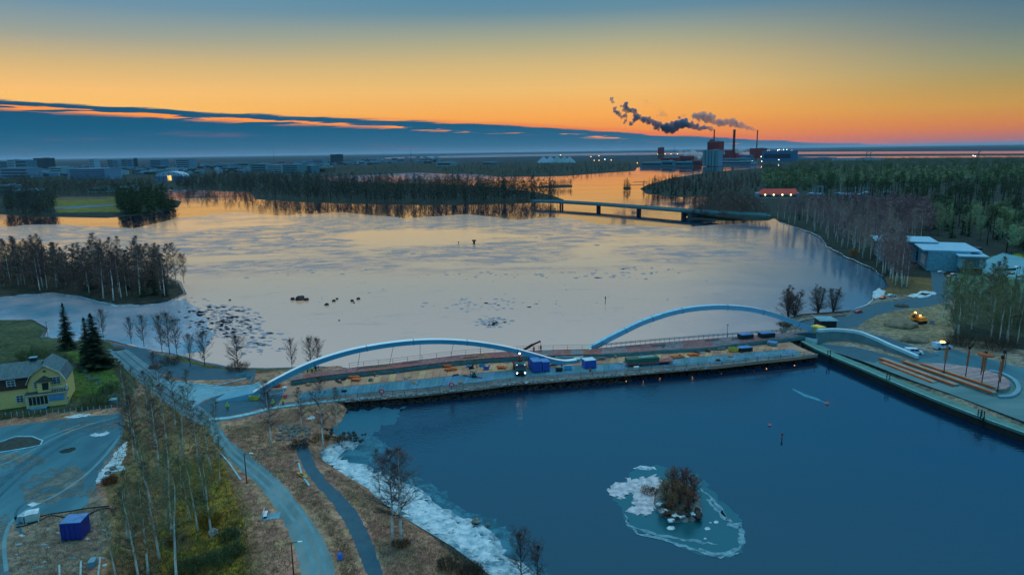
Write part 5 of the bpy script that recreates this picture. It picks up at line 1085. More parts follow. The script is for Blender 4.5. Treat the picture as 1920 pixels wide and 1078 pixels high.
for i in range(nbd):
    s0 = smin + (smax - smin) * i / nbd + .02; s1 = smin + (smax - smin) * (i + .86) / nbd; sm = (s0 + s1) / 2; ys = []
    for k in range(len(proj_)):
        (a, b), (c, d) = proj_[k], proj_[(k + 1) % len(proj_)]
        if (a > sm) != (c > sm): ys.append(b + (d - b) * (sm - a) / (c - a))
    if len(ys) < 2: continue
    y0_, y1_ = min(ys) + .15, max(ys) - .15
    if y1_ - y0_ < .3: continue
    m = W(); m.prism([tuple((c0 + ax_ * s + nx_ * y).xy) for s, y in ((s0, y0_), (s1, y0_), (s1, y1_), (s0, y1_))], 2.49, 2.56); obj('board', m, bm_, od)
ringl = [P(x, y, 1.6) for x, y in smoothline([(1855,697),(1880,703),(1900,714),(1909,727),(1906,738),(1893,745),(1872,746)], 4)]
t = thing('ring_bench', 'curved pale concrete bench ring round the oval deck', 'bench', P(1900, 714, 1.6)); m = W(); m.beam([p + Vector((0, 0, .25)) for p in ringl], .9, .5); obj('seat', m, conc, t)
# tall mast poles with orange lattice
lat = mat('orange_lattice', (0.55, 0.12, 0.04), rough=.6, c2=(0.68, 0.2, 0.06)); blk = mat('black_pole', (0.015, 0.015, 0.02), rough=.5)
for i, (xb, yb, xt, yt, hat, fat, lb) in enumerate([(1769.5,699,1774,645,0,1,'tall pole with orange lattice, leftmost on the oval deck'),(1810,708,1816,654,0,0,'slim pole with orange top, second from the left on the oval deck'),
   (1839,703,1843,664,0,0,'slim yellow orange pole just behind the hatted pole'),(1840.5,720,1845,664,1,1,'orange lattice pole carrying a wide dark orange hat'),(1870,734,1876.6,672,0,1,'nearest thick orange lattice pole at the right end of the deck'),(1875,718,1880,662,0,0,'slim pole behind the nearest thick lattice pole')]):
    p = P(xb, yb, 2.4); H = height(p, yt); t = thing('light_mast', lb, 'pole', p, i, 'light masts on the oval deck'); t.rotation_euler = (0, math.radians(1.5), 0)
    m = MB(); m.tube([(0, 0, 0), (0, 0, H * .45)], .11, 6); m.tube([(0, 0, H * .45), (0, 0, H)], .06, 6); m.box((0, 0, .05), (.5, .5, .1)); obj('pole', m, blk, t)
    w = .34 if fat else .2; m = MB()
    for sx in (-1, 1):
        for sy in (-1, 1): m.box((sx * w / 2, sy * w / 2, H * .69), (.09, .09, H * .5))
    k = int(H * .5 / .55)
    for j in range(k): m.box((0, 0, H * .45 + j * .55), (w + .09, w + .09, .2))
    obj('lattice', m, lat, t); m = MB(); m.box((0, 0, H + .3), (.4, .4, .7)); obj('head', m, blk, t)
    if hat: m = MB(); m.tube([(0, 0, H - .3), (0, 0, H + .05), (0, 0, H + .3)], [1.7, 1.5, .2], 14); obj('hat', m, mat('hat_orange', (0.3, 0.08, 0.03)), t); 

for k, (ar, n_) in enumerate(((a1, 9), (a2, 8))):
    for i in range(1, n_):
        j = int(len(ar) * i / n_); t_ = (ar[j] - ar[j - 1]).normalized(); m = W(); m.beam([ar[j] - t_ * .06, ar[j] + t_ * .06], 1.58, 1.36 if k else 1.22); obj('weld_joint', m, mat('weld_seam', (0.03, 0.16, 0.24)), bridge)
# ------------------------------------------------------------------ things on the platform and the deck
cb = mat('blue_container', (0.03, 0.10, 0.42), rough=.5, c2=(0.04, 0.13, 0.50), scale=.5); cb2 = mat('deep_blue_container', (0.015, 0.03, 0.24), rough=.5, c2=(0.02, 0.045, 0.30), scale=.5)
def container(xl, yl, xr, yr, ytop, depth, label, m, z=ZP, cat='container', ribs=9, roof=None):
    a = P(xl, yl, z); b = P(xr, yr, z); d = b - a; L = math.hypot(d.x, d.y); h = height(a.lerp(b, .5), ytop)
    t = thing('container', label, cat, (a + b) / 2, math.atan2(d.y, d.x)); q = MB(); q.box((0, depth / 2, h / 2 + .1), (L, depth, h - .2)); obj('body', q, m, t)
    q = MB()
    for i in range(ribs): q.box((-L / 2 + L * (i + .5) / ribs, -.03, h / 2 + .1), (L / ribs * .45, .08, h - .5))
    obj('ribbed_side', q, m, t)
    q = MB(); q.box((0, depth / 2, h + .04), (L + .06, depth + .06, .1)); obj('roof', q, roof or mat('container_roof', (0.10, 0.22, 0.45)), t)
    q = MB(); [q.box((sx * (L / 2 - .1), -.04, h / 2), (.16, .12, h)) for sx in (-1, 1)]; obj('corner_post', q, m, t); return t, L, h
container(1000, 699.5, 1016, 698, 678.5, 5, 'larger blue container just left of the wave between the arches', cb)
container(1017.5, 697.5, 1031, 696.5, 679, 3, 'smaller blue container touching the larger one', cb)
container(1097, 692, 1118, 690, 676, 2.6, 'blue container right of the wave, with a white roof panel', cb, roof=mat('white_panel', (0.5, 0.6, 0.66)))
container(116, 1015, 155, 1012, 981, 2.6, 'dark blue double door container on the bare ground at lower left', cb2, z=1.6, ribs=4)
t, L, h = container(34, 981, 46, 981, 969, 1.4, 'small grey white unit beside the white generator box', mat('grey_unit', (0.25, 0.40, 0.46)), z=1.6, ribs=2, roof=mat('grey_roof', (0.3, 0.45, 0.5)))
t, L, h = container(48, 983, 74, 977, 965, 1.8, 'white generator box with cables at the yard edge', mat('white_unit', (0.45, 0.58, 0.55)), z=1.6, ribs=3, roof=mat('white_panel', (0, 0, 0)))
container(1389, 661, 1411, 659, 652.5, 2, 'small dark ribbed unit on the right part of the platform', mat('dark_unit', (0.02, 0.03, 0.04)), ribs=6)
container(1391, 637, 1413, 635, 628, 2.3, 'left dark box standing on the bridge deck', mat('dark_unit', (0, 0, 0)), z=ZD)
container(1429, 635, 1453, 633, 625.5, 2.3, 'right dark box standing on the bridge deck', mat('dark_unit', (0, 0, 0)), z=ZD)
container(1438, 648, 1456, 650, 643, 2, 'pale teal box at the right end of the platform', mat('teal_unit', (0.15, 0.30, 0.32)))
def skip(x, y, wpx, label, m, z=ZP, rz=0, cat='skip', s=1.0):
    p = P(x, y, z); w = wpx / ppm(p); t = thing('skip', label, cat, p, rz); r = MB(); L = w; D = w * .55; H = w * .42
    r.add([(-L * .36, -D / 2, .1), (L * .36, -D / 2, .1), (L * .36, D / 2, .1), (-L * .36, D / 2, .1), (-L / 2, -D / 2, H), (L / 2, -D / 2, H), (L / 2, D / 2, H), (-L / 2, D / 2, H), (-L * .45, -D * .44, H), (L * .45, -D * .44, H), (L * .45, D * .44, H), (-L * .45, D * .44, H), (-L * .34, -D * .42, .3), (L * .34, -D * .42, .3), (L * .34, D * .42, .3), (-L * .34, D * .42, .3)],
          [(3, 2, 1, 0), (0, 1, 5, 4), (1, 2, 6, 5), (2, 3, 7, 6), (3, 0, 4, 7), (4, 5, 9, 8), (5, 6, 10, 9), (6, 7, 11, 10), (7, 4, 8, 11), (8, 9, 13, 12), (9, 10, 14, 13), (10, 11, 15, 14), (11, 8, 12, 15), (12, 13, 14, 15)])
    obj('tub', r, m, t); r = MB(); [r.box((sx * L * .25, -D / 2 - .03, H * .5), (.1, .08, H * .8)) for sx in (-1, 1)]; obj('rib', r, m, t)
skip(904, 687, 12, 'back light blue skip on the sand of the platform', mat('light_blue_paint', (0.06, 0.30, 0.50)))
skip(912, 693, 12, 'front deep blue skip on the sand of the platform', cb)
skip(1375, 659, 18, 'yellow skip on the right part of the platform', mat('yellow_paint', (0.55, 0.42, 0.06)))
skip(479, 749, 20, 'yellow curved trough at the foot of the first arch', mat('yellow_paint', (0, 0, 0)), z=1.6, cat='trough')
skip(1065, 693, 16, 'blue grey tool crate under the wave of the arches', steel, cat='crate'); skip(1048, 696, 14, 'dark tool crate left of the blue grey one under the wave', dark_steel, cat='crate')
def pile(x, y, wpx, hpx, label, m, name='timber_pile', n=9, z=ZP, rz=0.15, seed=0, cat='timber'):
    rg = random.Random(seed); p = P(x, y, z); w = wpx / ppm(p); t = thing(name, label, cat, p, rz)
    for i in range(n):
        b = MB(); b.box((rg.uniform(-.1, .1) * w, (i % 4 - 1.5) * .5 + rg.uniform(-.2, .2), .12 + (i // 4) * .22), (w * rg.uniform(.6, 1), .35, .16), rg.uniform(-.2, .2)); obj('plank', b, m, t)
plyw = mat('orange_plywood', (0.62, 0.14, 0.045), c2=(0.85, 0.22, 0.07), scale=.7)
for i, a in enumerate([(664,708,20,0,'left pile of orange formwork boards on the platform'),(668,713,18,0,'front pile of orange boards below the left pile'),(838,687,18,0,'pile of orange boards in the middle of the sand strip'),(846,694,24,0,'wide scatter of orange boards under the middle pile'),(695,713,8,0,'small dark board stack right of the left orange pile'),
   (1270,670,26,0,'long low board stack on the sand of the right part'),(1300,666,20,0,'orange board stack on the right part of the platform'),(940,690,18,0,'orange board scatter left of the truck'),(1125,673,24,0,'pile of pale planks right of the wave'),(1480,636,24,0,'reddish timber heap at the right end of the platform'),(1350,655,20,0,'low pale timber stack under the right deck'),
   (518,722,22,0,'reddish timber heap behind the arch foot')]): pile(*a[:3], 0, a[4], plyw if i not in (4, 8, 10) else mat('grey_planks', (0.18, 0.19, 0.16)), seed=i, name='board_pile')
rg = random.Random(91); pal = [mat('clutter_%s' % n, c) for n, c in (('wood', (.4, .22, .12)), ('rust', (.3, .08, .05)), ('blue', (.06, .2, .4)), ('black', (.02, .02, .02)), ('pale', (.4, .42, .4)))]
for i in range(38):
    x = rg.uniform(570, 1470); u = rg.uniform(.2, .86); y = by_x(NEARP, x) + (by_x(FARP, x) - by_x(NEARP, x)) * u; p = P(x, y, ZP + .03); b = MB(); s_ = rg.uniform(.35, 1.1)
    k = rg.randrange(3)
    if k == 0: b.box((0, 0, .1), (s_ * 1.2, s_, .2)); b.box((0, 0, .28), (s_ * .9, s_ * .6, .16))
    elif k == 1: b.tube([(0, 0, 0), (0, 0, .8)], .28, 8)
    else: b.box((0, 0, .08), (s_ * 3, .25, .16)); b.box((.2, .35, .08), (s_ * 2.4, .2, .16))
    tag(obj(('pallet', 'barrel', 'loose_beam')[k], b, pal[rg.randrange(5)], None, loc=p, rz=rg.uniform(0, 3)), ('small pallet lying on the work platform', 'small upright barrel on the work platform', 'pair of loose beams lying on the work platform')[k], ('pallet', 'barrel', 'beam')[k], ('small pallets on the platform', 'small barrels on the platform', 'loose beams on the platform')[k])
# truck facing the camera with its headlights on
p = P(977, 705.5, ZP); tr = thing('flatbed_truck', 'dark green truck facing the camera with both headlights lit on the platform', 'truck', p, math.radians(6))
gt = mat('truck_green', (0.02, 0.09, 0.09), rough=.4, coat=.3); gl = mat('window_glass', (0.02, 0.05, 0.07), rough=.08, spec=.8)
m = MB(); m.loft([[(-1.2, y, .75), (1.2, y, .75), (1.2, y, zt), (-1.2, y, zt)] for y, zt in ((-.05, 1.7), (.12, 2.0), (.3, 2.95), (2.0, 3.05))]); obj('cab', m, gt, tr)
m = MB(); m.add([(-1.05, .05, 1.95), (1.05, .05, 1.95), (1.0, .22, 2.8), (-1.0, .22, 2.8)], [(0, 1, 2, 3)]); obj('windscreen', m, gl, tr)
m = MB(); m.box((0, -.12, .72), (2.4, .3, .4)); m.box((0, -.1, 1.25), (1.3, .12, .3)); obj('bumper', m, dark_steel, tr)
for sx in (-1, 1): m = MB(); m.ball((sx * .95, -.25, .9), (.2, .1, .17), 8, 5); obj('headlight', m, white_l, tr)
for sx in (-1, 1): m = MB(); m.ball((sx * .95, .12, 2.85), (.14, .08, .1), 8, 5); obj('roof_lamp', m, mat('pale_lamp', (1, 1, 1), emit=(.8, .9, 1, 1.5)), tr)
for sx in (-1, 1): m = MB(); m.box((sx * 1.42, .15, 2.3), (.2, .1, .55)); m.box((sx * 1.3, .15, 2.5), (.2, .04, .04)); obj('mirror', m, blk, tr)
m = MB(); m.box((0, 5.2, 1.15), (2.4, 6.2, .25)); m.box((0, 4.5, .85), (.9, 7.5, .3)); [m.box((sx * 1.18, 5.2, 1.45), (.06, 6.2, .45)) for sx in (-1, 1)]; obj('flatbed', m, mat('bed_red', (0.14, 0.05, 0.05)), tr)
for y in (1.1, 5.6, 6.9):
    for sx in (-1, 1): m = MB(); m.wheel((sx * 1.0, y, .5), .5, .35); obj('wheel', m, blk, tr)
m = MB(); m.tube([(0, 2.4, 1.3), (0, 2.4, 3.6), (0, 2.4, 4.9)], [.22, .18, .08], 8); m.box((0, 2.4, 3.3), (.9, .5, .6)); obj('crane_post', m, mat('crane_red', (0.25, 0.05, 0.04)), tr); m = MB(); m.ball((0, 2.3, 5.05), .2, 8, 5); obj('work_lamp', m, white_l, tr)
# loader crane on the deck
p = P(981, 661, ZD); cr = thing('loader_crane', 'dark red crane arm raised over the deck beside two orange workers', 'crane', p); e = PV(1013.5, 639.5, p, p + Vector((1, .1, 0)))
d = e - p; m = MB(); m.beam([(0, 0, .6), tuple(d * .55 + Vector((0, 0, .5)))], .5, .55); m.beam([tuple(d * .5 + Vector((0, 0, .5))), tuple(d)], .35, .4); obj('boom', m, mat('crane_dark_red', (0.10, 0.02, 0.025)), cr)
m = MB(); m.box((0, 0, .4), (1.2, 1.0, .8)); obj('base', m, dark_steel, cr); m = MB(); m.tube([tuple(d), tuple(d + Vector((.1, 0, -1.1)))], .05, 4); m.box((d.x + .1, d.y, d.z - 1.2), (.2, .2, .25)); obj('hook', m, blk, cr)
# low loader with green load and red frame
a = P(1176, 689, ZP); b = P(1262, 682.5, ZP); dd_ = b - a; rz = math.atan2(dd_.y, dd_.x); L = math.hypot(dd_.x, dd_.y)
ll = thing('flat_trailer', 'long red framed flat trailer on the right half of the platform', 'trailer', (a + b) / 2, rz); m = MB(); m.box((0, 1.2, .75), (L, 2.5, .25)); m.box((0, 1.2, .5), (L * .9, .6, .3)); obj('bed', m, mat('trailer_red', (0.33, 0.10, 0.10)), ll)
for x in (-.38, -.3, .3, .38):
    for y in (.2, 2.2): m = MB(); m.wheel((0, 0, 0), .42, .3); w = obj('wheel', m, blk, ll); w.location = (x * L, y, .42); w.rotation_euler = (0, 0, math.pi / 2)
m = MB(); m.beam([(L / 2 - 3.4, -.0, .9), (L / 2 - 3.4, 0, 1.0), (L / 2 - .1, 0, 2.1), (L / 2 - .1, 0, .9)], .08, .08); obj('frame', m, mat('trailer_red', (0, 0, 0)), ll)
g1 = thing('covered_load', 'dark green covered load lying on the red trailer', 'load', (a + b) / 2 + Vector((0, 0, .88)), rz); m = MB(); m.box((-L * .14, 1.2, .55), (L * .68, 2.3, 1.1)); obj('bundle', m, mat('load_green', (0.025, 0.10, 0.08), c2=(.06, .15, .10), scale=.3), g1); m = MB(); m.box((-L * .05, 1.2, 1.16), (L * .35, 1.2, .14)); obj('cover', m, mat('load_cover', (0.14, 0.30, 0.28)), g1)
t, Lx, hx = spanbox('tool_box', 1190, 694, 1199, 693, 688, .8, 'small white blue box in front of the red trailer', 'box', mat('white_panel', (0, 0, 0)), z=ZP)
# small machines
def digger(x, y, wpx, label, body, z, rz, arm=1):
    p = P(x, y, z); k = wpx / ppm(p) / 4.6; t = thing('excavator', label, 'excavator', p, rz); t.scale = (k,) * 3
    for sy in (-1, 1): m = MB(); m.loft([[(sx * (1.9 - c), sy * 1.1 - .25, zz) for sx, zz, c in ((-1, .35, 0), (-1, .05, .3), (1, .05, .3), (1, .35, 0), (1, .75, .25), (-1, .75, .25))], [(sx * (1.9 - c), sy * 1.1 + .25, zz) for sx, zz, c in ((-1, .35, 0), (-1, .05, .3), (1, .05, .3), (1, .35, 0), (1, .75, .25), (-1, .75, .25))]]); obj('track', m, blk, t)
    m = MB(); m.box((-.5, .3, 1.35), (2.4, 1.9, 1.0), 0, .92); obj('engine_housing', m, body, t)
    m = MB(); m.box((.7, -.55, 1.9), (1.2, 1.0, 1.9), 0, .85); obj('cab', m, body, t); m = MB(); m.box((.95, -.55, 2.15), (.9, 1.04, 1.0), 0, .9); obj('cab_window', m, gl, t)
    m = MB(); m.beam([(1.0, .4, 1.4), (2.2, .4, 3.2), (3.6, .4, 2.9)], .35, .4); m.beam([(3.5, .4, 3.0), (4.3, .4, 1.2)], .28, .32); obj('boom', m, body, t); m = MB(); m.box((4.1, .4, .8), (.9, .9, .6), 0, .7); obj('bucket', m, dark_steel, t)
    return t
ex = digger(1722, 606, 30, 'orange excavator with work lamps lit on the building ground at the right', mat('glowing_excavator_orange', (0.85, 0.28, 0.03), rough=.5, emit=(1, .35, .05, .05)), 1.6, math.radians(200))  # orange body paint has a faint painted-in glow, apart from its lamps
for q in ((.9, -.5, 3.0), (-.2, .2, 2.3), (2.2, .4, 3.5)): m = MB(); m.ball(q, .24, 8, 5); obj('work_lamp', m, amber if q[0] != .9 else white_l, ex)
digger(889, 707, 14, 'small dark compact machine on the blue mats of the platform', mat('machine_dark', (0.03, 0.05, 0.05)), ZP, math.radians(120))
digger(884, 691, 12, 'small dark digger on the sand of the platform', mat('machine_dark', (0, 0, 0)), ZP, math.radians(20))
digger(1773, 648, 16, 'red fronted machine behind the silvery vehicle', mat('machine_red', (0.45, 0.07, 0.06)), 1.6, math.radians(170))
def van(x, y, wpx, label, body, rz, z=1.6, name='van', cat='van', H=1.9, beacon=False):
    p = P(x, y, z); k = wpx / ppm(p) / 5.0; t = thing(name, label, cat, p, rz); t.scale = (k,) * 3
    prof = [(-2.45, .35), (2.45, .35), (2.5, .8), (2.3, 1.05), (1.5, 1.2), (.85, H), (-2.3, H), (-2.5, 1.0)] if H > 1.7 else [(-2.2, .35), (2.25, .35), (2.25, .75), (1.2, .95), (.6, H), (-1.2, H), (-2.0, 1.0), (-2.25, .9)]
    m = MB(); m.loft([[(a, -.9, b) for a, b in prof], [(a, -.95 + 1.9, b) for a, b in prof]]); obj('body', m, body, t)
    m = MB(); m.add([(1.47, -.8, 1.24), (1.47, .8, 1.24), (.92, .75, H - .06), (.92, -.75, H - .06)], [(0, 1, 2, 3)]); [v for v in ()]; m.v = [(a + .03, b, c + .03) for a, b, c in m.v]; obj('windscreen', m, gl, t)
    for sy in (-1, 1):
        for x0, x1 in ((-.0, .95), (-1.1, -.15)): m = MB(); m.box(((x0 + x1) / 2, sy * .955, (H + 1.2) / 2), (x1 - x0, .03, H - 1.3)); obj('side_window', m, gl, t)
        for x0 in (-1.5, 1.5): m = MB(); m.wheel((0, 0, 0), .36, .25); w = obj('wheel', m, blk, t); w.location = (x0, sy * .85, .36); w.rotation_euler = (0, 0, math.pi / 2)
        m = MB(); m.box((2.45, sy * .7, .75), (.12, .3, .18)); obj('headlight', m, mat('lens', (.7, .75, .8)), t)
    if beacon: m = MB(); m.box((0, 0, H + .15), (.7, 1.0, .3)); obj('beacon', m, amber, t)
    return t
white_p = mat('white_paint', (0.62, 0.72, 0.80), rough=.35, coat=.4)
van(1713, 664, 31, 'white van parked at the end of the white parapet', white_p, math.radians(-14))
van(1766, 654, 34, 'silvery blue vehicle with a yellow beacon beside the right bank trees', mat('silver_paint', (0.45, 0.62, 0.75), rough=.3, coat=.4), math.radians(8), beacon=True, name='pickup', cat='vehicle')
for i, (x, y, c, lb) in enumerate([(1765,512,(.5,.6,.65),'pale car left of the modern building entrance'),(1788,516,(.4,.3,.32),'reddish car in the row before the modern building'),(1780,520,(.05,.06,.08),'dark car in the row before the modern building'),(1796,523,(.25,.45,.65),'light blue car nearest in the row before the modern building'),
    (1908,503,(.6,.7,.75),'white car at the far end of the pale parking lot'),(1898,514,(.03,.04,.05),'dark car in the middle of the pale parking lot'),(1914,519,(.5,.62,.7),'silver car in the pale parking lot'),(1912,526,(.3,.5,.68),'blue white car nearest in the pale parking lot'),(1655,560,(.45,.08,.08),'red car by the lake shore road'),(1672,556,(.5,.6,.7),'white car by the lake shore road'),
    (1610,586,(.5,.07,.08),'red vehicle at the headland shore')]):
    van(x, y, 15 if y < 530 else 17, lb, mat('car_paint_%s' % 'abcdefghijkl'[i], c, rough=.3, coat=.4), math.radians(10 + 15 * (i % 3)), name='parked_car', cat='car', H=1.45)
van(1908, 502, 1, 'x', white_p, 0) if False else None
for i, (x, y, lb) in enumerate([(1822,557,'lamp post beside the pale parking lot')]): pass
# the black and white signs on the platform edge rail
rw = mat('red_float', (0.60, 0.10, 0.12), rough=.5); wh = mat('white_float', (0.7, 0.72, 0.75))
for x, lb in ((716, 'red and white ring sign on the platform rail, left one'), (847, 'red and white ring sign on the platform rail, right one')):
    p = P(x, by_x(NEARP, x), ZP); t = thing('lifebuoy_stand', lb, 'lifebuoy', p); m = MB(); m.box((0, .1, .6), (.1, .1, 1.2)); obj('post', m, rail_m, t)
    m = MB(); R_ = .5; m.tube([(R_ * math.cos(a), -.02, 1.2 + R_ * math.sin(a)) for a in np.linspace(0, 2 * math.pi, 15)], .16, 6, cap=False); obj('ring', m, rw, t); m = MB(); m.box((0, .02, 1.2), (.5, .06, .5)); obj('board', m, wh, t)
def buoy(x, y, wpx, label, a, b, cone=False):
    p = P(x, y, 0); w = wpx / ppm(p) / 2; t = thing('buoy', label, 'buoy', p); m = MB(); m.ball((0, 0, w * .3), w, 12, 8); obj('float', m, a, t); m = MB(); m.tube([(0, 0, w * .3), (0, 0, w * .55)], [w * 1.03, w * .95], 14); obj('band', m, b, t)
    m = MB(); m.tube([(0, 0, w), (0, 0, w * 1.7)], w * .12, 6); obj('ring', m, dark_steel, t)
buoy(1443, 797, 6, 'white and red buoy floating on the dark water, left one', rw, wh); buoy(1551, 757, 7, 'white and red buoy at the end of the pale wake', rw, wh)
def spar(x, yb, yt, label, m, r=.12, top=None):
    p = P(x, yb, 0); h = height(p, yt); t = thing('marker_pole', label, 'pole', p); b = MB(); b.tube([(0, 0, -1), (0, 0, h)], [r, r * .7], 7); obj('pole', b, m, t); b = MB(); b.tube([(0, 0, h * .7), (0, 0, h)], [r * 1.8, r * 1.5], 7); obj('top_mark', b, top or m, t)
spar(1466, 823, 812, 'red brown marker pole standing in the dark water', mat('marker_red', (0.25, 0.06, 0.05))); spar(1135, 570, 556, 'thin marker pole in the lake above the second arch foot', mat('marker_dark', (0.02, 0.02, 0.02)))
spar(860, 459, 453, 'thin marker pole left of the dark lake marker', mat('marker_dark', (0, 0, 0)), .2); spar(889, 457, 450, 'dark cone shaped marker in the middle of the lake', mat('marker_dark', (0, 0, 0)), .8)
# street lamps
def lamp(xb, yb, yt, label, arm=1):
    p = P(xb, yb, 1.6); h = height(p, yt); t = thing('street_lamp', label, 'street lamp', p); m = MB(); m.tube([(0, 0, 0), (0, 0, h)], [.11, .07], 8); obj('pole', m, mat('rusty_pole', (0.16, 0.05, 0.02)), t)
    m = MB(); m.tube([(0, 0, h - .05), (.9 * arm, 0, h + .1)], .04, 6); obj('arm', m, blk, t); m = MB(); m.box((1.15 * arm, 0, h + .12), (.6, .3, .12)); obj('lamp_head', m, mat('lamp_cover', (0.5, 0.65, 0.7)), t)
lamp(463, 906, 851, 'street lamp beside the gravel road in the middle of its bend'); lamp(551, 1080, 1017, 'street lamp at the bottom edge beside the gravel road')
for i, (x, y, yt, lb) in enumerate([(1884,690,655,'thin lamp post at the right promenade edge'),(1905,560,500,'very tall pale pole at the right edge behind the parking lot'),(505,770,745,'short post at the left end of the platform'),(1363,640,609,'thin mast rising behind the bridge deck railing'),(131,770,745,'fence lamp post in front of the yellow house'),(90,632,604,'utility pole on the meadow behind the spruces')]):
    p = P(x, y, 1.6); h = height(p, yt); t = thing('lamp_post', lb, 'post', p); m = MB(); m.tube([(0, 0, 0), (0, 0, h)], [.09, .05], 6); obj('pole', m, rail_m, t); m = MB(); m.box((0, 0, h), (.5, .2, .15)); obj('head', m, rail_m, t)
# bench and small things near the road
p = P(507, 968, 1.6); t = thing('roadside_bench', 'white bench on a pale slab at the roadside', 'bench', p, .2); m = MB(); m.box((0, 0, .03), (2.8, 1.9, .06)); obj('slab', m, conc, t)
m = MB(); m.box((-.7, .2, .45), (.5, 1.7, .07)); obj('seat', m, wh, t); m = MB(); m.box((-.95, .2, .75), (.07, 1.7, .45)); obj('backrest', m, wh, t); m = MB(); [m.box((-.7, y, .22), (.4, .1, .44)) for y in (-.45, .85)]; obj('leg', m, dark_steel, t)
p = P(638, 1049, 1.6); t = thing('blue_barrel', 'small bright blue barrel between the road and the footpath', 'barrel', p); m = MB(); m.tube([(0, 0, 0), (0, 0, .15), (0, 0, .8), (0, 0, .9)], [.3, .34, .34, .28], 12); obj('drum', m, mat('barrel_blue', (0.05, 0.2, 0.75)), t); m = MB(); m.tube([(0, 0, .88), (0, 0, .95)], .3, 12); obj('lid', m, cb, t)
p = P(566, 893, 1.6); t = thing('yellow_canoe', 'narrow orange yellow boat lying between the road and the footpath', 'boat', p, -.75); m = MB(); m.loft([[(x, -w, .35), (x, 0, .02), (x, w, .35), (x, 0, .3)] for x, w in ((-1.7, .02), (-1, .25), (0, .36), (1, .25), (1.7, .02))]); obj('hull', m, mat('canoe', (0.55, 0.28, 0.05)), t); m = MB(); m.box((0, 0, .36), (.8, .4, .04)); obj('seat', m, dark_steel, t)
for i, (x0, y0, x1, y1) in enumerate([(113,1078,111,1060),(150,1080,152,1052),(182,1076,188,1045)]):
    a = P(x0, y0 + 20, 1.75); b = P(x1, y1, 1.75); m = W(); m.tube([a, b], .14, 8); tag(obj('metal_pipe', m, mat('pale_pipe', (0.30, 0.42, 0.42))), 'pale metal pipe on the ground at the bottom left, %s from the left' % nm[i], 'pipe', 'metal pipes lying at the bottom left')
t, L, h = spanbox('pallet_stack', 165, 1066, 178, 1064, 1054, 1.3, 'grey slab stack between the metal pipes', 'pallets', conc)
m = W(); m.tube([P(x, y, 1.68) for x, y in smoothline([(30,988),(50,984),(75,975),(95,966),(115,968),(140,973),(160,968),(180,957),(205,952),(215,966)])], .09, 6); tag(obj('cable', m, blk), 'thick black cable looping from the generator to the birches', 'cable')
m = W(); m.tube([P(x, y, 1.68) for x, y in smoothline([(60,972),(90,964),(130,958),(165,952),(205,948)])], .09, 6); tag(obj('cable', m, blk), 'straight black cable behind the looping cable', 'cable')

# people: one skinned body with clothes as separate pieces
def person_mesh(arm_up=0.0, lean=0.0):
    me = bpy.data.meshes.new('body'); J = [(0, 0, .95), (0, lean, 1.2), (0, lean * 1.3, 1.45), (0, lean * 1.4, 1.58), (0, lean * 1.4 - .02, 1.72), (-.1, 0, .9), (-.12, -.02, .5), (-.13, .02, .06), (-.13, -.12, .03), (.1, 0, .9), (.13, .06, .5), (.14, .1, .06), (.14, -.04, .03),
         (-.19, lean * 1.3, 1.42), (-.27, lean - .02, 1.15), (-.25, lean - .16 - arm_up * .1, .95 + arm_up * .3), (.19, lean * 1.3, 1.42), (.27, lean - .02, 1.15), (.25, lean - .16 - arm_up * .1, .95 + arm_up * .3)]
    E = [(0, 1), (1, 2), (2, 3), (3, 4), (0, 5), (5, 6), (6, 7), (7, 8), (0, 9), (9, 10), (10, 11), (11, 12), (2, 13), (13, 14), (14, 15), (2, 16), (16, 17), (17, 18)]
    Rr = [.15, .15, .15, .06, .105, .1, .075, .05, .045, .1, .075, .05, .045, .075, .055, .045, .075, .055, .045]
    me.from_pydata(J, E, []); o = bpy.data.objects.new('tmp', me); COL.objects.link(o); md = o.modifiers.new('s', 'SKIN'); me.skin_vertices[0].data[0].use_root = True
    for i, r in enumerate(Rr): me.skin_vertices[0].data[i].radius = (r, r)
    o.modifiers.new('d', 'SUBSURF').levels = 1
    dg = bpy.context.evaluated_depsgraph_get(); r = bpy.data.meshes.new_from_object(o.evaluated_get(dg)); bpy.data.objects.remove(o); r.name = 'body'; r.shade_smooth(); return r
pb1 = person_mesh(); pb2 = person_mesh(1.0, -.12)
dark_cl = mat('dark_workwear', (0.015, 0.02, 0.03))
for q in (pb1, pb2): q.materials.append(dark_cl)
def person(x, y, z, label, jacket, rz, mesh=pb1, lean=0, helmet=None, group=None):
    t = thing('person', label, 'person', P(x, y, z), rz, group); obj('body', mesh, None, t)
    m = MB(); m.loft([[(r * math.cos(a), l + r * .72 * math.sin(a), zz) for a in np.linspace(0, 2 * math.pi, 11)[:-1]] for zz, r, l in ((.86, .22, 0), (1.15, .215, lean), (1.42, .25, lean * 1.3), (1.52, .1, lean * 1.4))]); obj('jacket', m, jacket, t, smooth=True)
    m = MB(); m.ball((0, lean * 1.4 - .02, 1.76), (.13, .15, .11), 10, 6); obj('helmet', m, helmet or jacket, t, smooth=True)
    for sx in (-1, 1): m = MB(); m.tube([(sx * .19, lean * 1.3, 1.44), (sx * .28, lean - .02, 1.15), (sx * .26, lean - .14, 1.0)], [.1, .075, .06], 7); obj('sleeve', m, jacket, t, smooth=True)
yl = mat('hi_vis_yellow', (0.50, 0.75, 0.06), rough=.7); orr = mat('hi_vis_orange', (0.95, 0.10, 0.04), rough=.7)
person(427, 770, 1.61, 'person in dark clothes and yellow vest standing on the yard below the ramp', yl, .2)
person(577, 699, ZP, 'left yellow jacketed worker bending by the first arch', yl, 1.0, pb2, -.12); person(585, 698.5, ZP, 'middle yellow jacketed worker by the first arch', yl, -.6); person(592, 697, ZP, 'worker in dark reddish clothes beside the two yellow jackets', mat('dark_red_cloth', (.12, .04, .05)), .4)
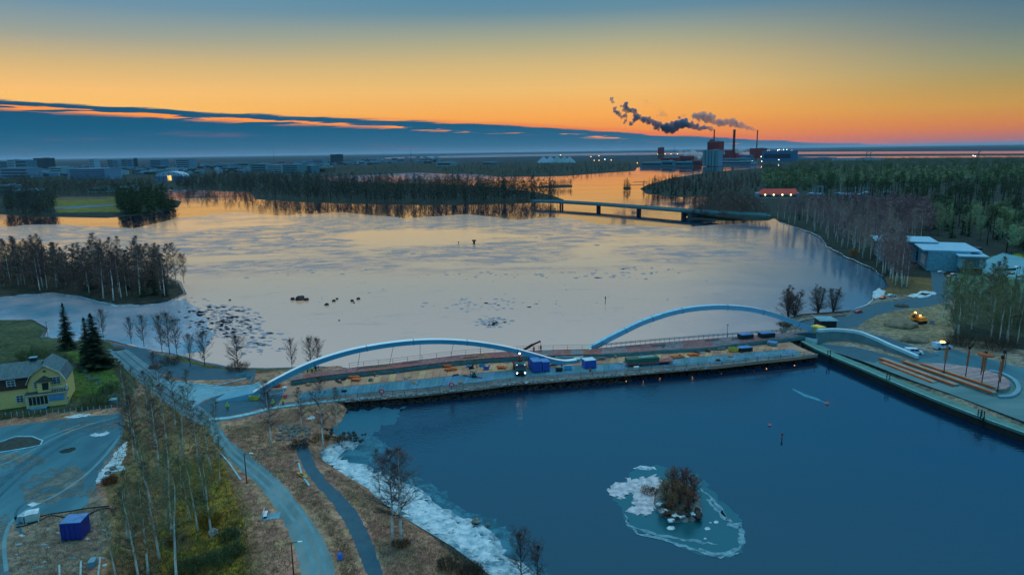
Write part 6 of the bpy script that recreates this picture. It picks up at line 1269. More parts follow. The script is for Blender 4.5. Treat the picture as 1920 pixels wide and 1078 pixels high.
person(1001, 661.5, ZD, 'left worker in orange on the deck under the crane arm', orr, .3); person(1014, 659.5, ZD, 'right worker in orange on the deck below the crane hook', orr, -.4)
person(512, 764, 1.61, 'worker in yellow vest at the left end of the platform kerb', yl, .9); person(531, 760, ZP, 'worker in yellow vest beside the red cone stand', yl, -.5)
t = thing('mixer_stand', 'small red and white machine on a stand near the arch foot', 'machine', P(533, 748, 1.6)); m = MB(); m.box((0, 0, .6), (1, .9, .8)); obj('body', m, rw, t); m = MB(); m.tube([(0, 0, 1), (0, 0, 2.6)], .1, 6); m.box((.3, 0, 2.7), (.9, .6, .3)); obj('head', m, wh, t)
t = thing('machine_part', 'reddish dark machine part resting at the arch foot', 'machine', P(497, 744, 1.6)); m = MB(); m.box((0, 0, .6), (1.6, 1, 1.1), 0, .7); obj('body', m, mat('rust_dark', (0.12, 0.05, 0.05)), t); m = MB(); m.beam([(.4, 0, 1), (1.3, 0, 1.6)], .2, .2); obj('arm', m, dark_steel, t)
m = W(); 
t = thing('guard_fence', 'tilted blue white sheet panels at the shore road gate', 'fence', P(470, 716, 1.6))
for a, b in (((462,712),(478,709)),((470,722),(476,712)),((443,710),(462,706))):
    pa, pb_ = P(*a, 1.6), P(*b, 1.6); m = W(); m.beam([pa + Vector((0, 0, .6)), pb_ + Vector((0, 0, .6))], .08, 1.1); obj('panel', m, conc, t)
t, L, h = spanbox('site_cabinet', 1745, 608, 1752, 608, 600, .7, 'pale pink cabinet left of the right bank birches', 'cabinet', mat('pink_cab', (0.35, 0.30, 0.36)))
for i, (x, y, w, h_, lb) in enumerate([(1690,612,60,14,'broad brown earth mound beside the excavator'),(1715,640,50,14,'brush covered earth heap behind the white parapet'),(1690,575,26,6,'small dark earth heap by the right road'),(222,656,22,6,'dark gravel heap on the lake side of the shore road'),(290,690,24,8,'brownish gravel heap by the concrete ramp')]):
    p = P(x, y, 1.5); k = 1 / ppm(p); m = MB(); m.ball((0, 0, 0), (w * k / 2, w * k / 2.6, h_ * k), 20, 12, .12, i); tag(obj('earth_mound', m, mat('mound_earth', (0.13, 0.12, 0.08), c2=(.24, .20, .14), scale=.5, bump=.8) if i < 2 else mat('mound_dark', (0.04, 0.05, 0.05), c2=(.10, .10, .09), scale=.8, bump=.8), None, smooth=True, loc=p), lb, 'mound')
# ------------------------------------------------------------------ the yellow house
yw = mat('yellow_boards', (0.70, 0.48, 0.16), rough=.8, c2=(0.84, 0.60, 0.24), scale=1.5, stretch=(6, 1, 1)); rf = mat('grey_roofing', (0.035, 0.085, 0.105), rough=.6, c2=(0.075, 0.15, 0.175), scale=.8, stretch=(3, 1, 1)); rfd = mat('dark_roofing', (0.035, 0.05, 0.045), c2=(.06, .08, .07), scale=.8)
trim = mat('white_trim', (0.50, 0.55, 0.50)); pane_m = mat('window_pane', (0.02, 0.05, 0.10), rough=.1, spec=.7); brn = mat('brown_boards', (0.06, 0.035, 0.025))
a = P(52, 767, 1.6); b = P(128, 757, 1.6); rzh = math.atan2(b.y - a.y, b.x - a.x)
hs = thing('yellow_house', 'old yellow wooden house with a grey gambrel roof and glazed porch at the left edge', 'house', (a + b) / 2, rzh); LW = (b - a).length; hw = LW / 2
def window(parent, x, y, z, w, h, nx=2, nz=3, fy=-1):
    m = MB(); m.box((x, y + fy * .03, z), (w, .06, h)); o = obj('window', m, pane_m, parent); m = MB()
    for i in range(nx + 1): m.box((x - w / 2 + w * i / nx, y + fy * .08, z), (.13 if i in (0, nx) else .08, .06, h + .12))
    for i in range(nz + 1): m.box((x, y + fy * .085, z - h / 2 + h * i / nz), (w + .12, .06, .13 if i in (0, nz) else .08))
    obj('frame', m, trim, o)
# gambrel gable block
gx = [(-hw * .94, 0), (-hw * .94, 5.0), (-hw * .70, 7.0), (0, 9.0), (hw * .70, 7.0), (hw * .94, 5.0), (hw * .94, 0)]
m = MB(); m.loft([[(x, 1.6, z) for x, z in gx], [(x, 10.5, z) for x, z in gx]]); obj('gable_block', m, yw, hs)
def gam(o): return [(x * 1.05, z + o) for x, z in gx[1:6]]
m = MB(); up = gam(.28); dn = gam(.03)
rg_ = [[(x, y, z) for x, z in up] + [(x, y, z) for x, z in dn[::-1]] for y in (1.15, 10.8)]; m.loft(rg_); obj('roof', m, rf, hs)
m = MB(); m.box((0, .75, 1.5), (LW, 1.7, 3.0)); obj('porch', m, yw, hs)
m = MB(); m.box((0, .72, 3.15), (LW + .5, 2.2, .22)); obj('porch_roof', m, rfd, hs)
m = MB(); m.box((-hw * .42, -.13, 1.65), (hw * .95, .06, 1.8)); o = obj('porch_window', m, mat('porch_dark', (0.02, 0.035, 0.03), rough=.2), hs); m = MB(); [m.box((-hw * .42 + hw * .95 * (k / 5 - .5), -.18, 1.65), (.09, .06, 1.9)) for k in range(6)]; obj('mullion', m, trim, o)
m = MB(); m.box((hw * .48, -.13, 1.85), (hw * .78, .08, 1.35)); obj('porch_blind', m, mat('blue_blind', (0.10, 0.30, 0.52), rough=.4), hs)
m = MB(); m.box((-hw * .42, -.6, .35), (hw * 1.0, .8, .12)); m.box((-hw * .42, -1.1, .15), (hw * .8, .5, .3)); obj('terrace', m, conc, hs)
for x_ in (-hw, hw): m = MB(); m.box((x_, -.12, 1.5), (.22, .12, 3.0)); obj('corner_board', m, trim, hs)
m = MB(); m.beam([(x * 1.06, 1.1, z + .12) for x, z in gx[1:6]], .14, .3, up=(0, 1, 0)); obj('verge_board', m, trim, hs)
m = MB(); m.box((0, -.42, 3.02), (LW + .6, .16, .16)); obj('gutter', m, trim, hs)
# bay with its own small roof
m = MB(); m.box((-hw * .08, .95, 4.45), (2.5, 1.5, 2.3)); bay = obj('bay', m, yw, hs); m = MB(); bx_ = -hw * .08; m.add([(bx_ - 1.6, .0, 5.6), (bx_ + 1.6, .0, 5.6), (bx_ + 1.6, 1.8, 5.6), (bx_ - 1.6, 1.8, 5.6), (bx_, .2, 6.5), (bx_, 1.8, 6.7)], [(0, 1, 4), (1, 2, 5, 4), (3, 0, 4, 5), (2, 3, 5), (3, 2, 1, 0)]); obj('bay_roof', m, rfd, bay)
m = MB(); m.box((bx_ + .3, .17, 4.6), (1.2, .06, 1.6)); obj('bay_opening', m, mat('porch_dark', (0, 0, 0)), bay)
window(hs, -hw * .52, 1.6, 4.8, .8, 1.5, 1, 3); window(hs, hw * .42, 1.6, 5.3, 2.1, 1.6, 3, 3)
m = MB(); m.ball((-.1, 1.58, 7.6), (.35, .05, .28), 8, 5); obj('vent', m, rf, hs)
m = MB(); [m.box((hw * .15 + i * (hw * .95) / 8, .0, 3.75), (.08, .06, 1.0)) for i in range(9)]; m.box((hw * .62, 0, 4.25), (hw * .98, .1, .1)); m.box((hw * 1.02, .7, 3.8), (.1, 1.5, 1.0)); obj('balcony_rail', m, trim, hs)
# long wing to the left
wx0, wx1 = -hw - 12, -hw * .9
m = MB(); m.box(((wx0 + wx1) / 2, 6.2, 2.2), (wx1 - wx0, 8, 4.4)); wing = obj('wing', m, yw, hs)
m = MB(); m.add([(wx0 - .3, 1.9, 4.2), (wx1 + .2, 1.9, 4.2), (wx1 + .2, 10.6, 4.2), (wx0 - .3, 10.6, 4.2), (wx0 - .3, 2.6, 6.6), (wx1 + .2, 2.6, 6.6), (wx1 + .2, 9.9, 6.6), (wx0 - .3, 9.9, 6.6)], [(3, 2, 1, 0), (0, 1, 5, 4), (1, 2, 6, 5), (2, 3, 7, 6), (3, 0, 4, 7), (4, 5, 6, 7)]); obj('mansard', m, brn, wing)
m = MB(); cx_ = (wx0 + wx1) / 2; m.add([(wx0 - .8, 2.0, 6.6), (wx1 + 1.2, 2.0, 6.6), (wx1 + 1.2, 10.6, 6.6), (wx0 - .8, 10.6, 6.6), (wx0 + 4, 6.3, 9.2), (wx1 + 2.5, 6.3, 9.2)], [(0, 1, 5, 4), (1, 2, 5), (2, 3, 4, 5), (3, 0, 4), (3, 2, 1, 0)]); obj('hip_roof', m, rf, hs)
window(hs, wx1 - 2.0, 2.2, 1.9, 1.3, 1.6, 2, 3); window(hs, wx1 - 3.2, 2.2, 5.4, 1.5, 1.7, 2, 3); window(hs, wx1 - 6.5, 2.2, 1.9, 1.3, 1.6, 2, 3)
m = MB(); m.box((-hw * .75, 6.5, 9.0), (1.2, 1.0, 1.6)); o = obj('chimney', m, dark_steel, hs); m = MB(); m.box((-hw * .75, 6.5, 9.85), (1.5, 1.3, .15)); obj('chimney_cap', m, conc, o)
m = MB(); m.box((wx1 + .6, 1.3, 1.3), (1.8, .9, 2.6)); obj('entrance', m, mat('green_trim', (0.12, 0.28, 0.20)), hs)
# fence of posts in front of the house garden and a grey shrub band
fn = thing('garden_fence', 'thin wire fence with pale posts between the house garden and the yard', 'fence', P(100, 775, 1.6)); wl = []
for i in range(22):
    x = 0 + 232 * i / 21; p = P(x, 784 - 16 * x / 232, 1.6); wl.append(p); m = W(); m.box((p.x, p.y, 2.2), (.1, .1, 1.3)); obj('post', m, curb_m, fn)
m = W(); m.beam([p + Vector((0, 0, 1.15)) for p in wl], .03, .04); m.beam([p + Vector((0, 0, .7)) for p in wl], .03, .04); obj('wire', m, rail_m, fn)
for i, (x, y, w, lb) in enumerate([(15,782,26,'left grey shrub along the house garden edge'),(45,782,26,'second grey shrub along the house garden edge'),(75,779,24,'third grey shrub along the house garden edge'),(150,770,18,'low shrub by the garden fence before the snow strip')]): bush(x, y, w, 12, lb, gb, seed=130 + i, n=60)
t, L, h = spanbox('garden_table', 203, 757, 219, 755, 750, 1.6, 'pale blue garden table near the hedge corner', 'table', conc)

# ------------------------------------------------------------------ modern building on the right
mwall = mat('pale_render', (0.20, 0.42, 0.50), c2=(.25, .48, .56), scale=.2); mroof = mat('blue_white_roof', (0.20, 0.40, 0.55), c2=(.28, .49, .63), scale=.2)
a = P(1797, 513, 1.6); b = P(1846, 515, 1.6); rzm = math.atan2(b.y - a.y, b.x - a.x); mb_ = thing('modern_building', 'white flat roofed modern building in three stepped blocks with a glazed front', 'building', (a + b) / 2, rzm); L = (b - a).length; k = L / 49.0; H1 = height(a, 481)
m = MB(); m.box((0, 9, H1 / 2 + 1.2), (L, 18, H1 - 2.4)); obj('front_block', m, mwall, mb_); m = MB(); m.box((0, 9, 1.25), (L * .82, 15, 2.5)); obj('brick_base', m, mat('brown_base', (0.22, 0.12, 0.06), c2=(.28, .2, .08), scale=.3), mb_)
m = MB(); m.box((0, 8.6, H1 + .2), (L + 1.5, 20, .5)); obj('roof', m, mroof, mb_)
m = MB(); m.box((1.5 * k * -1, -.05, H1 * .62), (L * .56, .12, H1 * .46)); gz = obj('glazed_front', m, mat('dark_glass', (0.015, 0.03, 0.04), rough=.15, spec=.7), mb_); m = MB()
for i in range(11): m.box((-1.5 * k + L * .56 * (i / 10 - .5), -.14, H1 * .62), (.16, .12, H1 * .46))
for i in range(6): m.box((-1.5 * k, -.15, H1 * .62 + H1 * .46 * (i / 5 - .5)), (L * .56, .12, .16))
obj('mullion', m, mat('mullion', (0.25, 0.32, 0.30)), gz)
m = MB(); m.box((-L * .5 - 3, 16, H1 / 2 + .6), (16, 22, H1 + 1.2)); obj('middle_block', m, mat('mid_wall', (0.14, 0.33, 0.42)), mb_); m = MB(); m.box((-L * .5 - 2, 20, H1 + 1.45), (22, 30, .5)); obj('roof', m, mroof, mb_)
m = MB(); m.box((-L * .5 - 11.3, 12, H1 * .55), (.5, 9, H1 * .6)); obj('pink_panel', m, mat('pink_panel', (0.6, 0.42, 0.42)), mb_)
m = MB(); m.box((-L * .5 - 16, 38, H1 / 2 + 1), (20, 18, H1 + 2)); obj('rear_block', m, mwall, mb_); m = MB(); m.box((-L * .5 - 16, 38, H1 + 2.3), (26, 22, .5)); obj('roof', m, mroof, mb_)
for i in range(4): m = MB(); m.box((-L * .5 - 24 + i * 4.5, 28.9, H1 * .4), (1.6, .15, H1 * .6)); obj('window', m, pane_m, mb_)
m = MB(); m.box((L * .5 - 1, 20, H1 + .9), (7, 5, 1.4)); obj('roof_unit', m, dark_steel, mb_)
t, _, _ = spanbox('low_wall', 1868, 508, 1905, 507, 504, 1.0, 'low dark wall beside the pale parking lot', 'wall', dark_steel)

# ------------------------------------------------------------------ the old road bridge across the river mouth
rbm = mat('bridge_concrete', (0.06, 0.12, 0.13), c2=(.09, .16, .17), scale=.05); rb2 = mat('bridge_deck_edge', (0.12, 0.27, 0.30))
RBL = [(1000,376.5),(1055,378),(1124,382),(1200,387.5),(1286,394),(1350,398),(1445,403.5)]
rbr = thing('road_bridge', 'long low concrete road bridge on slim twin piers across the river mouth', 'bridge', P(1200, 401, 0)); bz = 6.5
pts = [PV(x, y, P(1053, 386, 0), P(1286, 410, 0)) if 1 else None for x, y in RBL]; zs = sum(p.z for p in pts) / len(pts); pts = [P(x, y, zs) for x, y in RBL]
m = W(); m.beam([p + Vector((0, 4, -1.2)) for p in pts], 9, 1.6); obj('deck', m, rbm, rbr); m = W(); m.beam([p + Vector((0, -.5, -.2)) for p in pts], .6, .9); obj('parapet', m, rb2, rbr); m = W(); m.beam([p + Vector((0, 8.5, 0.1)) for p in pts], .5, 1.2); obj('parapet', m, rb2, rbr)
for x in (1053, 1123, 1199, 1284):
    for dx in (-1.9, 2.1):
        p = P(x + dx, by_x(RBL, x), zs); m = W(); m.box((p.x, p.y + 3, zs / 2 - 2), (1.5, 4.5, zs)); obj('pier', m, dark_steel, rbr)
m = W(); p = P(1300, 404, 1.5); m.box((p.x + 6, p.y, 2.2), (22, 10, 3)); obj('abutment', m, rbm, rbr)

# ------------------------------------------------------------------ far buildings
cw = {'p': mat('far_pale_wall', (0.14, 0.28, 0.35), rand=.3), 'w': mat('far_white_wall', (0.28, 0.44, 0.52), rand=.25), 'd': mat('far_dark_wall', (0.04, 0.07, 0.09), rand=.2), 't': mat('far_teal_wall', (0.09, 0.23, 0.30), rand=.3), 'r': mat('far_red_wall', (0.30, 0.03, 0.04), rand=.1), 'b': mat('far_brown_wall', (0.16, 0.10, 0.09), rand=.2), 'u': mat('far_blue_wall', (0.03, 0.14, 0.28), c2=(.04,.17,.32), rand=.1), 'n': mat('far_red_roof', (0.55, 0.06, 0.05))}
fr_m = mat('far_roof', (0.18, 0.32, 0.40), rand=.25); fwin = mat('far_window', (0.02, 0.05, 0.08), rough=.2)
def block(x0, x1, yt, yb, c, label, name='apartment_block', cat='building', rows=0, depth=.6, group=None, rz=0.0, roof=None):
    a = P(x0, yb, 1.5); b = P(x1, yb, 1.5); c0 = (a + b) / 2; w = (b - a).length; h = height(c0, yt); t = thing(name, label, cat, c0, math.atan2(b.y - a.y, b.x - a.x) + rz, group)
    d = min(max(w * depth, 10), 40)
    q = MB(); q.box((0, d / 2, h / 2), (w, d, h)); obj('wall', q, cw[c], t); q = MB(); q.box((0, d / 2, h + .4), (w * 1.01, d * 1.02, .8)); q.box((w * .2, d / 2, h + 1.8), (w * .25, d * .4, 2.0)); obj('roof', q, roof or fr_m, t)
    for i in range(rows): q = MB(); q.box((0, -.15, h * (i + .6) / (rows + .2)), (w * .86, .3, h * .38 / rows)); obj('window_band', q, fwin, t)
    return t, w, h, d
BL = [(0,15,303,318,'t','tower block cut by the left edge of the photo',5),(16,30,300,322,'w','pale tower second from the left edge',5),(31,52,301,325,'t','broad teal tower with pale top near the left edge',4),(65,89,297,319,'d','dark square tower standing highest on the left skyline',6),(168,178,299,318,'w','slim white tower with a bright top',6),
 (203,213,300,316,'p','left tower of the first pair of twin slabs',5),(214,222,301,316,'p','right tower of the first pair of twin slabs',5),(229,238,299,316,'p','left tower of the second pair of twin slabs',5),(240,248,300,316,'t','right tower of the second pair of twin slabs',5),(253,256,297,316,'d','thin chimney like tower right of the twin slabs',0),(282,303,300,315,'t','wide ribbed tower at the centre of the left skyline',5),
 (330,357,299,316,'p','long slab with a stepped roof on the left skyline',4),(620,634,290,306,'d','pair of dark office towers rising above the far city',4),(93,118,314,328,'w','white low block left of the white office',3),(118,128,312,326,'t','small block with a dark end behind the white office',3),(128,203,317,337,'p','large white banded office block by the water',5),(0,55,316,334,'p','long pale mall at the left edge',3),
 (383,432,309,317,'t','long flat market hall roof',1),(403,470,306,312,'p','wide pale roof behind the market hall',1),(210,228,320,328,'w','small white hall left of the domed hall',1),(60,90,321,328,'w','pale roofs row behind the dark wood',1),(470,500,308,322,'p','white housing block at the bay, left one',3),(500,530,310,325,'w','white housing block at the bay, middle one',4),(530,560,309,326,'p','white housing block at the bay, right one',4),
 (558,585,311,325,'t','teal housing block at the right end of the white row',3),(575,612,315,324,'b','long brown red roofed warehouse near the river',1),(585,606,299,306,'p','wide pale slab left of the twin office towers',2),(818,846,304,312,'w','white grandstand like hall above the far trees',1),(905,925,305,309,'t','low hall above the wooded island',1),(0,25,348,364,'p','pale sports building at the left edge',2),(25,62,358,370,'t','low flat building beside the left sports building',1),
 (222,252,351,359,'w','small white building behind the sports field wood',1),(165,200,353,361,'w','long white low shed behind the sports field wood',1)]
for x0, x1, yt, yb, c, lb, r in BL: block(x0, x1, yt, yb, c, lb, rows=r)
rg = random.Random(31)
for i in range(298):
    x = rg.uniform(0, 820); hy = hz(x); lo_, hi_ = (14, 34) if x < 620 else (10, 26)
    yb = hy + rg.uniform(lo_, hi_) * (1 if x < 560 else .8); w = rg.uniform(2.5, 11) * (yb - hy) / 24; ht = rg.uniform(1.6, 5.0) * (yb - hy) / 22
    if x > 590 and yb > 322: continue
    block(x, x + w, yb - ht, yb, rg.choice('tttppdddbw'), 'small distant town building in the haze of the city', name='town_building', group='small distant town buildings', rows=1 if w > 8 else 0, depth=1)
# domed hall by the water with a bright gilt window
p = P(318, 341, 1.5); w = 50 / ppm(p); t = thing('arched_hall', 'hall with a wide white arched roof by the city waterfront', 'building', p, .05); h = height(p, 331); m = MB(); m.box((0, w * .3, h / 2), (w, w * .6, h)); obj('wall', m, cw['t'], t)
H2 = height(p, 322); m = MB(); m.loft([[(w * .5 * math.cos(a), y, h + (H2 - h) * math.sin(a)) for a in np.linspace(0, math.pi, 12)] for y in (-1, w * .6 + 1)]); obj('roof', m, cw['w'], t)
for i in range(7): m = MB(); a_ = math.pi * (i + 1) / 8; m.box((w * .5 * math.cos(a_), -1.3, h * .98), (.8, .5, (H2 - h) * math.sin(a_) * 1.7)); obj('rib', m, cw['d'], t)
m = MB(); m.box((w * .02, -1.2, h * .7), (w * .13, .5, h * .9)); obj('lit_window', m, mat('gold_window', (1, .5, .1), emit=(1, .5, .12, 1.6)), t)
for i, (x, y, yt, lb) in enumerate([(514,300,273,'very thin mast rising above the city horizon'),(771,306,282,'dark chimney mast right of the twin towers'),(525,297,292,'bright antenna cluster on the horizon'),(253,318,296,'short mast by the twin slab towers'),(1240,292,274,'thin mast behind the mill'),(1264,296,275,'second thin mast behind the mill')]):
    p = P(x, y, 1.5); h = height(p, yt); t = thing('radio_mast', lb, 'mast', p); m = MB(); m.tube([(0, 0, 0), (0, 0, h)], [1.6, .7], 5); obj('mast', m, dark_steel, t)
    if i == 2: m = MB(); m.ball((0, 0, h), 3.5, 6, 4); obj('lamp', m, mat('pale_lamp', (0, 0, 0)), t)

# boathouse, masts and boats in the yard on the right
a, w, h, d = block(1418, 1498, 363.5, 372, 'p', 'long boathouse with a bright red pitched roof and lit lamps', name='boathouse', rows=1, depth=.3)
m = MB(); m.add([(-w * .46, -2, h), (w * .46, -2, h), (w * .52, d + 2, h), (-w * .46, d + 2, h), (-w * .33, d * .5, h + 5), (w * .44, d * .5, h + 5)], [(0, 1, 5, 4), (1, 2, 5), (2, 3, 4, 5), (3, 0, 4)]); obj('red_roof', m, cw['n'], a)
for i in range(4): m = MB(); m.ball((-w * .3 + i * w * .2, -2.5, h * .8), .7, 6, 4); obj('lamp', m, mat('warm_bulb', (0, 0, 0)), a)
hull_m = mat('boat_hull', (0.25, 0.45, 0.62), rand=.3)
hullV = MB(); hullV.loft([[(x, -w_, 2.2), (x, -w_ * .6, .8), (x, 0, .4), (x, w_ * .6, .8), (x, w_, 2.2)] for x, w_ in ((-5, .9), (-2, 1.5), (1, 1.5), (3.5, .9), (5.2, .05))]); hull_me = hullV.mesh('hull'); hull_me.materials.append(hull_m)
for i, (x, y, yt, lb) in enumerate([(1522,366,353,'leftmost laid up boat of the boat yard'),(1532,367,350,'second laid up boat of the boat yard'),(1541,367,349,'third laid up boat beside the boathouse end'),(1574,366,341,'boat with a tall mast in the middle of the yard'),(1583,367,352,'boat with a short mast in the middle of the yard'),(1590,366,337,'boat with the tallest thin mast in the yard'),(1602,367,346,'pale blue boat with a tall mast at the yard right'),
    (1610,368,349,'long low boat in the front of the yard'),(1618,367,345,'boat right of the long low boat'),(1662,363,346,'boat with a lone white mast at the wood edge'),(1624,364,339,'last masted boat before the evergreens')]):
    p = P(x, y, 1.6); t = thing('laid_up_boat', lb, 'boat', p, rg.uniform(-.6, .6), 'boats laid up in the yard'); obj('hull', hull_me, None, t); m = MB(); m.box((-.5, 0, 2.5), (4, 1.6, .7)); obj('cabin', m, wh, t)
    h = height(p, yt); m = MB(); m.tube([(.8, 0, 2), (.8, 0, h)], .28, 5); obj('mast', m, curb_m, t)
for x, y, yt, lb in [(1537,370,350,'tall pale boat lift frame in the yard')]:
    p = P(x, y, 1.6); t = thing('boat_lift', lb, 'lift', p); h = height(p, yt); m = MB(); [m.box((sx * 4, sy * 4, h / 2), (.6, .6, h)) for sx in (-1, 1) for sy in (-1, 1)]; m.box((0, -4, h), (9, .6, .8)); m.box((0, 4, h), (9, .6, .8)); obj('frame', m, conc, t)
# jetties with small boats near the river point
for i, (x, y, lb) in enumerate([(1197,341.5,'thin jetty west of the river point'),(1192,347,'second jetty west of the river point')]):
    a_ = P(x - 10, y, .5); b_ = P(x + 14, y - 1.2, .5); m = W(); m.beam([a_, b_], 1.8, .4); tag(obj('jetty', m, dark_steel), lb, 'jetty')

# ------------------------------------------------------------------ the mill
a, w, h, d = block(1317, 1346, 282, 311.5, 'p', 'tall pale silo tower of the mill standing on the river bank', name='silo_tower', depth=.8)
for i in range(5): m = MB(); m.tube([(w * (i / 5 - .4), -.5, 0), (w * (i / 5 - .4), -.5, h - 1)], w * .095, 8); obj('silo', m, cw['p'], a)
a, w, h, d = block(1325, 1347, 266, 307, 'r', 'tall red boiler house behind the pale silos', name='boiler_house', depth=.9)
m = MB()
for z in (.72, .8, .88, .95): m.box((-w * .25, -1, h * z), (w * .5, 1.2, 1.5))
obj('gallery', m, cw['d'], a); m = MB(); m.box((-w * .3, d * .5, h + 4), (w * .3, d * .4, 8)); obj('stair_head', m, cw['r'], a)
MD_ = P(1337, 307, 1.5)
def chimney(x, yb, yt, rpx, label, c, brace=False):
    p = P(x, yb, 1.5); h = height(p, yt); r = rpx / ppm(p); t = thing('chimney', label, 'chimney', p); m = MB(); m.tube([(0, 0, 0), (0, 0, h)], [r * 1.15, r], 12); obj('stack', m, c, t); m = MB(); m.tube([(0, 0, h - 4), (0, 0, h + .5)], r * 1.2, 12); obj('rim', m, cw['d'], t)
    if brace:
        for sx in (-1, 1): m = MB(); m.tube([(sx * 10 * r, 0, h * .62), (sx * r, 0, h * .80)], .5, 5); obj('brace', m, cw['d'], t)
    return p, h
red_ch = mat('red_chimney', (0.20, 0.035, 0.035)); 
c1_, h1_ = chimney(1337, 306.5, 243.5, 1.15, 'leftmost smoking chimney rising from the red boiler house', red_ch, True); c2_, h2_ = chimney(1374.5, 303, 243.5, 2.2, 'thickest dark red chimney, not smoking, middle of three', red_ch); c3_, h3_ = chimney(1417.5, 303, 244.5, 1.0, 'thin rightmost chimney trailing pale smoke', red_ch)
for a_ in [(1358,1381,282,300,'r','red mill building at the foot of the thick chimney',0),(1405,1428,278.5,297,'r','red mill building at the foot of the thin chimney',0),(1297,1313,301.5,311,'r','small bright red shed on the river bank',1),(1240,1272,296,308,'r','long dark red mill hall left of the steam',1),(1274,1296,293,309,'r','red mill hall under the steam cloud',1),(1428,1486,283,303,'u','very large blue paper hall at the right of the mill',1),
   (1346,1404,298,305,'t','long flat teal hall between the silos and the red buildings',1),(1346,1412,303,309,'p','low pale quay building right of the silos',1),(1384,1405,291,299,'u','blue hall between the two right chimneys',0),(1240,1262,302,312,'t','grey conveyor house on the mill quay',1),(1262,1300,304,311,'t','low grey sheds on the mill quay',1),(1200,1242,305,312,'t','low pale sheds at the left end of the mill quay',1),(1345,1358,290,304,'d','dark annex right of the silo tower',0),
   (1233,1241,277,298,'r','narrow red tower at the left of the mill',0),(1490,1560,296,299.5,'t','low long hall far right of the paper hall',0),(1560,1650,297,301.5,'w','long pale greenhouse lit white beyond the evergreens',0)]: block(*a_[:6], name='mill_building', rows=a_[6], depth=.5)
cv = thing('conveyor', 'long sloping conveyor bridge rising to the mill from the left', 'conveyor', P(1180, 300, 1.5)); a_, b_ = P(1120, 301, 1.5), P(1243, 299, 1.5); h = height(b_, 290); m = W(); m.beam([a_ + Vector((0, 0, 6)), b_ + Vector((0, 0, h))], 4, 4); obj('gallery', m, cw['t'], cv)
for k in (.3, .6, .85): q = a_.lerp(b_, k); m = W(); zz = 1.5 + 6 + (h - 6) * k; m.box((q.x, q.y, zz / 2), (2, 2, zz)); obj('support', m, cw['d'], cv)
for i, (x, r_, yt) in enumerate([(1019,13,294),(1032,12,293),(1045,13,292.5),(1058,12,293),(1068,12,294)]):
    p = P(x, 305.5, 1.5); r_ = r_ / ppm(p); h = height(p, yt); m = MB(); m.tube([(0, 0, 0), (0, 0, h * .1), (0, 0, h)], [r_, r_ * .95, r_ * .06], 14); tag(obj('storage_dome', m, cw['p'], None, loc=p), 'grey conical storage roof west of the mill, %s from the left' % nm[i], 'storage dome', 'conical storage roofs west of the mill')
# lit lamps of the mill and harbour: a post with a glowing head each
LM = [(1114,301,1),(1123,301,1),(1134,299,0),(1146,300.5,1),(1108,294,1),(1123,292.5,1),(1051,291,1),(1233,289.5,1),(1243,288,1),(1247,289,1),(1258,289,1),(1270,289,1),(1292,297,0),(1311,295.5,0),(1310,295,1),(1300,297,0),(1280,302,0),(1285,302,0),(1361,291,1),(1360,297,1),(1427,294,0),(1439,283,0),(1442,283,0),(1446,284,0),(1458,282,0),(1461,281,0),(1465,282,0),(1469,281,0),(1475,281,0),(1484,283.5,2),(1464,296,0),(1460,300,0),(1402,302,1),(1405,302,1),(1410,302,1),(1428,303,0),(1824,292,0),(1828,293,0),(1195,306,1),(1204,307,1)]
for i, (x, y, k) in enumerate(LM):
    p = P(x, y + 4.5, 1.5); h = height(p, y); t = thing('yard_lamp', 'glowing yard lamp of the mill far across the river', 'lamp', p, 0, 'yard lamps of the mill'); m = MB(); m.tube([(0, 0, 0), (0, 0, h)], .5, 5); obj('post', m, cw['d'], t); m = MB(); r_ = (1.0 if k < 2 else 2.6) * .52 / ppm(p) * 1.2; m.ball((0, 0, h), r_, 8, 5); obj('lamp_head', m, amber if k else white_l, t)
# harbour cranes far right
for i, (x, y, yt) in enumerate([(1625,292,285),(1632,292,285.5),(1835,292,284)]):
    p = P(x, y, 1.5); h = height(p, yt); t = thing('harbour_crane', ['left crane far away on the sea shore','middle crane far away on the sea shore','slanting crane far away at the right sea shore'][i], 'crane', p); m = MB(); m.beam([(-h * .1, 0, 0), (0, 0, h)], 3, 3); m.beam([(0, 0, h * .8), (h * .5, 0, h)], 2.5, 2.5); m.box((0, 0, h * .3), (h * .2, 6, 3)); obj('frame', m, cw['d'], t)

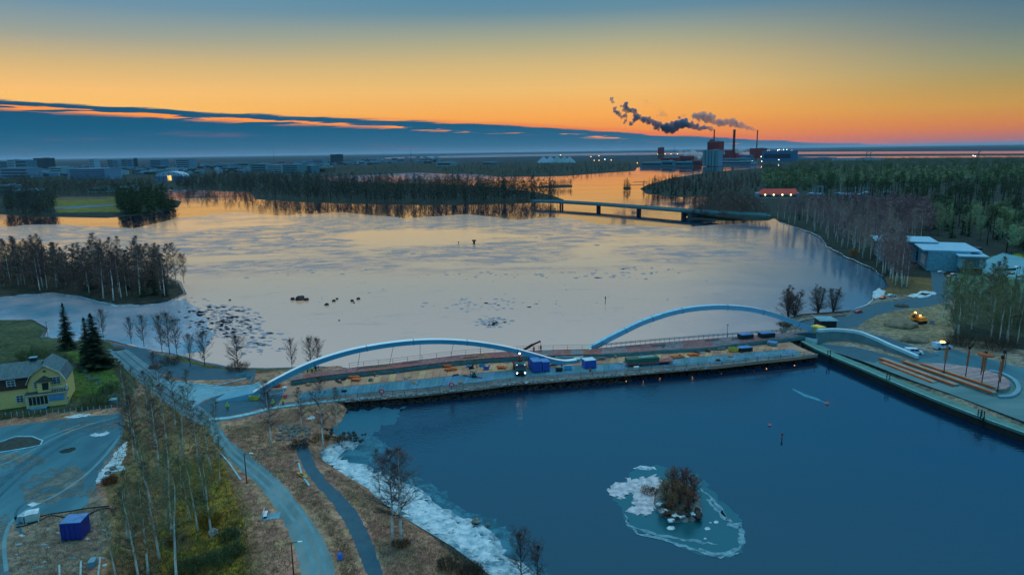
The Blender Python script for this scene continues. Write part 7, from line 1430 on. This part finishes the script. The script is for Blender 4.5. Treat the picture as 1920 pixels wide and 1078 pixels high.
# ------------------------------------------------------------------ smoke and steam: closed lumpy bodies filled with vapour
def vapour(name, dens, col):
    m = bpy.data.materials.new(name); m.use_nodes = True; nt = m.node_tree; nt.nodes.clear(); o = nt.nodes.new('ShaderNodeOutputMaterial'); v = nt.nodes.new('ShaderNodeVolumePrincipled'); v.inputs['Color'].default_value = (*col, 1); v.inputs['Density'].default_value = dens; v.inputs['Anisotropy'].default_value = 0.1
    nt.links.new(v.outputs[0], o.inputs['Volume']); return m
def puff_cloud(name, puffs, yd, material, label, seed, vox, n=5, disp=0.5):
    rg = random.Random(seed); m = MB()
    for x, y, r in puffs:
        c = PY(x, y, yd); R_ = r / ppm(c)
        for j in range(n):
            q = c + Vector((rg.gauss(0, .55), rg.gauss(0, .4), rg.gauss(0, .5))) * R_; m.ball(q, R_ * rg.uniform(.38, .78), 8, 6, .15, rg.randrange(999))
    o0 = PY(puffs[0][0], puffs[0][1], yd); me = m.mesh(name, o0); o = obj(name, me, None, loc=o0)
    rm = o.modifiers.new('r', 'REMESH'); rm.mode = 'VOXEL'; rm.voxel_size = vox; rm.use_smooth_shade = True
    tx = bpy.data.textures.new(name, 'CLOUDS'); tx.noise_scale = vox * 4; tx.noise_depth = 3
    dm = o.modifiers.new('d', 'DISPLACE'); dm.texture = tx; dm.strength = vox * 4 * disp; dm.mid_level = .55
    o.data.materials.append(material); return tag(o, label, 'smoke', kind='stuff')
def along(pts, step):
    out = []
    for a, b in zip(pts, pts[1:]):
        k = max(1, int(math.hypot(b[0] - a[0], b[1] - a[1]) / step))
        for j in range(k): t = j / k; out.append(tuple(a[i] + (b[i] - a[i]) * t for i in range(3)))
    return out + [pts[-1]]
smoke_m = vapour('grey_smoke', .16, (.22, .42, .62)); steam_m = vapour('white_steam', .05, (.85, .85, .9))
puff_cloud('smoke_plume', along([(1335.5,242.5,2.4),(1325,240.5,3.2),(1310,239,4),(1296,236.5,4.8),(1286,233,6.5),(1279,230,8),(1271,236,6.5),(1262,243,6),(1252,240,7.5),(1243,237,6.5)], 2.2), c1_.y, smoke_m, 'dark blue smoke plume drifting left from the leftmost chimney', 1, 1.1, n=6, disp=.9)
puff_cloud('smoke_plume', along([(1243,238,5),(1232,238,6),(1224,230,5.5),(1213,227,6),(1204,222,4.5),(1196,217,6),(1190,226,4.5),(1183,233,4)], 5) + along([(1172,227,3.5),(1171,218,4.5),(1174,210,3.5),(1171,199,6),(1188,208,5),(1193,214,4)], 5) + along([(1167,221,3),(1158,214,4),(1154,205,4)], 4) + along([(1150,193,2.5),(1146,185,3)], 4), c1_.y, smoke_m, 'broken curling head of the dark smoke plume', 2, 1.5, n=7, disp=1.0)
puff_cloud('smoke_plume', along([(1416,243,2.2),(1402,239.5,3.2),(1388,236,4.4),(1376,231,5),(1368,228,6),(1358,233,3.5),(1348,228,6.5),(1338,231,3),(1329,222,7.5),(1320,219,7),(1306,217,6.5),(1298,220,4)], 2.4), c3_.y, vapour('pale_smoke', .07, (.42, .52, .68)), 'paler smoke plume drifting left from the thin right chimney', 3, 1.2, n=6, disp=.9)
puff_cloud('smoke_wisp', along([(1282,216,5),(1275,219,4)], 4) + along([(1248,216,5),(1238,213,6),(1232,218,4)], 4) + along([(1212,191,4),(1206,193,3)], 4), c3_.y, vapour('thin_smoke', .012, (.6, .5, .5)), 'thin torn smoke wisps above the plumes', 4, 2.2, n=5, disp=1.0)
puff_cloud('steam_cloud', along([(1316,294,6),(1305,290,8),(1297,288,8),(1285,290,5),(1276,284,4)], 5), MD_.y * .97, steam_m, 'low white steam cloud left of the pale silos', 5, 2.0)
puff_cloud('steam_cloud', along([(1386,284,6),(1392,283,6),(1398,288,5)], 5) + along([(1352,287,5),(1349,283,3)], 4), c2_.y * .98, steam_m, 'white steam behind the thick chimney', 6, 2.0)

# ------------------------------------------------------------------ air
hb = MB(); hb.add([(sx * 1.9e5, sy, z) for z in (-3.3, 290.0) for sx, sy in ((-1, -3000), (1, -3000), (1, 1.9e5), (-1, 1.9e5))], [(3, 2, 1, 0), (4, 5, 6, 7), (0, 1, 5, 4), (1, 2, 6, 5), (2, 3, 7, 6), (3, 0, 4, 7)])
hm = vapour('air', 0.000013, (.55, .80, 1.0)); hz_o = obj('haze', hb, hm); tag(hz_o, kind='stuff')
